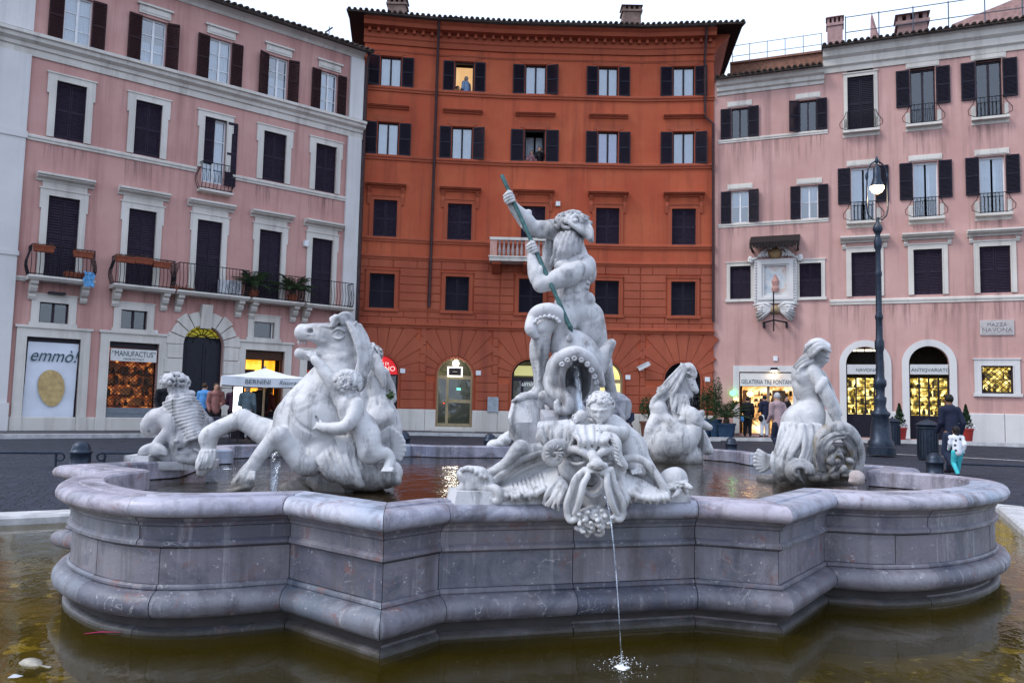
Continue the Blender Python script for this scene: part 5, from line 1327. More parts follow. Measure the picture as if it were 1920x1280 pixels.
class Sculpt:
    """solids given in photo pixels (x, y), depth offset in metres from Y0, radii in pixels at that distance"""
    def __init__(s, Y0, vox): s.Y0, s.vox, s.px, s.ops = Y0, vox, Y0/FPX, []
    def P(s, x, y, d=0.0): return np.array(atY(x, y, s.Y0+d))
    # primitives in world space
    def seg(s, a, b, ra, rb, k=.03, sub=False): s.ops.append(('seg', np.asarray(a, float), np.asarray(b, float), ra, rb, k, sub)); return s
    def ell(s, c, r, rot=None, k=.03, sub=False): s.ops.append(('ell', np.asarray(c, float), np.asarray(r, float), np.eye(3) if rot is None else rot, 0, k, sub)); return s
    # primitives in photo pixels
    def c(s, x1, y1, d1, r1, x2, y2, d2, r2, k=8, sub=False): return s.seg(s.P(x1, y1, d1), s.P(x2, y2, d2), r1*s.px, r2*s.px, k*s.px, sub)
    def e(s, x, y, d, rx, ry, rz, rot=0, k=8, sub=False):
        t = R_(-rot); R = np.array([[math.cos(t), 0, math.sin(t)], [0, 1, 0], [-math.sin(t), 0, math.cos(t)]])
        return s.ell(s.P(x, y, d), np.array([rx, rz, ry])*s.px, R, k*s.px, sub)
    def ch(s, pts, k=8, n=5, sub=False):
        """smooth tapering tube through (x, y, d, r)"""
        Q = [(s.P(*q[:3]), q[3]*s.px) for q in crom4(pts, n)]
        return s.chain(Q, k*s.px, sub)
    def chain(s, Q, k, sub=False): s.ops.append(('chn', [(a, b, ra, rb) for (a, ra), (b, rb) in zip(Q, Q[1:])], None, 0, 0, k, sub)); return s
    def wch(s, pts, k=.01, n=4, sub=False):
        return s.chain([(q[:3], q[3]) for q in crom4(pts, n)], k, sub)
    def curls(s, x, y, d, rx, ry, rz, n, r, seed, rot=0, zmin=-2, front=True, k=2.2):
        """locks of hair: little spirals scattered over an ellipsoid"""
        rnd = random.Random(seed); c0 = s.P(x, y, d); px = s.px; t0 = R_(-rot)
        for i in range(n):
            z = 1-2*(i+.5)/n; th = i*2.399+rnd.uniform(-.3, .3)
            if z < zmin: continue
            q = math.sqrt(max(0, 1-z*z)); v = np.array([q*math.cos(th), q*math.sin(th), z])
            if front and v[1] > .55: continue
            nrm = v/np.array([rx, rz, ry]); nrm /= np.linalg.norm(nrm)
            pos = v*np.array([rx, rz, ry])*px
            pos = np.array([pos[0]*math.cos(t0)+pos[2]*math.sin(t0), pos[1], -pos[0]*math.sin(t0)+pos[2]*math.cos(t0)])+c0
            a = np.cross(nrm, [0, 0, 1]); a = a/np.linalg.norm(a) if np.linalg.norm(a) > .1 else np.array([1., 0, 0]); b = np.cross(nrm, a)
            ph = rnd.uniform(0, 6.28); sg = rnd.choice((-1, 1)); R = r*px*rnd.uniform(.8, 1.25); Q = []
            for j in range(7):
                w = ph+sg*j*.95; rr = R*(1.35-.19*j)
                Q.append((pos+a*rr*math.cos(w)+b*rr*math.sin(w)+nrm*R*(.1+.09*j), R*.42))
            s.chain(Q, k*px)
        return s
    def head(s, x, y, d, r, yaw=0, pitch=0, curl=None, seed=1, k=3, beard=False, child=False):
        """head with brow, nose, lips, eyes, ears; yaw>0 turns to the right of the picture, pitch>0 looks down"""
        c = s.P(x, y, d); R = r*s.px; ya, pi_ = R_(yaw), R_(pitch)
        f = np.array([math.sin(ya)*math.cos(pi_), -math.cos(ya)*math.cos(pi_), -math.sin(pi_)]); sd_ = np.array([math.cos(ya), math.sin(ya), 0]); up = np.cross(f, sd_)
        M = np.stack([sd_, -f, up], 1)
        def L(a, b, c_): return c+sd_*a*R+f*b*R+up*c_*R
        s.ell(c, np.array([.80, .95, 1.0])*R, M, k*s.px); s.ell(L(0, .28, -.38), np.array([.60, .62, .62])*R, M, k*2*s.px)
        if child:
            for q in (-1, 1): s.ell(L(q*.36, .56, -.34), np.array([.30, .26, .28])*R, M, k*1.6*s.px)
        s.ell(L(0, .78, -.86), np.array([.2, .18, .16])*R, M, k*1.5*s.px)
        for q in (-1, 1):
            s.ell(L(q*.33, .95, .0), np.array([.22, .24, .15])*R, M, .05*R, True)
            s.ell(L(q*.33, .74, .0), np.array([.17, .13, .11])*R, M, .02*R)
            s.seg(L(q*.12, .96, .17), L(q*.52, .78, .16), .085*R, .06*R, .08*R)
            s.ell(L(q*.80, -.02, -.08), np.array([.10, .17, .25])*R, M, .05*R)
        s.seg(L(0, .93, .12), L(0, 1.04, -.26), .07*R, .12*R, .07*R)
        s.seg(L(-.2, .89, -.55), L(.2, .89, -.55), .055*R, .055*R, .05*R); s.seg(L(-.14, .89, -.66), L(.14, .89, -.66), .065*R, .065*R, .05*R)
        s.seg(L(-.2, .97, -.605), L(.2, .97, -.605), .04*R, .04*R, .03*R, True); s.seg(L(-.16, .96, -.76), L(.16, .96, -.76), .05*R, .05*R, .06*R, True)
        if curl:
            rnd = random.Random(seed); n = curl
            for i in range(n):
                z = 1-1.55*(i+.5)/n; th = i*2.399; q = math.sqrt(max(0, 1-z*z)); v = np.array([q*math.cos(th), q*math.sin(th), z])
                if v[1] > .15 and v[2] < .62-.3*(1-v[1]): continue          # keep the face clear
                if v[2] < -.05 and v[1] > -.25: continue
                nrm = sd_*v[0]+f*v[1]+up*v[2]; pos = c+(sd_*v[0]*.82+f*v[1]*.95+up*v[2]*1.0)*R
                a = np.cross(nrm, [.3, .2, 1]); a /= np.linalg.norm(a); b = np.cross(nrm, a); ph = rnd.uniform(0, 6.28); sg = rnd.choice((-1, 1)); rr0 = R*.17*rnd.uniform(.8, 1.3); Q = []
                for j in range(7):
                    w = ph+sg*j*.95; rr = rr0*(1.2-.16*j); Q.append((pos+a*rr*math.cos(w)+b*rr*math.sin(w)+nrm*rr0*(.1+.10*j), rr0*.46))
                s.chain(Q, .04*R)
        s.hf = (c, f, sd_, up, R)
        return s
    def hand(s, w, dr, R, fist=None, spread=.3, palm=None):
        """hand at wrist w pointing along dr; fist=(axis) curls the fingers round that axis"""
        w = np.asarray(w, float); dr = np.asarray(dr, float); dr /= np.linalg.norm(dr)
        up = np.array(palm if palm is not None else (0, -1, 0), float); up -= dr*up.dot(dr); up /= np.linalg.norm(up); sd_ = np.cross(dr, up)
        M = np.stack([sd_, dr, up], 1)
        s.ell(w+dr*R*.9, np.array([.72, .95, .38])*R, M, .3*R)
        for i, (o, l) in enumerate(((-.54, .85), (-.18, 1.05), (.18, 1.0), (.54, .8))):
            b = w+dr*R*1.65+sd_*o*R; g = -up*.25 if fist is None else -up
            if fist is None: Q = [b, b+dr*l*.5*R+sd_*o*spread*.4*R+g*.15*R, b+dr*l*R*.95+sd_*o*spread*R+g*.6*R]
            else: Q = [b-dr*.3*R, b+dr*.35*R-up*.15*R, b+dr*.25*R-up*.75*R, b-dr*.35*R-up*.85*R]
            for p_, q_ in zip(Q, Q[1:]): s.seg(p_, q_, .20*R, .17*R, .08*R)
        b = w+dr*.6*R+sd_*.6*R
        Q = [b, b+dr*.6*R+sd_*.45*R-up*.25*R, b+dr*1.1*R+sd_*.25*R-up*.55*R]
        for p_, q_ in zip(Q, Q[1:]): s.seg(p_, q_, .24*R, .18*R, .1*R)
        return s
    def fist(s, x, y, d, r, ang, flip=1):
        """closed hand round a shaft that leans `ang` degrees from upright; four knuckled fingers in front, thumb over them"""
        c = s.P(x, y, d); R = r*s.px; a = R_(ang); ax = np.array([math.sin(a), 0, math.cos(a)]); sd_ = np.array([math.cos(a), 0, -math.sin(a)])*flip; f = np.array([0, -1., 0])
        s.ell(c-sd_*R*.45-f*R*.1, np.array([.75, .75, 1.0])*R, np.stack([sd_, -f, ax], 1), .15*R)
        for i in range(4):
            b = c+ax*R*(.72-.48*i); l = (1.0, 1.08, 1.0, .85)[i]
            s.chain([(b-sd_*R*.85*l+f*R*.25, .27*R), (b-sd_*R*.25+f*R*.82*l, .27*R), (b+sd_*R*.42*l+f*R*.68, .24*R), (b+sd_*R*.62*l+f*R*.1, .2*R)], .05*R)
        s.chain([(c-sd_*R*.5+ax*R*.9, .3*R), (c+sd_*R*.1+ax*R*1.15+f*R*.5, .26*R), (c+sd_*R*.5+ax*R*.75+f*R*.75, .2*R)], .08*R)
        return s
    def strands(s, A, B, n, r0, r1, wav=2.0, seed=1, k=.8, m=4, jit=.25):
        """n wavy locks lying between two guide curves A and B of (x, y, d), tapering from r0 to r1 pixels"""
        rnd = random.Random(seed); N = len(A)
        for i in range(n):
            t = min(1, max(0, (i+.5+rnd.uniform(-jit, jit))/n)); ph = rnd.uniform(0, 6.28); Q = []; f = rnd.uniform(.85, 1.15); cut = rnd.uniform(.86, 1.06)
            for j in range(N):
                u = j/(N-1); a, b = A[j], B[j]; w = wav*math.sin(ph+u*4.2)*(.3+.7*u)
                Q.append((a[0]+(b[0]-a[0])*t+w+(rnd.uniform(-1, 1)*wav*.5 if j == N-1 else 0), a[1]+(b[1]-a[1])*t+w*.35, a[2]+(b[2]-a[2])*t-.012*math.sin(ph*2+u*3), (r0+(r1-r0)*u**1.3)*f))
            s.ch(Q, k, m)
        return s
    def groove(s, pts, k=3, n=4): return s.ch(pts, k, n, True)
    def build(s, name, mat, parent, rough=.004, rscale=9, pad=3):
        vox = s.vox; lo = np.full(3, 9e9); hi = -lo
        for o in s.ops:
            if o[6]: continue
            if o[0] == 'chn': pts = [w for g in o[1] for w in ((g[0], g[2]), (g[1], g[3]))]
            elif o[0] == 'seg': pts = [(o[1], o[3]), (o[2], o[4])]
            else: pts = [(o[1], float(max(o[2])))]
            for p_, r in pts: lo = np.minimum(lo, p_-r); hi = np.maximum(hi, p_+r)
        lo -= vox*pad+.01; hi += vox*pad+.01; n = np.ceil((hi-lo)/vox).astype(int)+1
        F = np.full(n, 1.0, np.float32)
        ax = [lo[i]+vox*np.arange(n[i]) for i in range(3)]
        for kind, a, b, c_, d_, k, sub in s.ops:
            if kind == 'chn':
                mn = np.min([np.minimum(g[0]-g[2], g[1]-g[3]) for g in a], 0); mx = np.max([np.maximum(g[0]+g[2], g[1]+g[3]) for g in a], 0)
            elif kind == 'seg': mn = np.minimum(a-c_, b-d_); mx = np.maximum(a+c_, b+d_)
            else: mn, mx = a-max(b), a+max(b)
            m = k+2*vox
            def box(mn, mx): return np.maximum(0, np.floor((mn-m-lo)/vox).astype(int)), np.minimum(n, np.ceil((mx+m-lo)/vox).astype(int)+1)
            def sdseg(p_, q_, ra, rb, i0, i1):
                X = ax[0][i0[0]:i1[0], None, None]; Y = ax[1][None, i0[1]:i1[1], None]; Z = ax[2][None, None, i0[2]:i1[2]]
                v = q_-p_; L2 = float(v.dot(v)) or 1e-9
                t = np.clip(((X-p_[0])*v[0]+(Y-p_[1])*v[1]+(Z-p_[2])*v[2])/L2, 0, 1)
                return np.sqrt((X-p_[0]-v[0]*t)**2+(Y-p_[1]-v[1]*t)**2+(Z-p_[2]-v[2]*t)**2)-(ra+(rb-ra)*t)
            i0, i1 = box(mn, mx)
            if (i1 <= i0).any(): continue
            if kind == 'seg': D = sdseg(a, b, c_, d_, i0, i1)
            elif kind == 'chn':
                D = np.full(i1-i0, 1.0, np.float32)
                for p_, q_, ra, rb in a:
                    j0, j1 = box(np.minimum(p_-ra, q_-rb), np.maximum(p_+ra, q_+rb))
                    if (j1 <= j0).any(): continue
                    W = D[j0[0]-i0[0]:j1[0]-i0[0], j0[1]-i0[1]:j1[1]-i0[1], j0[2]-i0[2]:j1[2]-i0[2]]
                    W[...] = np.minimum(W, sdseg(p_, q_, ra, rb, j0, j1))
            else:
                X = ax[0][i0[0]:i1[0], None, None]; Y = ax[1][None, i0[1]:i1[1], None]; Z = ax[2][None, None, i0[2]:i1[2]]
                x, y, z = X-a[0], Y-a[1], Z-a[2]; M = c_
                l0 = (M[0, 0]*x+M[1, 0]*y+M[2, 0]*z)/b[0]; l1 = (M[0, 1]*x+M[1, 1]*y+M[2, 1]*z)/b[1]; l2 = (M[0, 2]*x+M[1, 2]*y+M[2, 2]*z)/b[2]
                q = np.sqrt(l0*l0+l1*l1+l2*l2); g = np.sqrt((l0/b[0])**2+(l1/b[1])**2+(l2/b[2])**2)
                D = q*(q-1)/np.maximum(g, 1e-6)
            S_ = F[i0[0]:i1[0], i0[1]:i1[1], i0[2]:i1[2]]; k = max(k, 1e-4)
            if sub:
                D = -D; h = np.maximum(k-np.abs(S_-D), 0)/k; S_[...] = np.maximum(S_, D)+h*h*k*.25
            else:
                h = np.maximum(k-np.abs(S_-D), 0)/k; S_[...] = np.minimum(S_, D)-h*h*k*.25
        if rough:
            X, Y, Z = ax[0][:, None, None]*rscale, ax[1][None, :, None]*rscale, ax[2][None, None, :]*rscale
            near = np.abs(F) < 3*vox; I = np.argwhere(near)
            w = np.stack([ax[j][I[:, j]] for j in range(3)], 1)
            nz_ = vnoise(*(w.T*rscale))+.5*vnoise(*(w.T*rscale*2.3+5))-.75
            F[near] += (rough*nz_).astype(np.float32)
        P_, Q_ = surface_nets(F, lo, vox)
        me = bpy.data.meshes.new(name)
        me.vertices.add(len(P_)); me.vertices.foreach_set('co', P_.astype(np.float32).ravel())
        me.loops.add(len(Q_)*4); me.loops.foreach_set('vertex_index', Q_.astype(np.int32).ravel())
        me.polygons.add(len(Q_)); me.polygons.foreach_set('loop_start', np.arange(0, len(Q_)*4, 4, dtype=np.int32))
        me.polygons.foreach_set('use_smooth', np.ones(len(Q_), bool))
        me.materials.append(mat); me.update(calc_edges=True); me.validate()
        return link(name, me, parent)
def crom4(pts, n):
    P = [np.asarray(q, float) for q in pts]; out = []
    for i in range(len(P)-1):
        a = P[i-1] if i else 2*P[0]-P[1]; b, c = P[i], P[i+1]; d = P[i+2] if i+2 < len(P) else 2*P[-1]-P[-2]
        for k in range(n):
            t = k/n; q = .5*(2*b+(c-a)*t+(2*a-5*b+4*c-d)*t*t+(3*b-a-3*c+d)*t**3)
            q[3] = b[3]+(c[3]-b[3])*t; out.append(q)
    return out+[P[-1]]
def statue_mat(name, col, dirt, amount, wet=None, tidez=ZWI):
    """weathered white marble: clean rain-washed stone, black soot streaks, algae near the water, tiny pits"""
    m, nt, b, o = mat_base(name)
    n1 = noisetex(nt, 1.7, 9, .7, None, .6); n2 = noisetex(nt, 1.0, 7, .68, vecmap(nt, (8, 8, .9))); n3 = noisetex(nt, 34, 5, .65); n5 = noisetex(nt, 7, 6, .65)
    c = mixc(nt, ramp(nt, n5.outputs[0], [(.38, (0, 0, 0)), (.68, (.5,)*3)]).outputs[0], col, tuple(q*.72 for q in col))
    c = mixc(nt, ramp(nt, n1.outputs[0], [(.50, (0, 0, 0)), (.66, (amount,)*3)]).outputs[0], c, dirt)
    c = mixc(nt, ramp(nt, n2.outputs[0], [(.54, (0, 0, 0)), (.68, (amount,)*3)]).outputs[0], c, tuple(q*.8 for q in dirt))
    c = mixc(nt, ramp(nt, n3.outputs[0], [(.66, (0, 0, 0)), (.74, (.5,)*3)]).outputs[0], c, tuple(q*.5 for q in dirt))
    if wet:
        n4 = noisetex(nt, 3.5, 5, .6, vecmap(nt, (1.6, 1.6, .7))); c = mixc(nt, ramp(nt, n4.outputs[0], [(.52, (0, 0, 0)), (.64, (.85,)*3)]).outputs[0], c, wet)
    sx = nt.nodes.new('ShaderNodeSeparateXYZ'); nt.links.new(nt.nodes.new('ShaderNodeNewGeometry').outputs['Position'], sx.inputs[0])
    tm = nt.nodes.new('ShaderNodeMath'); tm.operation = 'MULTIPLY_ADD'; tm.inputs[1].default_value = -.45; nt.links.new(n1.outputs[0], tm.inputs[0]); nt.links.new(sx.outputs[2], tm.inputs[2])
    mr = nt.nodes.new('ShaderNodeMapRange'); mr.inputs[1].default_value = tidez-.20; mr.inputs[2].default_value = tidez-.02; mr.inputs[3].default_value = .85; mr.inputs[4].default_value = 0; nt.links.new(tm.outputs[0], mr.inputs[0])
    c = mixc(nt, mr.outputs[0], c, (.07, .06, .045))
    nt.links.new(c, b.inputs['Base Color']); b.inputs['Roughness'].default_value = .55
    ad = nt.nodes.new('ShaderNodeMath'); ad.operation = 'MULTIPLY_ADD'; ad.inputs[1].default_value = .3
    nt.links.new(n3.outputs[0], ad.inputs[0]); nt.links.new(n5.outputs[0], ad.inputs[2])
    bump(nt, b, ad.outputs[0], .55, .012)
    return m
M_STAT = statue_mat('white_statue_marble', (.56, .56, .57), (.10, .10, .11), .75)
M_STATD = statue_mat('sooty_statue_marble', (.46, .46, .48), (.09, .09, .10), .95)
M_STATW = statue_mat('wet_statue_marble', (.40, .40, .41), (.06, .06, .065), .95, (.17, .11, .02))
M_ROCK = statue_mat('grey_rock', (.40, .40, .43), (.13, .13, .16), .95)

# ---------------------------------------------------------------- bearded warrior spearing an octopus
NEP = empty('warrior_statue', (0.42, 9.2, ZWI), 'tall marble statue of a bearded nude man raising a spear above an octopus on rocks', 'statue')
S = Sculpt(9.2, .0085)
# torso: ribcage, chest, stomach, flanks, with cut furrows
S.ch([(1073, 466, .02, 24), (1073, 496, 0, 35), (1074, 524, .0, 34), (1073, 552, 0, 30), (1082, 582, .02, 34)], 8, 4)
S.e(1060, 497, -.155, 21, 15, 13, 8, 4); S.e(1092, 500, -.15, 18, 16, 13, -8, 4)
for y, w in ((530, 8.5), (545, 8.5), (560, 8)): S.e(1063, y, -.165, w, 7, 6, 0, 1.6); S.e(1080, y, -.165, w, 7, 6, 0, 1.6)
S.e(1071, 576, -.15, 15, 11, 8, 0, 3)
for k in range(4): S.e(1101-k*1.5, 512+k*9, -.10, 9, 4.4, 9, -18, 1.8)
S.e(1106, 506, .0, 12, 26, 20, 8, 6); S.e(1103, 562, -.06, 13, 15, 17, 10, 4); S.e(1050, 566, -.08, 10, 13, 14, -10, 4)
S.groove([(1072, 500, -.30, 2.2), (1071, 540, -.28, 2.4), (1072, 572, -.27, 2)]); S.groove([(1040, 512, -.2, 2), (1060, 519, -.28, 2.4), (1072, 514, -.28, 2), (1090, 520, -.27, 2.2), (1106, 512, -.18, 2)])
S.groove([(1106, 578, -.16, 2.4), (1094, 588, -.22, 2.6), (1080, 602, -.25, 2.4)]); S.groove([(1044, 574, -.16, 2.2), (1056, 586, -.22, 2.4), (1066, 600, -.24, 2.2)])
S.e(1086, 590, 0, 36, 20, 27, 0, 8); S.e(1070, 606, -.15, 7, 8, 8, 0, 2); S.e(1065, 611, -.17, 4.4, 6, 5, 0, 1.5); S.e(1074, 612, -.17, 4.4, 6, 5, 0, 1.5)
S.c(1060, 455, .05, 20, 1080, 440, 0, 16, 8); S.ch([(1048, 452, .0, 8), (1040, 440, .0, 9), (1034, 432, .02, 10)], 5, 3)
# raised arm
S.e(1036, 429, .02, 21, 18, 19, 0, 4); S.ch([(1040, 432, .04, 19), (1020, 430, .05, 17), (1000, 428, .03, 15)], 4, 3); S.e(1015, 424, .0, 17, 11, 12, 3, 2.4); S.e(1017, 438, .03, 17, 10, 12, 3, 2.4)
S.ch([(997, 427, .02, 15.5), (984, 411, -.02, 15.5), (969, 395, -.05, 11.5), (961, 384, -.07, 9)], 3.5, 4); S.e(984, 406, -.03, 9, 17, 11, -42, 2.2); S.e(988, 418, -.03, 8, 15, 11, -42, 2.2); S.groove([(999, 420, -.17, 2), (990, 414, -.18, 2.2), (976, 402, -.17, 1.6)])
S.fist(957, 372, -.115, 11, -23)
# arm crossing the chest
S.e(1093, 499, -.08, 25, 22, 23, 20, 4); S.ch([(1090, 506, -.16, 21), (1062, 517, -.27, 20.5), (1036, 527, -.33, 17), (1016, 533, -.33, 14.5)], 5, 4)
S.e(1052, 512, -.33, 23, 11, 13, 18, 2.2); S.e(1056, 527, -.30, 22, 10, 13, 18, 2.2); S.e(1082, 503, -.24, 15, 14, 12, 20, 2.4)
S.ch([(1014, 532, -.33, 15.5), (1006, 513, -.30, 16), (1000, 492, -.28, 11.5), (998, 478, -.27, 9)], 4, 4); S.e(1003, 513, -.33, 9, 19, 11, -14, 2.2); S.e(1012, 512, -.33, 8, 17, 11, -14, 2.2)
S.fist(1000, 466, -.285, 11, -23)
# legs: bent one wrapped by a tentacle, straight one behind
S.ch([(1062, 598, -.02, 29), (1045, 598, -.18, 29), (1028, 602, -.34, 25), (1017, 612, -.42, 19)], 7, 4); S.e(1035, 608, -.34, 24, 12, 16, 10, 3)
S.ch([(1016, 612, -.42, 18), (1014, 640, -.38, 18), (1011, 668, -.34, 17.5), (1011, 700, -.33, 11), (1010, 728, -.33, 9)], 4, 4)
S.e(1004, 654, -.33, 11, 25, 16, 2, 2.4); S.e(1021, 654, -.34, 9, 24, 14, -3, 2.4); S.e(1015, 615, -.5, 10, 11, 9, 0, 2); S.e(1010, 627, -.48, 6, 6, 6, 0, 2); S.e(1019, 627, -.48, 6, 6, 6, 0, 2); S.ch([(1013, 632, -.48, 4), (1012, 664, -.45, 4.4), (1012, 712, -.39, 3)], 2, 4)
S.e(1003, 730, -.3, 5, 5, 5, 0, 2); S.ch([(1010, 733, -.31, 12), (1000, 740, -.36, 10), (984, 745, -.42, 8.5), (972, 748, -.46, 6.5)], 4, 4)
for k in range(5): S.chain([(S.P(984-k*3.4, 744+k*1.1, -.42-.022*k), 3.6*S.px), (S.P(972+k*1.2, 747+k*.9, -.47-.005*k+.02*k), 3.8*S.px), (S.P(962+k*2.0, 752+k*.3, -.48+.03*k), 3.2*S.px)], 1.2*S.px)
S.ch([(1102, 596, .04, 31), (1112, 625, .05, 26), (1120, 650, .06, 20), (1125, 668, .06, 17.5)], 7, 4); S.e(1096, 622, -.06, 13, 30, 16, -12, 3); S.e(1118, 620, -.05, 13, 32, 16, -14, 3); S.groove([(1104, 600, -.19, 2), (1110, 630, -.16, 2.2), (1120, 655, -.1, 1.8)])
S.ch([(1125, 666, .06, 17.5), (1133, 690, .08, 16.5), (1142, 718, .1, 11), (1147, 740, .1, 10), (1140, 752, .0, 9)], 4, 4); S.e(1137, 690, .06, 9, 22, 13, -18, 2.4)
# head bowed to the right: brow, nose, wind-blown hair, long strands of beard
S.head(1078, 432, -.06, 25, 52, 34, None)
S.e(1074, 424, -.03, 27, 19, 26, -8, 4); S.curls(1074, 422, -.05, 29, 20, 29, 52, 8, 5, rot=-8, zmin=-.3, k=.8)
for k in range(9): S.ch([(1048+k*6, 410+abs(k-4)*1.5, -.13, 4), (1060+k*6, 413+k*2.2, -.23, 4.6), (1076+k*4, 424+k*2.6, -.26, 4.2), (1088+k*2, 436+k*1.6, -.25, 2.6)], .8, 4)
for k in range(4): S.ch([(1094, 426+k*4, -.18, 5), (1104, 434+k*4, -.2, 5.4), (1110, 444+k*2.4, -.18, 4), (1106, 450+k, -.17, 2.4)], .8, 4)
S.e(1064, 466, -.08, 19, 25, 15, 6, 4)
S.build('figure', M_STAT, NEP, .003, 14)
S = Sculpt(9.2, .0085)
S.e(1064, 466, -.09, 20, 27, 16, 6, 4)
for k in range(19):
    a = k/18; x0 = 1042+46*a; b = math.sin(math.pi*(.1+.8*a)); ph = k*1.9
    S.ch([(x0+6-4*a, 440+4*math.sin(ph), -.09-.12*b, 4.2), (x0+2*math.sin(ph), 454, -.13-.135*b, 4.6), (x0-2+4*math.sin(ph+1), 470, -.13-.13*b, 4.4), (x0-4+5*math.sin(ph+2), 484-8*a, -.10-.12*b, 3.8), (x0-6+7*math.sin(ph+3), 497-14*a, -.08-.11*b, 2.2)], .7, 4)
S.build('beard', M_STATD, NEP, .004, 16)  # soiled stone, with the beard's shade also put into its darker colour
S = Sculpt(9.2, .0085)
# cloak end hanging behind the raised shoulder
for k in range(4): S.ch([(1046-k*3, 426, .14, 7), (1037-k*3, 458, .15+.02*math.sin(k*2), 7.5), (1033-k*3.4, 488, .14, 7), (1030-k*3, 512, .12, 3)], 2, 4)
S.build('cloak', M_STAT, NEP, .003, 14)
SP = MB(); a, b = S.P(941, 329, -.04), S.P(1069, 613, -.55)
SP.tube([a, b], 3.9*S.px, 12); SP.tube([b, S.P(1073, 622, -.565)], [5.2*S.px, 1.5*S.px], 10)
shade_auto(SP.build('spear', simple('green_bronze', (.06, .13, .13), .45, .6, var=.5, scale=14), NEP))
# octopus
S = Sculpt(9.2, .0085)
S.ch([(1064, 648, -.25, 24), (1074, 655, -.28, 36), (1085, 678, -.25, 44), (1080, 715, -.16, 46)], 12, 3)
S.e(1068, 634, -.50, 7, 7, 5, 0, 2); S.e(1068, 634, -.545, 4, 4, 3, 0, 1, True); S.e(1099, 643, -.46, 6, 7, 5, 0, 2); S.e(1101, 643, -.5, 3, 4, 3, 0, 1, True)
S.e(1084, 712, -.56, 27, 44, 105, 4, 3, True)                                                      # open mouth
rim = [(1046, 742, -.44, 11), (1040, 712, -.5, 12), (1043, 684, -.56, 12), (1057, 667, -.62, 12), (1078, 661, -.65, 12), (1098, 668, -.62, 11.5), (1112, 684, -.58, 11), (1122, 704, -.5, 9.5), (1129, 720, -.42, 6)]
S.ch(rim, 3, 5)
S.ch([(1058, 746, -.46, 7), (1052, 718, -.53, 7.5), (1055, 692, -.58, 7.5), (1066, 679, -.63, 7)], 1.5, 4); S.ch([(1032, 730, -.38, 8), (1030, 706, -.42, 8.5), (1033, 684, -.46, 8), (1044, 668, -.5, 8)], 2, 4)
for x, y, d in ((1054, 683, -.70), (1064, 675, -.74), (1077, 672, -.76), (1090, 675, -.75), (1101, 683, -.72), (1109, 694, -.67), (1115, 706, -.61), (1118, 717, -.55)):
    S.e(x, y, d, 5, 5, 4, 0, 1); S.e(x, y, d-.026, 2.6, 2.6, 4, 0, .6, True)
S.ch([(1010, 590, -.3, 9), (1000, 600, -.42, 12), (996, 616, -.5, 12), (1003, 628, -.50, 8)], 3, 4)   # coil round the bent leg
S.ch([(998, 606, -.34, 13), (1006, 588, -.44, 13), (1024, 581, -.48, 13), (1044, 587, -.47, 14), (1055, 604, -.42, 15), (1053, 626, -.36, 16), (1048, 650, -.30, 18)], 3, 5)
for k in range(8): t = math.pi*(.1+.8*k/7); S.e(1026-24*math.cos(t), 608-15*math.sin(t), -.56, 4, 4, 4, 0, 1)
S.ch([(1120, 690, -.18, 17), (1130, 672, -.2, 15), (1138, 656, -.22, 12), (1144, 646, -.24, 9.5), (1147, 643, -.25, 8)], 6, 3)
S.ch([(1046, 690, -.30, 15), (1032, 706, -.36, 14), (1034, 726, -.42, 13), (1050, 740, -.5, 13), (1064, 752, -.54, 12), (1062, 768, -.54, 10), (1048, 768, -.55, 8), (1044, 756, -.56, 6)], 5, 4)
S.ch([(1070, 740, -.3, 16), (1080, 765, -.38, 15), (1095, 778, -.42, 13), (1110, 770, -.44, 10)], 5, 3)
S.ch([(1020, 738, -.3, 9), (1012, 752, -.34, 9), (1010, 768, -.36, 8), (1004, 780, -.38, 7), (998, 786, -.38, 5)], 4, 3)
S.ch([(1060, 768, -.3, 14), (1035, 752, -.34, 12), (1018, 742, -.38, 9)], 5, 3)
S.build('octopus', statue_mat('weathered_octopus_marble', (.56, .56, .58), (.20, .19, .19), .8), NEP, .004, 12)
def facet_rock(name, parent, c, r, seed, mat, squash=(1, 1, 1), n=16):
    """blocky boulder: ball cut by flat planes"""
    rnd = random.Random(seed); bm = bmesh.new(); bmesh.ops.create_icosphere(bm, subdivisions=3, radius=1)
    for k in range(n):
        v = Vector((rnd.gauss(0, 1), rnd.gauss(0, 1), rnd.gauss(0, .8))).normalized(); d = rnd.uniform(.55, .8)
        for q in bm.verts:
            e = q.co.dot(v)-d
            if e > 0: q.co -= v*e
    me = bpy.data.meshes.new(name); bm.to_mesh(me); bm.free(); me.materials.append(mat)
    o = link(name, me, parent, Matrix.Translation(c) @ Matrix.Rotation(rnd.uniform(0, 6), 4, 'Z') @ Matrix.Diagonal((r*squash[0], r*squash[1], r*squash[2], 1)))
    return shade_auto(o, 25)
for i, (x, y, d, r, sq, mt) in enumerate(((985, 782, -.35, 50, (1, .9, 1.0), M_STAT), (1000, 826, -.3, 58, (1, .9, .9), M_ROCK), (1060, 800, -.1, 75, (1, .9, .9), M_ROCK), (1125, 790, .1, 62, (1, 1, 1.1), M_ROCK),
     (1080, 850, 0, 100, (1.1, 1, .7), M_ROCK), (1030, 806, -.42, 38, (1, .8, 1.2), M_ROCK), (1090, 745, .12, 50, (1, .8, 1), M_ROCK), (1150, 770, .15, 40, (.9, .9, 1.2), M_ROCK))):
    facet_rock('rock', NEP, S.P(x, y, d), r*S.px, 11+i, mt, sq)
# ---------------------------------------------------------------- rearing sea-horse with a child clinging to it
HOR = empty('horse_statue', tuple(atz(600, 915, ZWI)), 'marble statue of a rearing sea-horse with open mouth and a child clinging to its neck', 'statue')
S = Sculpt(7.8, .0085)
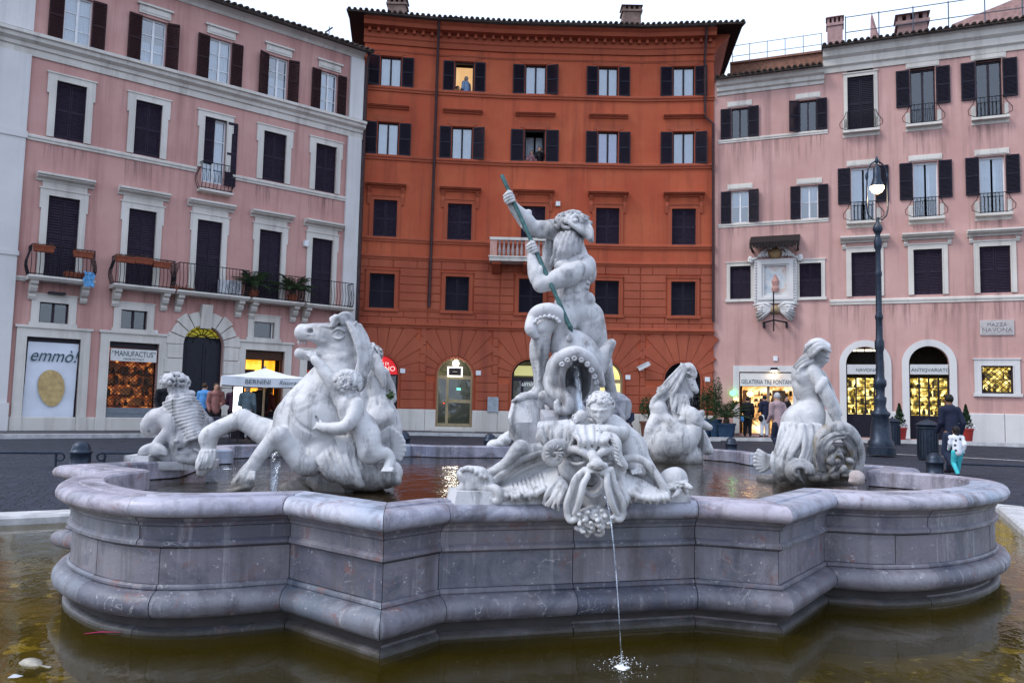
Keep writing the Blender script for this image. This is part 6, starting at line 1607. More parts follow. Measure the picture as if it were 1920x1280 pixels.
# head: skull, cheek, muzzle, open jaws
S.ch([(640, 632, 0, 27), (614, 630, -.02, 25), (588, 626, -.03, 20), (570, 625, -.03, 16)], 7, 3)
S.e(634, 650, 0, 26, 28, 24, 20, 10); S.e(566, 622, -.03, 13, 15, 16, 0, 5)
S.ch([(620, 662, 0, 20), (596, 664, -.02, 14), (576, 664, -.03, 11), (563, 663, -.03, 11)], 6, 3)
S.e(578, 647, -.03, 18, 9.5, 22, -6, 3, True)
S.e(582, 621, -.115, 6, 5, 8, -25, 2, True); S.c(574, 616, -.10, 3, 588, 614, -.10, 3, 2); S.c(574, 627, -.11, 2.6, 588, 627, -.12, 2.6, 2)
S.e(635, 626, -.13, 8.5, 7.5, 6, 0, 2); S.e(635, 626, -.165, 3.6, 3.6, 4, 0, 1, True); S.ch([(624, 622, -.14, 2.6), (634, 616, -.16, 3), (646, 621, -.14, 2.6)], 2, 3); S.ch([(626, 632, -.14, 2), (635, 635, -.16, 2.2), (645, 631, -.14, 2)], 2, 3)
S.ch([(610, 640, -.13, 3), (595, 636, -.12, 2.5), (582, 634, -.11, 2)], 3, 3); S.ch([(648, 668, -.11, 4), (628, 676, -.13, 4), (608, 672, -.12, 3)], 4, 3)
for x in (560, 566, 572): S.c(x, 641, -.04, 2.6, x+.5, 645, -.04, 2, 1)
S.c(660, 618, -.05, 8, 666, 606, -.06, 2.5, 3); S.c(655, 622, .08, 8, 660, 608, .09, 2.5, 3)
for k in range(9): S.ch([(652-k*2, 612, -.06+.015*k, 6), (642-k*2.2, 598+2*math.sin(k), -.1+.02*k, 6.5), (632-k, 600+4*math.sin(k*2), -.12+.02*k, 5), (626-k*.4, 612, -.13+.02*k, 3)], 2, 3)
# neck, chest, trunk
S.ch([(645, 652, .03, 29), (638, 690, .03, 37), (620, 730, .0, 52), (590, 775, -.03, 62), (578, 805, -.03, 60)], 12, 4)
S.ch([(600, 790, .0, 70), (632, 830, .06, 66), (655, 862, .1, 58), (690, 884, .12, 34), (722, 890, .1, 26)], 12, 4)
S.e(560, 800, -.12, 42, 36, 28, 20, 14); S.e(602, 850, -.12, 46, 30, 30, 20, 12); S.e(545, 782, -.02, 30, 30, 30, 0, 14)
for k in range(5): S.c(530+k*3, 815+k*8, -.2-.02*k, 3, 575+k*6, 800+k*12, -.3, 3, 4)
# mane in heavy locks
for k in range(13):
    a = k/12; x = 664+10*a; y = 614+78*a
    S.ch([(x-6, y-4, .02, 9), (x+4, y+8, -.02-.04*math.sin(k*1.7), 8.5), (x+7+4*math.sin(k*2.1), y+24, -.03, 7), (x+2+6*math.sin(k*1.3), y+38, -.04, 4)], 2.5, 3)
# near foreleg folded, hoof on the rim side; far foreleg pawing
S.ch([(600, 850, -.2, 30), (574, 868, -.27, 24), (545, 842, -.32, 18.5), (522, 820, -.36, 18)], 8, 3)
S.ch([(522, 818, -.36, 18), (502, 836, -.38, 14), (484, 858, -.40, 12.5), (474, 874, -.42, 12.5), (462, 890, -.44, 14)], 6, 3)
S.e(522, 817, -.38, 17, 15, 17, 30, 5); S.ch([(470, 880, -.42, 13), (460, 897, -.46, 16), (453, 909, -.48, 18)], 5, 2); S.e(452, 916, -.48, 21, 8, 22, 18, 3)
S.ch([(555, 830, .05, 32), (515, 818, .06, 29), (480, 800, .06, 22), (455, 786, .05, 18)], 10, 3)
S.ch([(455, 785, .05, 18), (425, 796, .03, 15), (396, 812, .0, 16), (390, 822, .0, 16)], 6, 3)
S.ch([(391, 820, 0, 16.5), (391, 838, 0, 13.5), (390, 850, 0, 15), (385, 868, -.02, 17), (378, 886, -.04, 9)], 5, 3)
for k in range(7): S.c(400-k*4, 848, -.07+.01*abs(k-3), 3.2, 398-k*5, 872+k, -.10+.01*abs(k-3), 2.2, 2)
# fin-like skirt and fish tail coil
for k in range(6): S.ch([(588+k*10, 856+k*2, -.24, 9), (606+k*11, 876+k*3, -.31, 9), (622+k*11, 892+k*3.4, -.30, 6), (636+k*9, 908-abs(k-3)*3, -.27, 2.5)], 3, 3)
for k in range(5): S.ch([(640+k*5, 828+k*4, -.27, 5), (652+k*6, 852+k*4, -.30, 5), (664+k*2, 880+k*5, -.27, 3)], 3, 3)
S.ch([(664, 884, -.05, 34), (700, 892, -.06, 28), (732, 886, -.04, 23)], 10, 3)
for k in range(3): S.e(722+6*k, 872+13*k, -.14, 19, 13, 16, -10, 4)
for k in range(6): S.ch([(714+4*k, 882-3*k, -.2, 2.4), (724+3.6*k, 890-4*k, -.22, 2.4)], 1, 2, True)
S.c(657, 620, -.06, 7, 668, 604, -.08, 2.6, 2); S.e(664, 611, -.125, 2.2, 6, 4, -30, 1, True)
S.groove([(600, 634, -.16, 1.6), (614, 640, -.18, 1.8), (622, 652, -.17, 1.6)]); S.groove([(648, 640, -.16, 1.6), (650, 658, -.17, 1.8), (640, 676, -.16, 1.6)]); S.groove([(594, 650, -.13, 1.5), (606, 656, -.15, 1.8), (618, 668, -.15, 1.4)])
S.ch([(590, 614, -.09, 2.6), (606, 611, -.12, 3), (622, 614, -.13, 2.6)], 1.5, 3)
for k in range(4): S.groove([(566+k*5, 632-k, -.13, 1.1), (572+k*5, 637, -.14, 1.1)], 1.5, 2)
S.strands([(652, 606, -.10), (664, 630, -.16), (672, 664, -.18), (668, 700, -.17)], [(676, 612, .06), (690, 640, .06), (694, 680, .02), (684, 716, 0)], 12, 5, 2, 3.5, 3, .7)
S.strands([(640, 606, -.10), (632, 594, -.14), (624, 600, -.16), (622, 614, -.16)], [(664, 602, -.02), (656, 588, -.04), (640, 590, -.08), (632, 606, -.12)], 9, 4, 2, 2, 4, .7)
S.strands([(378, 846, -.10), (372, 862, -.13), (368, 882, -.12)], [(404, 844, -.08), (404, 862, -.10), (398, 876, -.08)], 11, 3, 1.4, 1.5, 5, .6)
S.strands([(448, 888, -.5), (440, 900, -.55), (436, 912, -.54)], [(478, 884, -.5), (478, 898, -.53), (474, 908, -.52)], 11, 3, 1.4, 1.5, 6, .6)
S.strands([(590, 850, -.30), (598, 870, -.37), (612, 892, -.37), (622, 902, -.33)], [(660, 830, -.28), (668, 862, -.34), (676, 892, -.34), (682, 914, -.28)], 15, 5.5, 1.6, 3, 7, .8)
S.strands([(630, 820, -.30), (634, 840, -.34), (640, 862, -.34)], [(664, 818, -.3), (668, 840, -.32), (672, 866, -.32)], 9, 4, 1.6, 2, 8, .8)
S.groove([(540, 760, -.30, 2), (556, 790, -.36, 2.4), (590, 815, -.36, 2)], 5); S.groove([(600, 740, -.28, 2), (592, 775, -.34, 2.4), (606, 812, -.36, 2)], 5)
S.build('horse', M_STAT, HOR, .005, 15)
S = Sculpt(7.8, .0085)                                              # clinging child
S.head(652, 722, -.26, 25, 150, 5, 30, 4, child=True); S.e(652, 717, -.26, 24, 22, 23, 0, 3); S.curls(652, 719, -.26, 24, 23, 24, 96, 4.4, 9, zmin=-.5, k=1.2)
S.ch([(655, 744, -.24, 12), (658, 762, -.25, 25), (664, 786, -.24, 25), (674, 802, -.22, 26)], 9, 3); S.e(648, 760, -.33, 12, 16, 10, 0, 7); S.e(672, 766, -.36, 10, 18, 8, 10, 7)
S.ch([(640, 752, -.28, 14), (625, 718, -.28, 13.5), (612, 702, -.27, 12.5), (600, 684, -.26, 10), (592, 676, -.25, 9)], 5, 3); w0 = S.P(592, 675, -.25); S.hand(w0, S.P(582, 664, -.25)-w0, 9*S.px, fist=True, palm=(.3, -.9, .3))
S.ch([(668, 758, -.34, 14), (660, 784, -.42, 13), (645, 800, -.45, 11.5), (622, 803, -.42, 11), (606, 800, -.39, 8.5)], 5, 3); w0 = S.P(607, 800, -.39); S.hand(w0, S.P(590, 797, -.36)-w0, 9.5*S.px, palm=(-.2, -1, .2), spread=.7)
S.ch([(680, 800, -.26, 25), (690, 820, -.3, 24), (692, 842, -.33, 21), (694, 852, -.33, 17)], 8, 3)
S.ch([(692, 850, -.33, 18), (708, 849, -.32, 15), (724, 850, -.3, 11), (732, 860, -.3, 9.5), (731, 870, -.32, 9)], 6, 3); S.ch([(731, 868, -.3, 9), (727, 876, -.36, 8), (724, 880, -.4, 6)], 4, 2)
for k in range(5): S.c(720+k*4, 878, -.40, 3, 717+k*4.2, 883, -.44, 2.6, 1.5)
for k in range(10): S.ch([(680+k*1.8, 785, -.44, 1.6), (684+k*1.6, 812, -.52+.01*k, 1.8), (690+k*.8, 838, -.5, 1.4)], 1, 3, True)
S.build('child', M_STAT, HOR, .003, 14)
S = Sculpt(7.9, .0085)                                              # ribbed shell behind
for k in range(9): a = R_(-35+k*13); S.ch([(712, 838, .08, 9), (712+24*math.cos(a), 838-24*math.sin(a)*1.1, .02, 6), (714+44*math.cos(a), 838-38*math.sin(a), .0, 4.5)], 4, 3)
S.build('shell', M_STAT, HOR, .003, 12)
facet_rock('rock', HOR, atY(640, 912, 7.95), .42, 40, M_ROCK, (1.2, .8, .5)); facet_rock('rock', HOR, atY(560, 925, 7.85), .3, 41, M_ROCK, (1, .8, .6))

# ---------------------------------------------------------------- sea nymph seen from behind, further back
NYM = empty('nymph_statue', tuple(atY(712, 880, 10.3)), 'marble statue of a nude sea nymph seen from behind with flowing wavy hair', 'statue')
S = Sculpt(10.3, .0125)
S.ch([(700, 690, 0, 12), (698, 706, 0, 21), (703, 728, .0, 19.5), (707, 746, 0, 18.5), (712, 766, 0, 27), (714, 785, 0, 31)], 8, 4)
S.e(684, 702, .0, 12, 11, 13, 0, 8); S.e(717, 700, 0, 12, 11, 13, 0, 8); S.e(704, 784, -.13, 17, 20, 14, 5, 6); S.e(728, 786, -.10, 17, 20, 14, -5, 6)
S.c(706, 710, -.145, 2, 710, 765, -.15, 2, 5, True)
S.ch([(682, 702, -.02, 11.5), (679, 728, -.05, 10.5), (678, 752, -.08, 9), (683, 775, -.1, 7)], 5, 3); S.ch([(719, 702, 0, 11), (732, 726, .08, 9), (736, 748, .1, 8)], 5, 3)
S.head(692, 668, .0, 18, 200, 10, None); S.curls(692, 665, 0, 20, 17, 20, 40, 6, 3, front=False)
for k in range(9): S.ch([(684+k*3, 660+k, -.12, 5), (692+k*3, 676+2*k, -.16, 5.5), (701+k*2.4, 690+2.5*k, -.15, 5), (708+k*1.6, 702+3*k, -.13, 3)], 1.6, 4)
S.ch([(718, 790, 0, 31), (712, 830, .02, 30), (700, 870, .05, 34), (705, 905, .05, 40)], 10, 3)
for k in range(8): S.ch([(700+k*5, 800, -.18, 3), (694+k*6, 835, -.2, 5), (690+k*6+4*math.sin(k), 872, -.18, 4)], 2, 3)
S.ch([(736, 790, -.05, 16), (742, 812, -.1, 12), (738, 834, -.12, 10)], 6, 3)
S.build('figure', M_STAT, NYM, .003, 13)
ivy = MB(); rnd = random.Random(4)
for k in range(60):
    c = S.P(730+rnd.gauss(0, 5), 742+rnd.gauss(0, 4), -.05+rnd.gauss(0, .03)); t = rnd.uniform(0, 6.28); u_ = Vector((math.cos(t), rnd.uniform(-.5, .5), math.sin(t)))*.022; v_ = u_.cross(Vector((rnd.gauss(0, 1), rnd.gauss(0, 1), rnd.gauss(0, 1)))).normalized()*.014
    c = Vector(c); ivy.add([c-u_, c+v_, c+u_, c-v_], [(0, 1, 2, 3)])
iv = ivy.build('sprout', simple('green_leaf', (.06, .11, .03), .6), NYM); iv['kind'] = 'stuff'

# ---------------------------------------------------------------- left rim: sea child with ribbed fin and a fish
LFT = empty('fish_statue', tuple(atz(320, 868, ZR)), 'marble curly headed figure with ribbed fin and arched fish on the basin rim', 'statue')
S = Sculpt(8.7, .0085)
S.head(328, 722, 0, 18, 215, 12, None); S.curls(327, 716, 0, 22, 13, 20, 46, 6, 21, front=False, zmin=-.55)
S.ch([(332, 733, 0, 9), (338, 745, .0, 17), (350, 772, .02, 27), (362, 800, .03, 34), (368, 828, .03, 33), (366, 850, .02, 28)], 9, 4)
S.e(352, 740, 0, 14, 8, 12, 20, 6); S.ch([(326, 744, -.06, 9), (318, 748, -.12, 7), (330, 744, -.18, 6)], 4, 3)
w0 = S.P(330, 746, -.16); S.hand(w0, S.P(342, 742, -.18)-w0, 7*S.px, palm=(0, -1, .2))
for k in range(13):                                                 # ribs of the fin
    t = k/12; cx, cy = 336+30*t, 752+72*t; w = 20+15*math.sin(math.pi*min(1, t+.25))
    S.ch([(cx-w*.95, cy+4, -.12, 2.8), (cx-w*.45, cy-1, -.22-.05*t, 3.7), (cx, cy-3, -.24-.06*t, 4), (cx+w*.5, cy-7, -.2-.05*t, 3.7), (cx+w, cy-6, -.08, 2.6)], 1.6, 4)
for k in range(5): S.e(393-k*3, 790+k*11, -.02, 7, 9, 8, 0, 4)
S.ch([(272, 796, -.05, 9), (277, 806, -.06, 12), (284, 796, -.08, 19), (294, 785, -.1, 20), (308, 783, -.12, 18), (320, 792, -.14, 17), (320, 806, -.16, 14), (304, 822, -.18, 11), (292, 834, -.2, 9)], 5, 4)
S.ch([(320, 792, -.12, 16), (332, 810, -.12, 18), (338, 828, -.12, 20), (338, 844, -.1, 20)], 7, 3)
S.e(330, 826, -.26, 5, 4, 4, 0, 2); S.e(330, 826, -.29, 2, 2, 3, 0, 1, True); S.e(345, 846, -.2, 12, 5, 12, -20, 2, True); S.ch([(346, 836, -.18, 4), (351, 826, -.2, 5), (352, 822, -.2, 4)], 2, 2)
for s_ in (-1, 1):
    for k in range(4): S.ch([(290, 836, -.22, 6), (288+s_*(10+3*k), 838+k*1.5, -.25, 5), (278+s_*(14+4*k)+8, 848+k*1.4, -.26, 3)], 3, 3)
S.e(276, 843, -.24, 15, 9, 6, 25, 4); S.e(292, 846, -.25, 11, 9, 6, -10, 4)
for x, y, r in ((305, 850, 14), (322, 856, 16), (345, 858, 18), (368, 858, 18), (356, 848, 18), (385, 856, 12)): S.e(x, y, -.1, r*1.3, r*.8, r, 0, 4)
S.ch([(366, 842, -.2, 3), (378, 848, -.22, 2.4), (394, 856, -.2, 2)], 1, 3)
S.build('figure', M_STATD, LFT, .006, 12)
b0 = S.P(268, 862, -.15); mb = MB().box(-.13, .13, -.16, .16, -.07, .055); o = mb.build('base_block', M_STAT, LFT, Matrix.Translation(b0))
b0 = S.P(335, 866, -.02); MB().box(-.42, .40, -.18, .24, -.07, .02).build('base_block', M_STATD, LFT, Matrix.Translation(b0) @ Matrix.Rotation(.3, 4, 'Z'))

# ---------------------------------------------------------------- right: sea nymph wringing a dolphin
RGT = empty('mermaid_statue', tuple(atz(1510, 908, ZWI)), 'marble statue of a mermaid with bound hair leaning over a dark curled dolphin', 'statue')
S = Sculpt(9.7, .008)
S.head(1536, 664, -.04, 19, 52, 30, None)
S.e(1530, 655, .0, 22, 16, 21, -12, 3)
S.strands([(1510, 660, -.08), (1516, 648, -.16), (1532, 640, -.2), (1552, 650, -.19)], [(1518, 672, -.13), (1526, 664, -.2), (1540, 652, -.22), (1557, 660, -.18)], 8, 4.2, 3, 1.2, 11, .6)
S.strands([(1514, 650, .0), (1522, 640, -.04), (1538, 637, -.06), (1554, 646, -.08)], [(1512, 658, -.07), (1520, 645, -.13), (1536, 640, -.17), (1554, 650, -.17)], 6, 4.2, 3, 1.2, 12, .6)
S.strands([(1518, 662, -.10), (1508, 668, -.12), (1498, 674, -.12), (1490, 686, -.10)], [(1522, 680, -.14), (1514, 682, -.16), (1504, 690, -.15), (1496, 698, -.13)], 7, 4.4, 2.2, 2, 13, .6)
S.ch([(1530, 678, 0, 9.5), (1526, 688, .0, 11)], 4, 2)
S.ch([(1514, 700, .01, 24), (1511, 722, .0, 25), (1516, 742, 0, 22.5), (1520, 756, .0, 22.5), (1514, 776, .01, 31), (1506, 796, .02, 38)], 5, 5)
S.e(1497, 704, -.02, 13, 14, 14, 20, 4); S.e(1506, 706, -.12, 14, 15, 8, 12, 5); S.e(1523, 776, -.10, 22, 24, 20, 0, 8); S.e(1493, 788, -.08, 22, 24, 20, 0, 8); S.e(1536, 722, .0, 9, 12, 12, 0, 4)
S.groove([(1503, 694, -.19, 1.8), (1507, 730, -.20, 2), (1516, 768, -.22, 1.8)], 5); S.groove([(1518, 694, -.19, 1.6), (1524, 712, -.18, 2), (1530, 728, -.15, 1.6)], 4)
S.e(1522, 698, -.11, 15, 15, 14, 0, 4)
S.ch([(1524, 698, -.13, 14), (1537, 718, -.18, 13), (1549, 739, -.21, 12), (1557, 756, -.21, 10.5)], 3, 4); S.ch([(1557, 754, -.21, 10.5), (1563, 770, -.21, 10.5), (1570, 789, -.2, 7.5)], 2.5, 4); S.e(1540, 722, -.23, 9, 18, 9, -30, 2)
w0 = S.P(1569, 788, -.2); S.hand(w0, S.P(1578, 800, -.2)-w0, 8.5*S.px, fist=True, palm=(.2, -.9, .4))
S.ch([(1538, 702, .1, 10), (1556, 735, .12, 8.5), (1572, 775, .05, 7)], 3, 3)
S.ch([(1504, 795, .03, 38), (1496, 826, .04, 37), (1490, 860, .03, 38), (1492, 890, .03, 42)], 6, 4)
S.e(1494, 838, -.09, 36, 50, 34, 8, 6); S.e(1520, 850, -.10, 28, 44, 32, 0, 6)
S.strands([(1468, 796, -.14), (1462, 818, -.22), (1452, 844, -.25), (1444, 868, -.22)], [(1506, 798, -.30), (1502, 820, -.33), (1488, 848, -.34), (1474, 876, -.33)], 11, 5.5, 1.8, 2.6, 14, .8)
S.strands([(1500, 800, -.30), (1504, 824, -.34), (1502, 850, -.36), (1490, 876, -.36)], [(1540, 798, -.22), (1538, 822, -.28), (1530, 852, -.30), (1524, 880, -.30)], 10, 5.5, 1.8, 2.6, 15, .8)
S.strands([(1450, 850, -.20), (1448, 868, -.26), (1452, 888, -.26), (1460, 902, -.22)], [(1500, 866, -.36), (1498, 880, -.39), (1500, 894, -.38), (1508, 904, -.34)], 11, 6, 2, 3, 16, .8)
for k in range(3): S.ch([(1500+8*math.cos(t)*(3-k*.7), 884+8*math.sin(t)*(2.4-k*.6), -.38-.03*k, 5-k*.6) for t in [2.2+.7*q for q in range(7)]], .8, 3)
for k in range(7): a = R_(140+k*15); S.ch([(1448, 864, .0, 7), (1446+18*math.cos(a), 864-18*math.sin(a), -.03, 5.5), (1446+31*math.cos(a), 862-27*math.sin(a), -.02, 4)], .8, 3)
S.build('figure', M_STAT, RGT, .005, 14)
S = Sculpt(9.6, .0085)
S.ch([(1530, 884, -.1, 16), (1530, 852, -.16, 16), (1538, 824, -.2, 15), (1556, 807, -.22, 14), (1578, 803, -.22, 14), (1594, 814, -.2, 14), (1604, 834, -.16, 14), (1606, 858, -.12, 15), (1598, 882, -.08, 17)], 3, 5)
S.e(1572, 866, -.10, 30, 34, 26, 0, 5); S.e(1556, 846, -.36, 13, 30, 22, 12, 3, True); S.e(1576, 830, -.34, 18, 12, 22, 0, 3, True)
S.strands([(1534, 880, -.28), (1532, 850, -.34), (1540, 826, -.38), (1560, 812, -.38), (1582, 808, -.36)], [(1552, 882, -.24), (1550, 856, -.30), (1554, 838, -.36), (1568, 824, -.38), (1588, 822, -.36)], 6, 3.6, 2.6, 1.4, 21, .6)
S.strands([(1592, 812, -.34), (1606, 832, -.28), (1612, 856, -.22), (1608, 882, -.16)], [(1578, 822, -.36), (1590, 842, -.34), (1596, 862, -.28), (1592, 886, -.22)], 7, 4, 2.4, 3, 22, .7)
rnd = random.Random(5)
for k in range(22): S.e(1560+rnd.uniform(-4, 34), 838+rnd.uniform(0, 56), -.28-rnd.uniform(0, .08), rnd.uniform(5, 10), rnd.uniform(4, 8), 7, rnd.uniform(-60, 60), 1.2)
for k in range(14): S.e(1512+rnd.uniform(0, 92), 890+rnd.uniform(-6, 8), -.12-rnd.uniform(0, .12), rnd.uniform(8, 17), rnd.uniform(6, 11), 12, rnd.uniform(-30, 30), 2)
S.build('dolphin', M_STATW, RGT, .008, 11)
MB().lathe([(.62, -.05), (.62, .03), (.58, .06), (.3, .07)], 9, (0, 0, 0)).build('base', M_STAT, RGT, Matrix.Translation(atz(1512, 902, ZWI)) @ Matrix.Diagonal((1.0, .6, 1, 1)))

# ---------------------------------------------------------------- far right: horse, child and dolphin
FAR = empty('seahorse_statue', tuple(atz(1270, 862, ZWI)), 'marble group of long maned horse, child and curled dolphin near the far rim', 'statue')
S = Sculpt(12.9, .0095)
S.ch([(1282, 692, 0, 9), (1290, 706, -.03, 11), (1297, 720, -.05, 9), (1302, 731, -.06, 8)], 2, 4); S.ch([(1282, 716, 0, 9), (1289, 732, -.03, 6.5), (1294, 740, -.04, 6)], 2, 3); S.e(1302, 738, -.06, 7, 2, 8, -50, 1, True)
S.e(1292, 706, -.10, 4.4, 3.4, 5, 0, .8, True); S.ch([(1284, 700, -.12, 2), (1291, 699, -.14, 2.4), (1297, 704, -.12, 2)], .8, 3); S.e(1298, 722, -.1, 2, 2, 3, 0, .5, True); S.c(1279, 692, -.04, 4, 1277, 681, -.04, 1.5, 1)
S.ch([(1280, 706, .01, 11), (1276, 730, .01, 14), (1274, 752, .0, 18), (1274, 785, 0, 25), (1276, 815, 0, 30)], 3, 5)
S.strands([(1280, 684, -.08), (1264, 698, -.13), (1248, 716, -.13), (1236, 736, -.1)], [(1284, 694, -.13), (1274, 716, -.17), (1262, 738, -.17), (1246, 752, -.14)], 11, 4, 1.6, 2, 31, .6)
S.strands([(1282, 684, -.04), (1292, 682, -.09), (1302, 688, -.12), (1308, 700, -.12)], [(1284, 692, -.10), (1294, 690, -.14), (1300, 698, -.15), (1303, 712, -.13)], 6, 4, 1.8, 2, 32, .6)
S.strands([(1260, 738, -.16), (1258, 752, -.2), (1256, 768, -.22)], [(1288, 744, -.14), (1288, 762, -.2), (1284, 780, -.24)], 10, 4, 1.6, 3, 33, .7)
S.head(1243, 735, -.1, 12, 120, 0, 18, 3); S.ch([(1236, 748, -.1, 9), (1235, 766, -.12, 16), (1238, 782, -.12, 17)], 5, 3); S.ch([(1224, 762, -.14, 7), (1228, 748, -.16, 6), (1246, 732, -.16, 5)], 3, 3)
S.ch([(1230, 788, -.16, 14), (1220, 804, -.2, 11), (1216, 820, -.2, 9), (1214, 834, -.2, 7), (1206, 838, -.24, 5)], 4, 3); S.ch([(1246, 786, -.18, 13), (1262, 796, -.26, 12), (1274, 806, -.3, 8)], 4, 3)
S.ch([(1240, 850, -.1, 25), (1246, 828, -.14, 35), (1268, 826, -.16, 34), (1290, 818, -.18, 22), (1300, 800, -.2, 16), (1300, 786, -.2, 18), (1294, 778, -.2, 16)], 7, 4)
S.ch([(1298, 790, -.2, 14), (1284, 786, -.22, 9), (1274, 787, -.24, 4)], 3, 3); S.ch([(1302, 790, -.2, 14), (1318, 796, -.22, 9), (1330, 801, -.24, 6)], 3, 3); S.ch([(1302, 788, -.2, 13), (1312, 778, -.2, 8), (1317, 772, -.2, 4)], 3, 3); S.groove([(1290, 790, -.34, 1.4), (1302, 796, -.34, 1.6), (1318, 802, -.32, 1.2)], 2)
S.ch([(1230, 846, -.30, 3), (1254, 843, -.36, 3), (1276, 836, -.36, 3), (1292, 820, -.34, 2)], 3, 4)
S.ch([(1312, 808, .0, 9), (1320, 826, .0, 10), (1326, 842, -.03, 11)], 4, 3); S.ch([(1272, 850, 0, 36), (1290, 860, 0, 28)], 6, 2)
S.build('figure', M_STAT, FAR, .004, 12)
MB().lathe([(.42, -.2), (.42, .06), (.38, .08)], 14).build('base', M_ROCK, FAR, Matrix.Translation(Vector(FAR.location)+Vector((-.05, .1, 0))) @ Matrix.Diagonal((1.15, .6, 1, 1)))

# ---------------------------------------------------------------- front: grotesque mask spout with shells, child, conch and turtle
M_STATF = statue_mat('front_statue_marble', (.56, .56, .57), (.10, .10, .11), .75, None, -5)
MSK = empty('mask_fountain', tuple(atz(1110, 938, ZR)), 'marble spout with gaping bearded mask, shells and a child on top', 'fountain')
S = Sculpt(5.8, .0065)
S.e(1106, 858, .03, 48, 50, 44, 0, 6); S.e(1106, 820, .03, 54, 24, 38, 0, 8)                      # skull and brow mass
S.e(1066, 882, -.05, 20, 30, 26, 14, 5); S.e(1156, 882, -.05, 18, 28, 26, -12, 5)                  # cheeks
S.ch([(1060, 850, -.13, 6), (1074, 842, -.19, 8), (1092, 846, -.23, 8), (1104, 856, -.23, 6)], 2, 4); S.ch([(1156, 852, -.13, 6), (1146, 843, -.18, 8), (1130, 846, -.23, 8), (1120, 856, -.23, 6)], 2, 4)
S.e(1083, 860, -.20, 12, 7.5, 14, 8, 1.5, True); S.e(1133, 860, -.20, 11, 7.5, 14, -8, 1.5, True); S.e(1083, 860, -.13, 8, 6, 6, 0, .6); S.e(1133, 860, -.13, 8, 6, 6, 0, .6); S.e(1084, 860, -.165, 2.6, 2.6, 5, 0, .4, True); S.e(1132, 860, -.165, 2.6, 2.6, 5, 0, .4, True)
S.ch([(1070, 867, -.16, 3), (1083, 870, -.20, 3.6), (1096, 866, -.20, 3)], 1, 4); S.ch([(1146, 867, -.16, 3), (1134, 870, -.20, 3.6), (1122, 866, -.20, 3)], 1, 4)
S.ch([(1109, 846, -.22, 8), (1113, 858, -.28, 9), (1119, 868, -.34, 11)], 3, 4)                      # nose
S.e(1120, 871, -.37, 14, 8.5, 9, 0, 2); S.e(1108, 874, -.33, 8, 7, 9, 0, 1.5); S.e(1132, 873, -.33, 8, 7, 9, 0, 1.5); S.e(1112, 877, -.405, 3.4, 2.8, 7, 15, .6, True); S.e(1128, 876.5, -.405, 3.4, 2.8, 7, -15, .6, True)
S.e(1107, 885, -.32, 14, 8.5, 12, -12, 1.5); S.e(1134, 884, -.32, 14, 8.5, 12, 12, 1.5); S.groove([(1120, 879, -.43, 1.2), (1120, 890, -.43, 1.4)], 1.5, 2)   # lion-like muzzle
S.e(1113, 925, -.14, 26, 36, 24, 0, 5)
S.e(1113, 908, -.36, 20, 20, 100, 0, 1.2, True)                                                       # throat
S.e(1114, 944, -.46, 24, 36, 24, 0, 4, True)
S.ch([(1096, 918, -.24, 3), (1100, 926, -.27, 3.6), (1112, 930, -.29, 3.8), (1123, 926, -.27, 3.6), (1127, 916, -.24, 3)], 1, 4)
for A_, B_2 in (([(1096, 880, -.32), (1080, 896, -.33), (1070, 920, -.34), (1062, 945, -.33), (1064, 966, -.31)], [(1102, 892, -.36), (1094, 908, -.38), (1089, 930, -.38), (1083, 950, -.36), (1078, 962, -.33)]),
             ([(1146, 880, -.32), (1150, 898, -.33), (1158, 920, -.34), (1168, 944, -.33), (1168, 964, -.31)], [(1138, 892, -.36), (1138, 908, -.38), (1143, 930, -.38), (1150, 950, -.36), (1156, 962, -.33)])):
    for q in range(9):                                                # broad drooping lip ribbons, rolled at the edge
        t = q/8; r = 5.6 if q in (0, 8) else 4.2; S.ch([(a[0]+(b[0]-a[0])*t, a[1]+(b[1]-a[1])*t, a[2]+(b[2]-a[2])*t+.05*math.sin(math.pi*t)**.6, r) for a, b in zip(A_, B_2)], 1.6, 5)
    e = A_[-1]; s_ = 1 if e[0] < 1110 else -1; S.ch([(e[0], e[1]-2, -.31, 6.4), (e[0]+s_*5, e[1]+9, -.32, 6), (e[0]+s_*14, e[1]+8, -.33, 5), (e[0]+s_*15, e[1]-1, -.33, 4)], 1, 4)
S.e(1114, 968, -.24, 32, 18, 18, 0, 4)
rnd = random.Random(8)
for i in range(15):                                                  # spiral curls of the beard
    a = i*2.399; q = math.sqrt((i+.5)/15); x = 1115+36*q*math.cos(a); y = 976+23*q*math.sin(a); sp = rnd.choice((-1, 1)); ph = rnd.uniform(0, 6.28); R0 = rnd.uniform(8, 10.5)
    S.ch([(x+R0*(1-.12*j)*math.cos(ph+sp*j*.8), y+R0*(1-.12*j)*math.sin(ph+sp*j*.8), -.345+.06*q-.010*j, 4.8-.16*j) for j in range(8)], .8, 2)
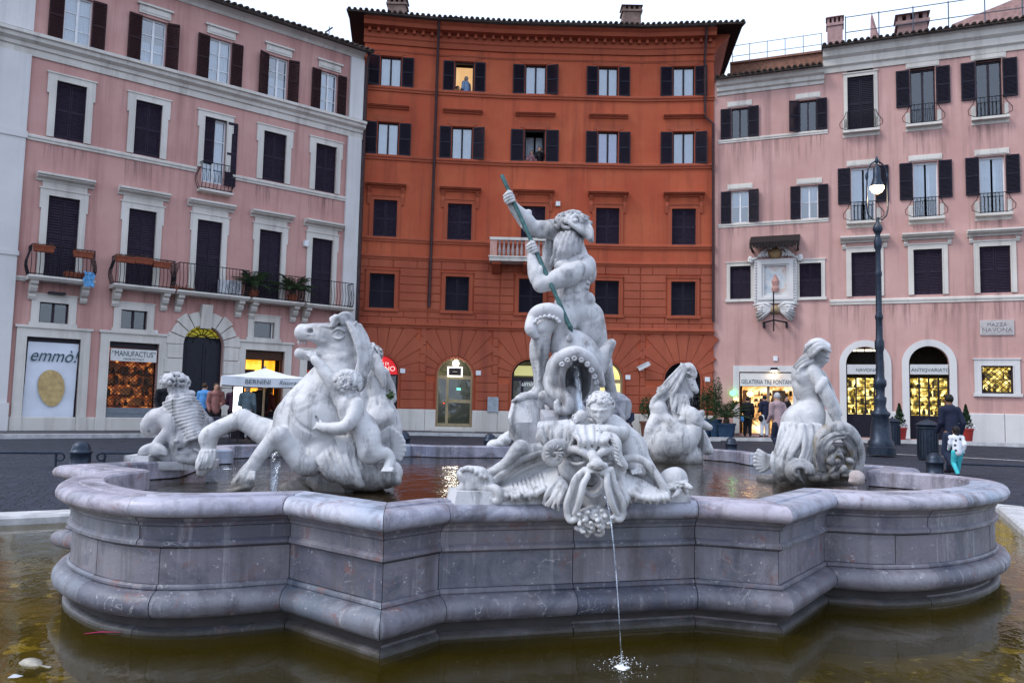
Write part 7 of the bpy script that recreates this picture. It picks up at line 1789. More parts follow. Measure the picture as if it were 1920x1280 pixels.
# hair: shaggy mane left, ram curl, waved forelock, scaly horn right
S.e(1040, 816, .0, 36, 24, 24, 10, 6)
S.strands([(1010, 794, .02), (1006, 806, -.06), (1010, 822, -.09), (1018, 834, -.08)], [(1074, 790, -.04), (1078, 806, -.15), (1076, 822, -.19), (1072, 838, -.19)], 15, 5, 2.2, 2.5, 42, .6)
S.strands([(1070, 800, -.10), (1074, 814, -.2), (1082, 826, -.25), (1078, 840, -.24)], [(1148, 800, -.06), (1148, 816, -.16), (1140, 828, -.24), (1146, 840, -.2)], 15, 5, 2, 3.5, 43, .6)
S.ch([(1062, 836, -.14, 10), (1044, 832, -.18, 10), (1029, 840, -.20, 10), (1025, 855, -.22, 9.5), (1035, 866, -.23, 8.5), (1047, 862, -.24, 7), (1047, 852, -.25, 5), (1040, 849, -.25, 3.4)], 1, 5)
for k in range(10): t = .6+k/9*4.6; S.e(1039-13*math.cos(t-1.1), 849-12*math.sin(t-1.1), -.285, 1.8, 6, 4, 90-math.degrees(t-1.1), .5)
S.ch([(1142, 816, -.12, 11), (1154, 830, -.17, 10.5), (1156, 850, -.19, 10), (1164, 866, -.19, 9), (1172, 874, -.18, 6), (1168, 880, -.18, 4)], 1, 5)
for k in range(8): S.e(1146+k*2.6+3*math.sin(k*.8), 822+k*7, -.275, 7, 1.8, 3, -35, .5)
for A_, B_2, sd_ in (([(1050, 896, -.14), (1036, 910, -.19), (1022, 928, -.2), (1016, 942, -.19)], [(1062, 912, -.22), (1056, 930, -.26), (1050, 946, -.26), (1046, 956, -.25)], 44), ([(1168, 894, -.12), (1174, 908, -.17), (1180, 924, -.18), (1180, 938, -.17)], [(1158, 908, -.2), (1164, 926, -.24), (1170, 940, -.24), (1174, 950, -.22)], 45)):
    S.strands(A_, B_2, 8, 5, 2.6, 4, sd_, .7)
S.build('mask', M_STATF, MSK, .003, 16)
for lip, low, sd_ in (([(1036, 846, -.06), (1008, 850, -.10), (975, 862, -.12), (945, 884, -.12), (924, 902, -.10)], [(1046, 900, -.10), (1030, 912, -.14), (1000, 924, -.16), (968, 930, -.17), (938, 926, -.14)], 1),
                      ([(1164, 862, -.04), (1190, 858, -.06), (1212, 868, -.08), (1232, 892, -.09), (1250, 924, -.10)], [(1160, 906, -.10), (1176, 920, -.14), (1200, 930, -.16), (1226, 934, -.17), (1250, 932, -.14)], 2)):
    S = Sculpt(5.8, .0065)                                           # scallop shell: hollow dish, thick lip, ruffled lower edge
    n = len(lip)
    for q in range(9):
        t = q/8; S.ch([(a[0]+(b[0]-a[0])*t, a[1]+(b[1]-a[1])*t, a[2]+(b[2]-a[2])*t+.13*math.sin(math.pi*t)**.8, 7) for a, b in zip(lip, low)], 3, 4)
    S.ch([(*a, 7) for a in lip], 1.5, 5)
    m = 17
    for q in range(m):
        u = q/(m-1)*(n-1); i0 = min(int(u), n-2); w = u-i0; b = [low[i0][z]+(low[i0+1][z]-low[i0][z])*w for z in range(3)]; c_ = [lip[i0][z]+(lip[i0+1][z]-lip[i0][z])*w for z in range(3)]
        S.ch([(b[0]+(c_[0]-b[0])*.45, b[1]+(c_[1]-b[1])*.45, b[2]+.07, 3.6), (b[0]+(c_[0]-b[0])*.15, b[1]-6, b[2]-.02, 4.6), (b[0]+2*math.sin(q*2.1), b[1]+1, b[2]-.06, 4.8), (b[0]+3*math.sin(q*1.7), b[1]+8+2*math.sin(q*3), b[2]-.05, 3)], .8, 4)
    S.build('shell', M_STATF, MSK, .003, 16)
S = Sculpt(5.8, .0065)                                               # twisting tail above the left shell
S.ch([(1040, 836, -.02, 13), (1012, 842, -.06, 13), (992, 846, -.08, 14), (976, 838, -.1, 14), (966, 848, -.12, 13), (950, 868, -.12, 11), (932, 880, -.1, 10), (914, 888, -.1, 8)], 5, 5)
S.build('fish_tail', M_STATF, MSK, .003, 16)
S = Sculpt(5.75, .0085)                                              # conch
for k in range(9): t = k/8; S.e(866+46*t, 888+14*t+3*math.sin(k*2), -.05, 10+13*math.sin(t*2.6), 9+12*math.sin(t*2.6), 22, -12, 4)
for k in range(6): S.e(866+9*k, 880+2*k-5*math.sin(k), -.14, 5, 5, 5, 0, 2)
S.e(908, 906, -.17, 17, 7, 12, -4, 3, True)
S.ch([(905, 916, -.1, 8), (925, 914, -.13, 8), (936, 924, -.15, 9), (936, 936, -.15, 8), (926, 940, -.15, 6), (918, 934, -.15, 5)], 3, 4); S.ch([(880, 908, -.08, 12), (864, 916, -.08, 9), (854, 922, -.08, 5)], 5, 3)
S.build('conch', M_STATF, MSK, .003, 16)
S = Sculpt(5.95, .006)                                              # turtle
S.e(1262, 898, 0, 27, 22, 26, 18, 2); S.e(1260, 909, -.02, 31, 9, 29, 18, 1.5)
for k in range(5): S.c(1240+k*11, 876+abs(k-1.5)*3, -.085, 2.4, 1246+k*10, 912, -.125, 2.4, 1, True)
for k in range(3): S.c(1236, 884+k*9, -.115, 2.4, 1288, 894+k*8, -.115, 2.4, 1, True)
S.ch([(1282, 908, -.06, 6), (1289, 911, -.1, 6), (1295, 914, -.12, 4.5)], 2, 3); S.ch([(1272, 918, -.10, 5), (1268, 926, -.13, 4.4), (1260, 932, -.14, 3)], 2, 3); S.ch([(1282, 912, .04, 6), (1286, 922, .05, 5)], 3, 2); S.ch([(1244, 916, -.02, 8), (1236, 924, -.04, 6)], 3, 2)
S.build('turtle', M_STATF, MSK, .003, 16)
S = Sculpt(5.9, .0065)                                               # child lying over the mask
S.head(1126, 764, -.1, 27, -14, 20, 90, 8, child=True, k=2)
S.ch([(1140, 790, -.02, 14), (1146, 806, .0, 30), (1160, 818, .02, 30), (1178, 832, .0, 27)], 8, 3)
S.ch([(1118, 800, -.02, 16), (1098, 796, -.06, 13), (1084, 788, -.1, 12), (1090, 778, -.14, 10)], 5, 3); w0 = S.P(1090, 780, -.14); S.hand(w0, S.P(1080, 786, -.16)-w0, 9*S.px, fist=True, palm=(0, -1, .3))
S.ch([(1164, 806, -.04, 16), (1166, 812, -.14, 14), (1154, 810, -.2, 12), (1140, 806, -.23, 9)], 5, 3); w0 = S.P(1141, 806, -.23); S.hand(w0, S.P(1126, 804, -.25)-w0, 9*S.px, palm=(0, -.8, .6), spread=.5)
S.ch([(1180, 834, -.02, 26), (1188, 850, -.06, 22), (1186, 864, -.1, 16), (1190, 874, -.12, 12)], 7, 3); S.ch([(1190, 872, -.12, 12), (1198, 878, -.16, 12), (1204, 884, -.16, 8)], 4, 2)
for k in range(4): S.c(1200-k*5, 880+k, -.2, 3.4, 1203-k*5.5, 886+k*.6, -.23, 2.6, 1.5)
S.ch([(1192, 836, .06, 22), (1202, 856, .06, 16), (1214, 872, .04, 12), (1224, 884, .04, 9)], 6, 3)
S.build('child', M_STATF, MSK, .003, 16)
bs = MB(); A = atz(852, 941, ZR+.01); B_ = atz(1296, 936, ZR+.01); d = (B_-A).normalized(); n = Vector((-d.y, d.x, 0)); L_ = (B_-A).length
bs.add([(0, 0, -.02), (L_, 0, -.02), (L_, .3, -.02), (0, .3, -.02), (.02, .015, .07), (L_-.02, .015, .06), (L_-.02, .3, .06), (.02, .3, .07)], [(0,1,5,4), (1,2,6,5), (2,3,7,6), (3,0,4,7), (4,5,6,7)])
bs.build('base', M_STATF, MSK, Matrix(((d.x, n.x, 0, A.x), (d.y, n.y, 0, A.y), (0, 0, 1, A.z), (0, 0, 0, 1))))
# spare carved masks seen on the far rims
for nm, x, y, Y, lab in (('rim_ornament', 938, 826, 13.2, 'weathered pale stone ornament on the far rim beside the rocks'), ('rim_boss', 1606, 892, 8.9, 'small rounded pinkish stone boss at the inner edge of the rim')):
    S = Sculpt(Y, .012 if Y > 10 else .01)
    if Y > 10: S.e(x-6, y+6, 0, 18, 9, 16, 0, 5); S.e(x+8, y-2, 0, 13, 11, 14, 20, 5); S.e(x+16, y-12, 0, 8, 6, 9, 0, 4); S.e(x-16, y+9, -.04, 10, 6, 9, 0, 4)
    else: S.e(x, y, 0, 13, 11, 12, 0, 5); S.e(x+5, y+4, -.02, 10, 8, 10, 0, 4); S.e(x, y+10, 0, 15, 8, 12, 0, 4)
    o = S.build(nm, M_STATF if Y > 10 else simple('pinkish_stone', (.40, .34, .33), .7, var=.4), None, .01, 14); tag(o, lab, 'ornament')
# ================================================================ STREET FURNITURE
M_LAMPIRON = simple('blue_grey_cast_iron', (.034, .046, .068), .42, .5, var=.4, scale=10)
lp = atz(1652, 852, gz(12, 26)); DL = lp.y; ppx = DL/FPX
LMP = empty('street_lamp', lp, 'tall cast iron street lamp with lyre bracket and lit hanging lantern', 'street lamp')
def zpx(y): return atY(1652, y, DL).z-lp.z
prof = [(r*ppx*(.84 if y < 770 else .95), zpx(y)) for r, y in ((27, 852), (27, 838), (24, 836), (24, 828), (20, 824), (18, 800), (15, 782), (18, 778), (18, 774), (13, 770), (11, 762), (13, 752), (13, 746), (9, 742), (10, 728), (13.5, 722), (13.5, 714), (10, 710), (8.5, 700), (8, 660), (10, 652), (10, 640), (7.5, 636), (7, 600), (8.4, 597), (8.4, 592), (6.6, 588), (6.2, 520), (7.6, 516), (7.6, 511), (6, 507), (5.6, 470), (8, 464), (9, 452), (6, 446), (5, 440), (8, 436), (11, 430), (9, 424), (4, 418), (3.4, 408))]
shade_auto(MB().lathe(prof, 16).build('post', M_LAMPIRON, LMP, Matrix.Translation(lp)), 50)
fl = MB()
for k in range(12): t = 2*math.pi*k/12; fl.tube([(math.cos(t)*15*ppx, math.sin(t)*15*ppx, zpx(826)), (math.cos(t)*11.5*ppx, math.sin(t)*11.5*ppx, zpx(786))], 1.6*ppx, 5)
fl.build('fluting', M_LAMPIRON, LMP, Matrix.Translation(lp))
br = MB()
for s_ in (-1, 1): br.tube([(s_*a*ppx, 0, zpx(y)) for a, y in ((0, 410), (9, 412), (17, 404), (20, 392), (20, 362), (19, 335), (17, 318), (11, 308), (3, 303), (0, 302))], 1.5*ppx, 7); br.lathe([(1.5*ppx, 0), (3*ppx, 4*ppx), (3*ppx, 9*ppx), (1.2*ppx, 14*ppx)], 8, (s_*19.5*ppx, 0, zpx(338)))
br.lathe([(1*ppx, zpx(308)), (4*ppx, zpx(303)), (3*ppx, zpx(299)), (1*ppx, zpx(293))], 10)
shade_auto(br.build('bracket', M_LAMPIRON, LMP, Matrix.Translation(lp)), 50)
lan = shade_auto(MB().lathe([(1.2*ppx, zpx(306)), (3*ppx, zpx(312)), (6.5*ppx, zpx(316)), (7*ppx, zpx(332)), (9.5*ppx, zpx(342)), (12.5*ppx, zpx(348)), (12.5*ppx, zpx(350))], 18).build('lantern', M_LAMPIRON, LMP, Matrix.Translation(lp)), 50)
MB().lathe([(12.2*ppx, zpx(350)), (12.6*ppx, zpx(354)), (9*ppx, zpx(360)), (3*ppx, zpx(363))], 18).build('globe', emit('lantern_glow', (1, .72, .42), 9), lan, Matrix.Translation(lp), True)
ld = bpy.data.lights.new('lantern_light', 'POINT'); ld.energy = 60; ld.color = (1, .66, .34); ld.shadow_soft_size = .15
lo = bpy.data.objects.new('lantern_light', ld); lo.location = lp+Vector((0, 0, zpx(372))); COL.objects.link(lo)

def bin_(x, y, lab):
    p_ = atz(x, y, gz(12, 23)); B = empty('litter_bin', p_, lab, 'bin', 'litter bins on the piazza')
    shade_auto(MB().lathe([(.24, 0), (.25, .04), (.25, .82), (.275, .84), (.275, .88), (.24, .90)], 20).build('body', M_LAMPIRON, B, Matrix.Translation(p_)))
    mb = MB()
    for k in range(20): t = 2*math.pi*k/20; mb.box(-.012, .012, -.01, .012, .06, .8); n = len(mb.v)-8; mb.v[n:] = [tuple(Matrix.Rotation(t, 3, 'Z') @ (Vector(v)+Vector((0, .255, 0)))) for v in mb.v[n:]]
    st = mb.build('ribs', M_LAMPIRON, B, Matrix.Translation(p_)); st['kind'] = 'stuff'
    shade_auto(MB().lathe([(.2, .90), (.3, .93), (.3, .95), (.16, 1.04), (.03, 1.08), (.03, 1.12)], 20).build('lid', M_LAMPIRON, B, Matrix.Translation(p_)))
bin_(1740, 861, 'dark ribbed litter bin with domed lid between lamp post and strolling man')
bin_(1674, 838, 'dark ribbed litter bin half hidden behind the lamp post base')
BM = MB().lathe([(.20, 0), (.20, .05), (.175, .06), (.17, .27), (.19, .29), (.19, .32), (.165, .33), (.16, .37), (.135, .44), (.08, .49), (.02, .505)], 20).mesh('bollard', M_LAMPIRON)
BM.polygons.foreach_set('use_smooth', [True]*len(BM.polygons))
bol = []
for x, y, lab in ((150, 879, 'iron bollard beside scrolled rail ends on the left of the basin'), (1753, 893, 'dome topped iron bollard beside the child in spotted jacket'), (757, 842, 'dome topped iron bollard showing behind the far rim near the nymph'), (1371, 851, 'dome topped iron bollard showing behind the far rim beside the seahorse group'), (918, 846, 'dome topped iron bollard showing behind the far rim near the rocks')):
    p_ = atz(x, y, gz(0, 17)-.02); o = link('bollard', BM, None, Matrix.Translation(p_)); tag(o, lab, 'bollard', 'bollards round the fountain'); bol.append(p_)
def rail(a, b, lab):
    mb = MB(); a = Vector(a); b = Vector(b)
    mb.tube([a, a.lerp(b, .33), a.lerp(b, .66), b], .022, 8)
    d = (b-a).normalized()
    for e, s_ in ((b, 1), (a, -1)):
        mb.tube([e+d*s_*.0+Vector((0, 0, 0)), *[e+d*s_*(.07*math.sin(t))+Vector((0, 0, -.07+.07*math.cos(t))) for t in [.6*k for k in range(10)]]], .018, 7)
    n = 6
    for k in (0.02, .5, .98): q = a.lerp(b, k); mb.tube([q, Vector((q.x, q.y, q.z-.34))], .02, 6)
    return tag(mb.build('iron_rail', M_LAMPIRON), lab, 'rail', 'low iron rails round the fountain')
z = .27
q = bol[0]; rail((q.x-3.4, q.y-.9, z), (q.x-.32, q.y-.1, z), 'low iron rail with scrolled ends running left of the bollard')
rail((q.x+.32, q.y+.1, z), (q.x+3.0, q.y+.9, z), 'low iron rail running from the bollard behind the fish statue')
q = bol[1]; rail((q.x+.3, q.y-.1, z), (q.x+4.4, q.y-1.3, z), 'low iron rail passing behind the child in spotted jacket')

# ---------------------------------------------------------------- restaurant parasol, lit menu stand, tables
up = atY(497, 690, 25.2); UMB = empty('parasol', (up.x, up.y, .1), 'white square restaurant parasol with lettered valance in front of the doorway', 'parasol')
M_CANV = simple('white_canvas', (.66, .68, .72), .85, var=.1, scale=2)
hw = 1.28; zt = up.z; ze_ = atY(497, 708, 25.2).z; a = R_(20)
mb = MB(); cr = [(-hw, -hw), (hw, -hw), (hw, hw), (-hw, hw)]
cr = [(x*math.cos(a)-y*math.sin(a), x*math.sin(a)+y*math.cos(a)) for x, y in cr]
for i in range(4):
    p0, p1 = cr[i], cr[(i+1) % 4]; n0 = len(mb.v)
    for r in range(5):
        t = r/4
        for c in range(7):
            w = c/6; x = p0[0]+(p1[0]-p0[0])*w; y = p0[1]+(p1[1]-p0[1])*w
            mb.v.append((x*t, y*t, (zt-ze_)*(1-t)-.10*math.sin(math.pi*t)*.6-.05*math.sin(math.pi*w)*t))
    for r in range(4):
        for c in range(6): k = n0+r*7+c; mb.f.append((k, k+1, k+8, k+7))
can = mb.build('canopy', M_CANV, UMB, Matrix.Translation((up.x, up.y, ze_)), True)
for i in range(4):
    p0, p1 = Vector((*cr[i], 0)), Vector((*cr[(i+1) % 4], 0)); v = MB(); n0 = 0
    for c in range(13):
        w = c/12; q = p0.lerp(p1, w); dz = -.05*math.sin(math.pi*w); o = (p1-p0).normalized().cross(Vector((0, 0, 1)))*.02*math.sin(c*2.0)
        v.v += [tuple(q+o+Vector((0, 0, dz))), tuple(q+o*1.6+Vector((0, 0, dz-.27)))]
    for c in range(12): v.f.append((2*c, 2*c+1, 2*c+3, 2*c+2))
    vo = v.build('valance', M_CANV, can, Matrix.Translation((up.x, up.y, ze_)), True)
    if i in (0, 3):
        mid = p0.lerp(p1, .5); ang = math.atan2((p1-p0).y, (p1-p0).x); nn = (p1-p0).normalized().cross(Vector((0, 0, 1)))
        for body, off, sz, sh in (('BERNINI', -.25 if i == 0 else 0, .20, 0), ('Ristorante', .72 if i == 0 else 0, .17, .3)) if i == 0 else ():
            me = text_mesh(body, sz, ink, 'lettering', ext=.003, shear=sh)
            link('lettering', me, vo, Matrix.Translation(Vector((up.x, up.y, ze_-.17))+mid+(p1-p0).normalized()*off+nn*.045) @ Matrix.Rotation(ang, 4, 'Z') @ Matrix.Rotation(math.pi/2, 4, 'X'))
MB().tube([(up.x, up.y, .1), (up.x, up.y, zt+.06)], .035, 10).build('pole', simple('pale_wood_pole', (.35, .28, .2), .5), UMB)
ribs = MB()
for c in cr: ribs.tube([(0, 0, zt-ze_-.1), (c[0]*.98, c[1]*.98, -.03)], .018, 5)
rb = ribs.build('ribs', simple('rib_wood', (.3, .24, .17), .5), UMB, Matrix.Translation((up.x, up.y, ze_))); rb['kind'] = 'stuff'
MB().box(-.3, .3, -.3, .3, .1, .22).build('base', M_LAMPIRON, UMB, Matrix.Translation((up.x, up.y, 0)))
MB().lathe([(0, -.05), (.12, -.03), (.12, .0), (0, .02)], 12, (up.x+.35, up.y-.3, ze_-.1)).build('hanging_lamp', emit('warm_hanging_lamp', (1, .72, .35), 8), UMB)
mp = atz(446, 806, .1); q = atY(446, 748, 24.6); q.z = 0
tag(empty('menu_stand', (q.x, q.y, .05), 'glowing white upright menu panel beside the parasol', 'menu stand'))
MS = bpy.data.objects['menu_stand']; h0, h1 = atY(446, 772, 24.6).z, atY(446, 725, 24.6).z
MB().box(-.13, .13, -.02, .03, h0, h1).build('panel', emit('white_light_panel', (1, .97, .93), 2.6), MS, Matrix.Translation(q) @ Matrix.Rotation(.1, 4, 'Z'))
MB().box(-.16, .16, -.03, .05, .08, h0-.0).box(-.16, -.131, -.03, .05, h0, h1).box(.131, .16, -.03, .05, h0, h1).build('frame', M_DARKFR, MS, Matrix.Translation(q) @ Matrix.Rotation(.1, 4, 'Z'))
tb = atY(418, 775, 23.8); 
def table(x, y, Y, lab):
    c = atY(x, y, Y); T = empty('cafe_table', (c.x, c.y, .02), lab, 'table', 'cafe tables on the left pavement')
    MB().box(-.42, .42, -.42, .42, .70, .74).build('table_top', simple('dark_cloth_top', (.03, .035, .06), .6), T, Matrix.Translation((c.x, c.y, .02)))
    cl = MB().box(-.425, .425, -.425, -.421, .42, .745).box(-.425, -.421, -.42, .42, .42, .745).box(.421, .425, -.42, .42, .42, .745); cl.build('tablecloth', simple('dark_table_cloth', (.022, .025, .045), .8), T, Matrix.Translation((c.x, c.y, .02)))
    for sx in (-.36, .36):
        for sy in (-.36, .36): MB().tube([(c.x+sx, c.y+sy, .02), (c.x+sx, c.y+sy, .72)], .02, 6).build('leg', M_DARKFR, T)
table(418, 760, 23.6, 'dark cloth cafe table left of the glowing menu panel'); table(520, 760, 24.2, 'dark cafe table under the right edge of the parasol')

# ================================================================ POTS AND PLANTS
M_LEAF = simple('dark_green_leaf', (.035, .065, .022), .55, var=.6, scale=7)
M_LEAF2 = simple('deep_green_needles', (.022, .05, .022), .6, var=.6, scale=9)
M_BARK = simple('bark', (.07, .05, .035), .9, var=.4)
M_BLUEPOT = simple('blue_planter', (.02, .05, .10), .5, var=.3); M_REDPOT = simple('red_planter', (.32, .03, .025), .5, var=.25); M_DIRTPOT = simple('brown_planter', (.16, .07, .05), .8, var=.3)
def leaf_cloud(n, shape, seed, l, w, M, name, mat, parent):
    """n small folded leaves spread through a volume given by shape(rnd) -> point"""
    rnd = random.Random(seed); mb = MB()
    for _ in range(n):
        c = Vector(shape(rnd)); t = Vector((rnd.gauss(0, 1), rnd.gauss(0, 1), rnd.gauss(0, .8))).normalized(); s_ = t.cross(Vector((rnd.gauss(0, 1), rnd.gauss(0, 1), rnd.gauss(0, 1)))).normalized(); k = rnd.uniform(.7, 1.3)
        up_ = t.cross(s_)*w*.5*k
        mb.add([c-t*l*k, c+s_*w*k+up_, c+t*l*k, c-s_*w*k+up_], [(0, 1, 2), (0, 2, 3)])
    return mb.build(name, mat, parent, M)
def pot(T, p_, r0, r1, h, mat):
    return shade_auto(MB().lathe([(r0, 0), (r1*.97, h*.85), (r1*1.06, h*.86), (r1*1.06, h), (r1*.9, h), (r1*.88, h*.9)], 18).build('pot', mat, T, Matrix.Translation(p_)))
def shrub(x, y, Y, h, w, lab, mat=M_BLUEPOT, leaf=M_LEAF, cone=False, flowers=False, seed=1, ph=.5, grp='potted plants by the shop fronts'):
    p_ = atY(x, y, Y); p_.z = gz(p_.x, p_.y)+.12; T = empty('potted_plant', p_, lab, 'plant', grp); pot(T, p_, w*.32, w*.42, ph, mat)
    MB().tube([p_+Vector((0, 0, ph*.7)), p_+Vector((.02, 0, ph+h*.4)), p_+Vector((-.01, .02, ph+h*.8))], [.035, .03, .012], 7).build('stem', M_BARK, T)
    def shp(r):
        if cone: t = r.random()**.7; q = (1-t)*w*.45*math.sqrt(r.random()); a = r.uniform(0, 6.28); return (q*math.cos(a), q*math.sin(a), ph+.05+t*h)
        a = r.uniform(0, 6.28); z = r.gauss(0, .28); q = w*.5*math.sqrt(max(0, 1-(z/.75)**2))*math.sqrt(r.random())*(1+.3*math.sin(3*a+seed)); return (q*math.cos(a), q*math.sin(a), ph+h*.6+z*h*.75)
    leaf_cloud(900 if cone else 700, shp, seed, .05, .022, Matrix.Translation(p_), 'foliage', leaf, T)
    if flowers: leaf_cloud(160, lambda r: (r.uniform(-1, 1)*w*.42, r.uniform(-1, 1)*w*.42, ph+r.uniform(.0, .14)), seed+5, .03, .03, Matrix.Translation(p_), 'flowers', simple('white_petals', (.75, .74, .76), .6, var=.1), T)
def palm(p_, h, n, lab, mat, seed, ph=.5, pr=.3, grp=None):
    p_ = Vector(p_); T = empty('potted_palm', p_, lab, 'palm', grp); pot(T, p_, pr*.8, pr, ph, mat); rnd = random.Random(seed)
    MB().lathe([(.12, ph*.85), (.14, ph+.1), (.08, ph+.25)], 8).build('trunk', M_BARK, T, Matrix.Translation(p_))
    for k in range(n):
        a = k*2.399+rnd.uniform(-.2, .2); e = rnd.uniform(.25, 1.25); L = h*rnd.uniform(.75, 1.05); mb = MB(); Q = []
        for i in range(12):
            t = i/11; r = L*t*math.cos(e)+.12*L*t*t*math.sin(e); z = ph+.2+L*t*math.sin(e)-.55*L*t*t*(1-.25*e); Q.append(Vector((r*math.cos(a), r*math.sin(a), z)))
        sd_ = Vector((-math.sin(a), math.cos(a), 0))
        for i in range(1, 11):
            d = (Q[i+1]-Q[i]).normalized(); ll = .20*h*math.sin(math.pi*(i/11)**.7)+.03
            for s_ in (-1, 1):
                b = Q[i]; tip = b+sd_*s_*ll*.8+d*ll*.7+Vector((0, 0, -.15*ll)); m = b.lerp(tip, .5)+Vector((0, 0, .03)); wv = d*.016
                mb.add([b, m-wv, tip, m+wv], [(0, 1, 2), (0, 2, 3)])
        mb.tube(Q, [.010]*12, 4, False); mb.build('frond', M_LEAF, T, Matrix.Translation(p_))
for x, Y, h, w, lab, mt, sd_, ph in ((1215, 34.3, 1.0, .85, 'leafy shrub in a brown pot against the orange wall behind the seahorse group', M_DIRTPOT, 2, .62), (1325, 34.0, 1.3, .7, 'tall thin shrub in a blue planter beside the dark arched door', M_BLUEPOT, 3, .75), (1342, 33.6, 1.7, .6, 'taller twiggy shrub in a blue planter next to the potted palm', M_BLUEPOT, 6, .75)):
    shrub(x, 812, Y, h, w, lab, mt, M_LEAF, seed=sd_, ph=ph)
q = atY(1362, 820, 33.2); palm((q.x, q.y, gz(q.x, q.y)+.1), 1.5, 26, 'bushy potted palm in a blue planter by the gelato shop door', M_BLUEPOT, 3, .6, .38)
for x, lab, sd_ in ((1687, 'cone topiary with white flowers in a red pot between the arched shops', 8), (1812, 'cone topiary with white flowers in a red pot behind the strolling man', 9)):
    shrub(x, 822, 30.5, .85, .62, lab, M_REDPOT, M_LEAF2, True, True, sd_, .48)
# balcony boxes, palms, air conditioner, cloth on the pink palazzo
def flower_box(x, y, d, lab, dry=True, w=.62):
    u, z = FL.uz(x, y, d); c = FL.at(u, d, z); T = empty('flower_box', c, lab, 'flower box', 'terracotta boxes on the balconies'); M = Matrix.Translation(c) @ FL.M.to_3x3().to_4x4()
    MB().add([(-w*.45, -.09, -.1), (w*.45, -.09, -.1), (w*.45, .09, -.1), (-w*.45, .09, -.1), (-w*.5, -.11, .1), (w*.5, -.11, .1), (w*.5, .11, .1), (-w*.5, .11, .1)], [(3,2,1,0), (0,1,5,4), (1,2,6,5), (2,3,7,6), (3,0,4,7), (4,5,6,7)]).box(-w*.52, w*.52, -.125, -.111, .06, .11).build('box', M_TERRA, T, M)
    leaf_cloud(90, lambda r: (r.uniform(-.5, .5)*w*.9, r.uniform(-.1, .1), .1+abs(r.gauss(0, .05))), int(x), .035, .012, M, 'plants', simple('dry_plants', (.14, .07, .05), .8, var=.5), T)
for x, y, lab in ((82, 467, 'terracotta box with dry plants at the left end of the first balcony rail'), (156, 478, 'terracotta box on the right end of the first balcony rail'), (235, 487, 'terracotta box on the left of the second balcony rail'), (269, 490, 'terracotta box in the middle of the second balcony rail'), (303, 497, 'terracotta box on the right of the second balcony rail')): flower_box(x, y, .72, lab)
flower_box(141, 518, .5, 'terracotta box standing on the floor of the first balcony', w=.7); flower_box(340, 545, .5, 'terracotta box standing on the floor of the third balcony', w=.8)
u, z = FL.uz(167, 522, .78); c = FL.at(u, .78, z); v = MB()
for i in range(7):
    for j in range(7): v.v.append((-.16+.32*i/6+.03*math.sin(j*1.7), .03*math.sin(i*2.2+j), -.28+.5*j/6+.03*math.sin(i*2)))
for i in range(6):
    for j in range(6): k = i*7+j; v.f.append((k, k+7, k+8, k+1))
tag(v.build('blue_cloth', simple('blue_white_cloth', (.12, .34, .62), .8, var=.7, scale=14, bmp=0), None, Matrix.Translation(c) @ FL.M.to_3x3().to_4x4(), True), 'blue and white cloth hung over the first balcony rail', 'cloth')
u, z = FL.uz(430, 543, .3); c = FL.at(u, .3, zs_+.14); AC = empty('air_conditioner', c, 'white air conditioning unit standing on the third balcony', 'air conditioner'); Mx = Matrix.Translation(c) @ FL.M.to_3x3().to_4x4()
MB().box(-.4, .4, -.14, .14, .05, .6).box(-.3, -.2, -.12, .12, 0, .05).box(.2, .3, -.12, .12, 0, .05).build('case', simple('ac_white', (.55, .57, .6), .5), AC, Mx)
g = MB()
for r in (.08, .14, .2, .25): g.tube([(.1+r*math.cos(t), -.15, .33+r*math.sin(t)) for t in [.3927*k for k in range(17)]], .008, 4)
gg = g.build('fan_grille', M_DARKFR, AC, Mx); gg['kind'] = 'stuff'
for x, lab, sd_ in ((475, 'green palm in a pot on the fourth balcony beside the air conditioner', 5), (548, 'green palm in a pot at the right end of the fourth balcony', 6)):
    u, z = FL.uz(x, 560, .35); palm(FL.at(u, .35, zs_+.14), 1.15, 34, lab, M_TERRA, sd_, .3, .2, 'palms on the balcony')

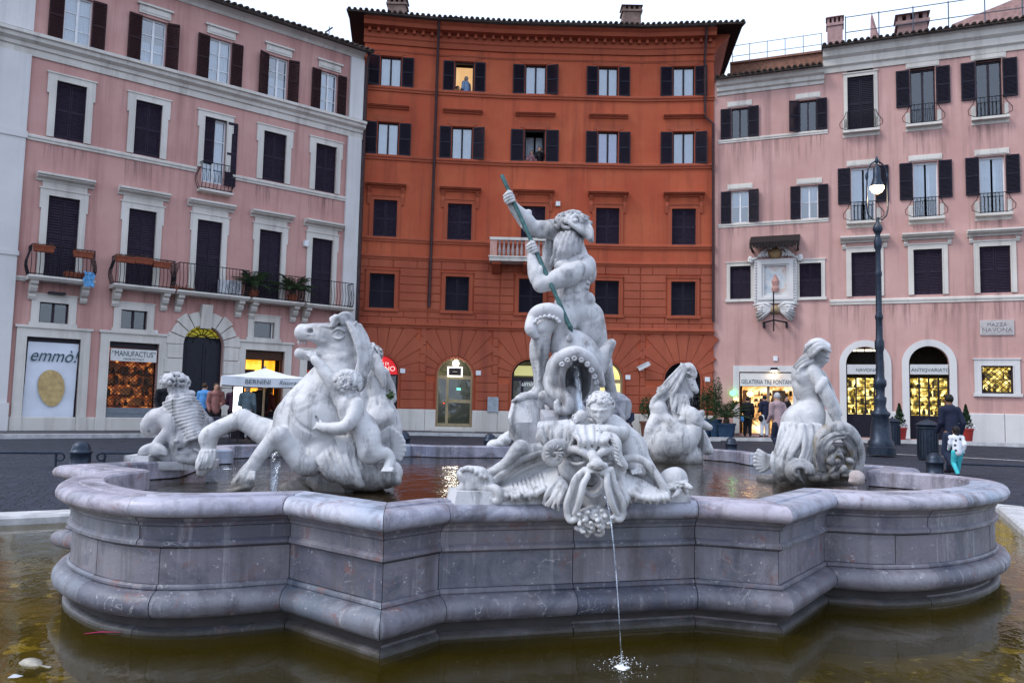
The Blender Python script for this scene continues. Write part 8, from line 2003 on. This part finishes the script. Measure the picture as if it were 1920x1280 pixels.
# ================================================================ PEOPLE
SKIN = simple('skin', (.42, .24, .17), .6, var=.12, scale=10); SKIND = simple('darker_skin', (.17, .09, .06), .6, var=.12, scale=10)
def cloth(name, col, var=.2): return simple(name, col, .85, var=var, scale=12, bmp=.2)
def spotted():
    m, nt, b, o = mat_base('spotted_jacket'); v = nt.nodes.new('ShaderNodeTexVoronoi'); v.inputs['Scale'].default_value = 9; v.inputs['Randomness'].default_value = .35; nt.links.new(vecmap(nt).outputs[0], v.inputs['Vector'])
    r = ramp(nt, v.outputs['Distance'], [(.24, (.05, .05, .08)), (.28, (.66, .68, .72))]); nt.links.new(r.outputs[0], b.inputs['Base Color']); b.inputs['Roughness'].default_value = .85; return m
def person(pos, h, yaw, top, bottom, hair, label, pose='stand', skin=None, shoes=None, group=None, bag=None, vox=.02):
    """yaw: 0 faces the camera, 90 faces picture right; joints are fractions of body height"""
    pos = Vector(pos); T = empty('person', pos, label, 'person', group); skin = skin or SKIN
    a = R_(yaw); f = np.array([math.sin(a), -math.cos(a), 0]); r = np.array([math.cos(a), math.sin(a), 0]); up_ = np.array([0, 0, 1.])
    if yaw is None: pass
    def L(s_, b, z): return np.array(pos)+(r*s_+f*b+up_*z)*h
    hip = .50; J = {}
    if pose == 'walk': legs = {-1: ((-.055, .07, .28), (-.055, .13, .035)), 1: ((.055, .05, .27), (.055, -.12, .06))}; arms = {-1: ((-.125, -.05, .64), (-.12, .0, .49)), 1: ((.125, .03, .64), (.11, .12, .53))}; oz = 0
    elif pose == 'sit': legs = {-1: ((-.06, .24, .27), (-.06, .26, .03)), 1: ((.06, .24, .27), (.07, .22, .03))}; arms = {-1: ((-.13, .04, .45), (-.07, .2, .36)), 1: ((.13, .04, .45), (.07, .2, .36))}; oz = -.22
    elif pose == 'lean': legs = {-1: ((-.055, .0, .27), (-.055, 0, .03)), 1: ((.055, .0, .27), (.055, 0, .03))}; arms = {-1: ((-.14, .08, .64), (-.08, .2, .68)), 1: ((.14, .08, .64), (.05, .19, .78))}; oz = 0
    else: legs = {-1: ((-.055, .01, .27), (-.06, 0, .03)), 1: ((.055, .03, .27), (.07, .02, .03))}; arms = {-1: ((-.14, -.01, .63), (-.12, .07, .50)), 1: ((.14, .0, .63), (.08, .13, .60))}; oz = 0
    lean = .03 if pose == 'walk' else .0
    ch_ = h < 1.3; hs_ = 1.35 if ch_ else 1.0
    hc = L(0, lean+.015, .925+oz-(.03 if ch_ else 0)); nk = L(0, lean, .84+oz-(.03 if ch_ else 0)); sh = .815+oz-(.03 if ch_ else 0)
    B = Sculpt(10, vox)                                            # skin: head, neck, arms, legs, one surface
    B.ell(hc, np.array([.043, .054, .064])*h*hs_, np.stack([r, f, up_], 1), .02*h); B.seg(hc, nk, .03*h, .032*h, .02*h); B.ell(hc+f*.052*h*hs_-up_*.008*h, np.array([.010, .014, .014])*h*hs_, None, .008*h)
    B.ell(hc+f*.03*h*hs_-up_*.04*h*hs_, np.array([.026, .024, .024])*h*hs_, None, .015*h)
    for s_ in (-1, 1): B.ell(hc+r*s_*.045*h*hs_-up_*.005*h, np.array([.008, .012, .017])*h*hs_, None, .006*h)
    B.seg(nk, L(0, lean*.6, .55+oz), .045*h, .07*h, .03*h)
    for s_ in (-1, 1):
        e, w = arms[s_]; w0 = L(*w); B.chain([(L(s_*.105, lean, sh), .032*h), (L(*e), .026*h), (w0, .019*h)], .02*h)
        dr = w0-L(*e); dr /= np.linalg.norm(dr); B.hand(w0, dr, .022*h, palm=-f*.3-up_*.2+r*.01*s_)
        k, t = legs[s_]; B.chain([(L(s_*.05, 0, hip+oz), .055*h), (L(*k), .037*h), (L(*t), .024*h)], .02*h)
    B.build('body', skin, T, 0)
    U = Sculpt(10, vox)                                            # top with sleeves
    U.chain([(L(0, lean, sh-.01), .072*h), (L(0, lean*.7, .68+oz), .088*h), (L(0, 0, .56+oz), .086*h), (L(0, -.0, .49+oz), .092*h)], .03*h)
    U.ell(L(0, lean, sh-.02), np.array([.125, .07, .045])*h, np.stack([r, f, up_], 1), .04*h)
    for s_ in (-1, 1):
        e, w = arms[s_]; U.chain([(L(s_*.11, lean, sh-.012), .042*h), (L(*e), .036*h), (L(*w), .029*h)], .03*h)
    U.ell(L(0, lean, sh+.03), np.array([.05, .045, .02])*h, None, .02*h)
    U.build('top', top, T, .006, 16)
    W = Sculpt(10, vox)                                            # trousers
    W.ell(L(0, 0, .49+oz), np.array([.088, .072, .07])*h, np.stack([r, f, up_], 1), .03*h)
    for s_ in (-1, 1):
        k, t = legs[s_]; tt = L(*t)+up_*.02*h; W.chain([(L(s_*.05, 0, .48+oz), .064*h), (L(*k), .046*h), (tt, .037*h)], .025*h)
    W.build('trousers', bottom, T, .006, 16)
    for s_ in (-1, 1):
        k, t = legs[s_]; F_ = Sculpt(10, vox*.8); q = L(*t); q = q+up_*(.0*h); F_.chain([(q-f*.015*h, .026*h), (q+f*.05*h-up_*.006*h, .024*h), (q+f*.085*h-up_*.01*h, .017*h)], .01*h); F_.build('shoe', shoes or M_DARKFR, T, 0)
    H_ = Sculpt(10, vox*.8); m = np.stack([r, f, up_], 1)
    H_.ell(hc-f*.012*h+up_*.016*h*hs_, np.array([.051, .056, .06])*h*hs_, m, .01*h); H_.ell(hc+f*.07*h*hs_-up_*.03*h*hs_, np.array([.06, .06, .075])*h*hs_, m, .01*h, True)
    if hair[1]: H_.chain([(hc-f*.03*h, .048*h), (hc-f*.045*h-up_*.07*h, .045*h), (hc-f*.04*h-up_*.14*h, .03*h)], .02*h)
    H_.build('hair', hair[0], T, .008, 22)
    if bag is not None:
        G = Sculpt(10, vox); G.ell(L(.13, -.02, .44+oz), np.array([.05, .07, .08])*h, m, .02*h); G.build('bag', bag, T, 0)
    return T
BLK = simple('black_hair', (.012, .010, .010), .6); GREYH = simple('grey_hair', (.42, .42, .43), .7); BRN = simple('brown_hair', (.05, .028, .016), .6)
NAVY = cloth('navy_cloth', (.014, .018, .04)); BLACK = cloth('black_cloth', (.010, .010, .014)); MAUVE = cloth('mauve_jumper', (.34, .24, .25)); WHT = cloth('white_trousers', (.62, .63, .68)); BLUE = cloth('sky_blue_shirt', (.10, .30, .62)); ROSE = cloth('dull_rose_top', (.28, .13, .12)); TEAL = cloth('grey_teal_top', (.10, .14, .16)); TURQ = cloth('turquoise_trousers', (.06, .46, .50)); DENIM = cloth('dark_denim', (.02, .03, .06))
def foot(x, y, z=None, Y=None):
    if Y: q = atY(x, y, Y); q.z = gz(q.x, q.y)+(z or 0); return q
    return atz(x, y, z)
G1 = 'people by the shops'
person(foot(1460, 852, .1), 1.72, 200, MAUVE, NAVY, (GREYH, False), 'grey haired person in a mauve jumper walking past the gelato shop', 'walk')
person(foot(1786, 889, .03), 1.72, 190, NAVY, DENIM, (BLK, False), 'man in dark navy jacket walking beside a child', 'walk', SKIND)
person(foot(1796, 894, .02), 1.06, 175, spotted(), TURQ, (BLK, True), 'small child in spotted white jacket and turquoise trousers', 'walk', vox=.014)
person(foot(1402, 822, .14, 33.2), 1.66, 160, BLACK, BLACK, (BLK, False), 'person in black coat at the left of the gelato shop door', 'stand', bag=BLUE)
person(foot(1434, 822, .14, 33.0), 1.72, 200, NAVY, WHT, (BLK, False), 'person in navy top and white trousers outside the gelato shop', 'stand', bag=BLACK)
person(foot(1474, 820, .14, 33.6), 1.7, 20, BLACK, BLACK, (BLK, True), 'long haired person in black at the right of the gelato shop door', 'stand')
person(foot(1178, 818, .1, 33.4), 1.62, -20, NAVY, DENIM, (BLK, True), 'long haired person in blue sitting by the base of the orange wall', 'sit')
person(foot(305, 820, .1, 23.5), 1.72, 40, BLACK, BLACK, (BRN, False), 'person in black coat behind the fish statue')
person(foot(380, 800, .1, 26.5), 1.72, 170, BLUE, DENIM, (BRN, False), 'person in sky blue shirt near the arched doorway')
person(foot(402, 800, .1, 25.4), 1.70, 30, ROSE, BLACK, (BRN, True), 'long haired person in dull rose top near the arched doorway')
person(foot(461, 800, .1, 24.0), 1.66, 175, TEAL, BLACK, (GREYH, False), 'grey haired person in teal top by the menu panel')
person(foot(484, 800, .1, 25.6), 1.74, 200, BLACK, BLACK, (BLK, False), 'person in black standing under the parasol')
person(foot(502, 800, .1, 26.2), 1.62, 150, cloth('dark_red_top', (.08, .015, .015)), BLACK, (BRN, True), 'person in dark red top under the parasol')
person(foot(436, 800, .1, 26.8), 1.68, 190, cloth('plum_top', (.05, .02, .04)), BLACK, (BLK, False), 'person in plum top behind the menu panel')
def at_window(F, c, r_, side, dep): u0, u1, _, _ = F.rect(*c[r_]); return F.at(u0+(u1-u0)*side, -dep, rz[r_][0])
w_ = at_window(FO[1], cols[1], 0, .62, .7); person(w_+Vector((0, 0, -.72)), 1.75, 230, cloth('pale_blue_shirt', (.28, .42, .62)), DENIM, (GREYH, False), 'grey haired person in pale blue shirt in the lit top floor window')
w_ = at_window(FO[1], cols[1], 0, .16, .6); person(w_+Vector((0, 0, -1.15)), 1.66, 60, BLACK, BLACK, (BLK, False), 'dark haired person at the edge of the lit top floor window')
w_ = at_window(FO[2], cols[2], 1, .36, .25); person(w_+Vector((0, 0, -.98)), 1.6, -5, cloth('dusky_pink', (.30, .16, .18)), BLACK, (BRN, True), 'person in dusky pink leaning out of the open dark window', 'lean')
w_ = at_window(FO[2], cols[2], 1, .74, .25); person(w_+Vector((0, 0, -.85)), 1.66, 10, BLACK, BLACK, (BLK, False), 'person in black holding up a camera in the open dark window', 'lean')

# ================================================================ WATER JETS, SPLASHES, LITTER
def jet_mat():
    m, nt, b, o = mat_base('falling_water'); nt.nodes.remove(b)
    gl = nt.nodes.new('ShaderNodeBsdfGlossy'); gl.inputs['Roughness'].default_value = .08; gl.inputs[0].default_value = (.9, .95, 1, 1)
    tr = nt.nodes.new('ShaderNodeBsdfTransparent'); tr.inputs[0].default_value = (.93, .96, 1, 1); mx = nt.nodes.new('ShaderNodeMixShader')
    n = noisetex(nt, 1.0, 4, .6, vecmap(nt, (60, 60, 7))); nt.links.new(ramp(nt, n.outputs[0], [(.40, (.02,)*3), (.75, (.45,)*3)]).outputs[0], mx.inputs[0])
    nt.links.new(tr.outputs[0], mx.inputs[1]); nt.links.new(gl.outputs[0], mx.inputs[2]); nt.links.new(mx.outputs[0], o.inputs['Surface']); bump_ = nt.nodes.new('ShaderNodeBump'); bump_.inputs['Distance'].default_value = .01; nt.links.new(n.outputs[0], bump_.inputs['Height']); nt.links.new(bump_.outputs[0], gl.inputs['Normal'])
    return m
M_JET = jet_mat(); M_FOAM = simple('white_foam', (.80, .84, .88), .5, var=.1, scale=30)
def arc(p0, p1, n=14, sag=None):
    """thrown water: level at the mouth, then falling"""
    p0, p1 = Vector(p0), Vector(p1); return [Vector((p0.x+(p1.x-p0.x)*t, p0.y+(p1.y-p0.y)*t, p0.z+(p1.z-p0.z)*t*t)) for t in [k/n for k in range(n+1)]]
def jet(pts, r, lab, name='water_jet'):
    rnd = random.Random(len(pts)); o = MB().tube(pts, [r*(1-.45*i/len(pts))*rnd.uniform(.8, 1.2) for i in range(len(pts))], 8, False).build(name, M_JET, None, None, True); tag(o, lab, 'water jet'); return o
def splash(c, r, n, seed, lab, hgt=.18):
    rnd = random.Random(seed); c = Vector(c); mb = MB()
    for k in range(n):
        a = rnd.uniform(0, 6.28); q = r*abs(rnd.gauss(0, .55)); z = hgt*max(0, 1-q/r)*rnd.random()**1.5; s_ = rnd.uniform(.001, .0035); p_ = c+Vector((q*math.cos(a), q*math.sin(a), z+.004))
        mb.add([p_+Vector((s_, 0, 0)), p_+Vector((-s_, 0, 0)), p_+Vector((0, s_, 0)), p_+Vector((0, -s_, 0)), p_+Vector((0, 0, s_*1.6)), p_+Vector((0, 0, -s_))], [(0,2,4), (2,1,4), (1,3,4), (3,0,4), (2,0,5), (1,2,5), (3,1,5), (0,3,5)])
    N_ = 26; ring = [(c.x+r*.3*(.6+.8*rnd.random())*math.cos(2*math.pi*k/N_), c.y+r*.3*(.6+.8*rnd.random())*math.sin(2*math.pi*k/N_), c.z+.006) for k in range(N_)]
    mb.add(ring+[(c.x, c.y, c.z+hgt*.12)], [(k, (k+1) % N_, N_) for k in range(N_)])
    o = mb.build('splash', M_FOAM); tag(o, lab, 'splash', kind='stuff'); return o
m0 = atY(1132, 928, 5.38); s0 = atz(1166, 1252, ZW); jet(arc(m0, s0, 40), .0062, 'thin stream falling from the mask mouth into the pool'); splash(s0, .15, 170, 1, 'splash where the mask stream meets the pool', .10)
m0 = atY(1076, 690, 8.75); s0 = atY(1090, 800, 8.55); jet(arc(m0, s0, 10), .05, 'broad water spout pouring from the octopus mouth')
m0 = atY(1590, 815, 9.35); s0 = atz(1600, 905, ZWI); jet(arc(m0, s0, 10), .010, 'fine jet from the mermaid hands into the basin'); splash(s0, .14, 60, 2, 'small splash below the mermaid', .08)
m0 = atY(1592, 818, 9.35); s0 = atz(1640, 884, ZWI); s0.z = ZWI; jet(arc(m0, s0, 10), .008, 'second fine jet arching right from the mermaid hands')
m0 = atY(520, 852, 7.65); s0 = atz(512, 925, ZWI); jet(arc(m0, s0, 10), .06, 'broad sheet of water falling under the horse chest'); splash(s0, .25, 90, 3, 'foam below the rearing horse', .06)
splash(atz(425, 880, ZWI), .16, 70, 4, 'foam patch beside the pawing hoof', .04); splash(atz(1315, 866, ZWI), .14, 60, 5, 'small white splash beside the seahorse group', .12)
c = atz(68, 1240, ZW); tag(MB().lathe([(.0, .0), (.05, .01), (.06, .05), (.05, .1), (.02, .13), (.015, .2), (0, .2)], 10).build('floating_bottle', simple('dirty_plastic', (.33, .30, .25), .45, var=.6, scale=14), None, Matrix.Translation(c+Vector((-.08, 0, -.035))) @ Matrix.Rotation(R_(83), 4, 'Y') @ Matrix.Rotation(.4, 4, 'X') @ Matrix.Diagonal((1, 1, 1.2, 1)), True), 'pale plastic bottle floating in the pool', 'bottle')
c = atz(188, 1187, ZW+.004); tag(MB().add([(-.11, -.02, 0), (.0, -.012, .012), (.13, .02, .006), (.12, .035, .004), (0, .012, .012), (-.1, 0, 0)], [(0,1,4,5), (1,2,3,4)]).build('pink_ribbon', simple('magenta_plastic', (.5, .02, .13), .4), None, Matrix.Translation(c)), 'magenta plastic strip floating by the basin foot', 'litter')
c = atz(27, 1268, ZW+.006); tag(MB().add([(-.03, -.02, 0), (.03, -.025, .004), (.04, .02, .0), (-.02, .03, .006)], [(0, 1, 2, 3)]).build('paper_scrap', simple('white_paper', (.5, .52, .55), .6), None, Matrix.Translation(c)), 'small white paper scrap floating in the pool', 'litter')
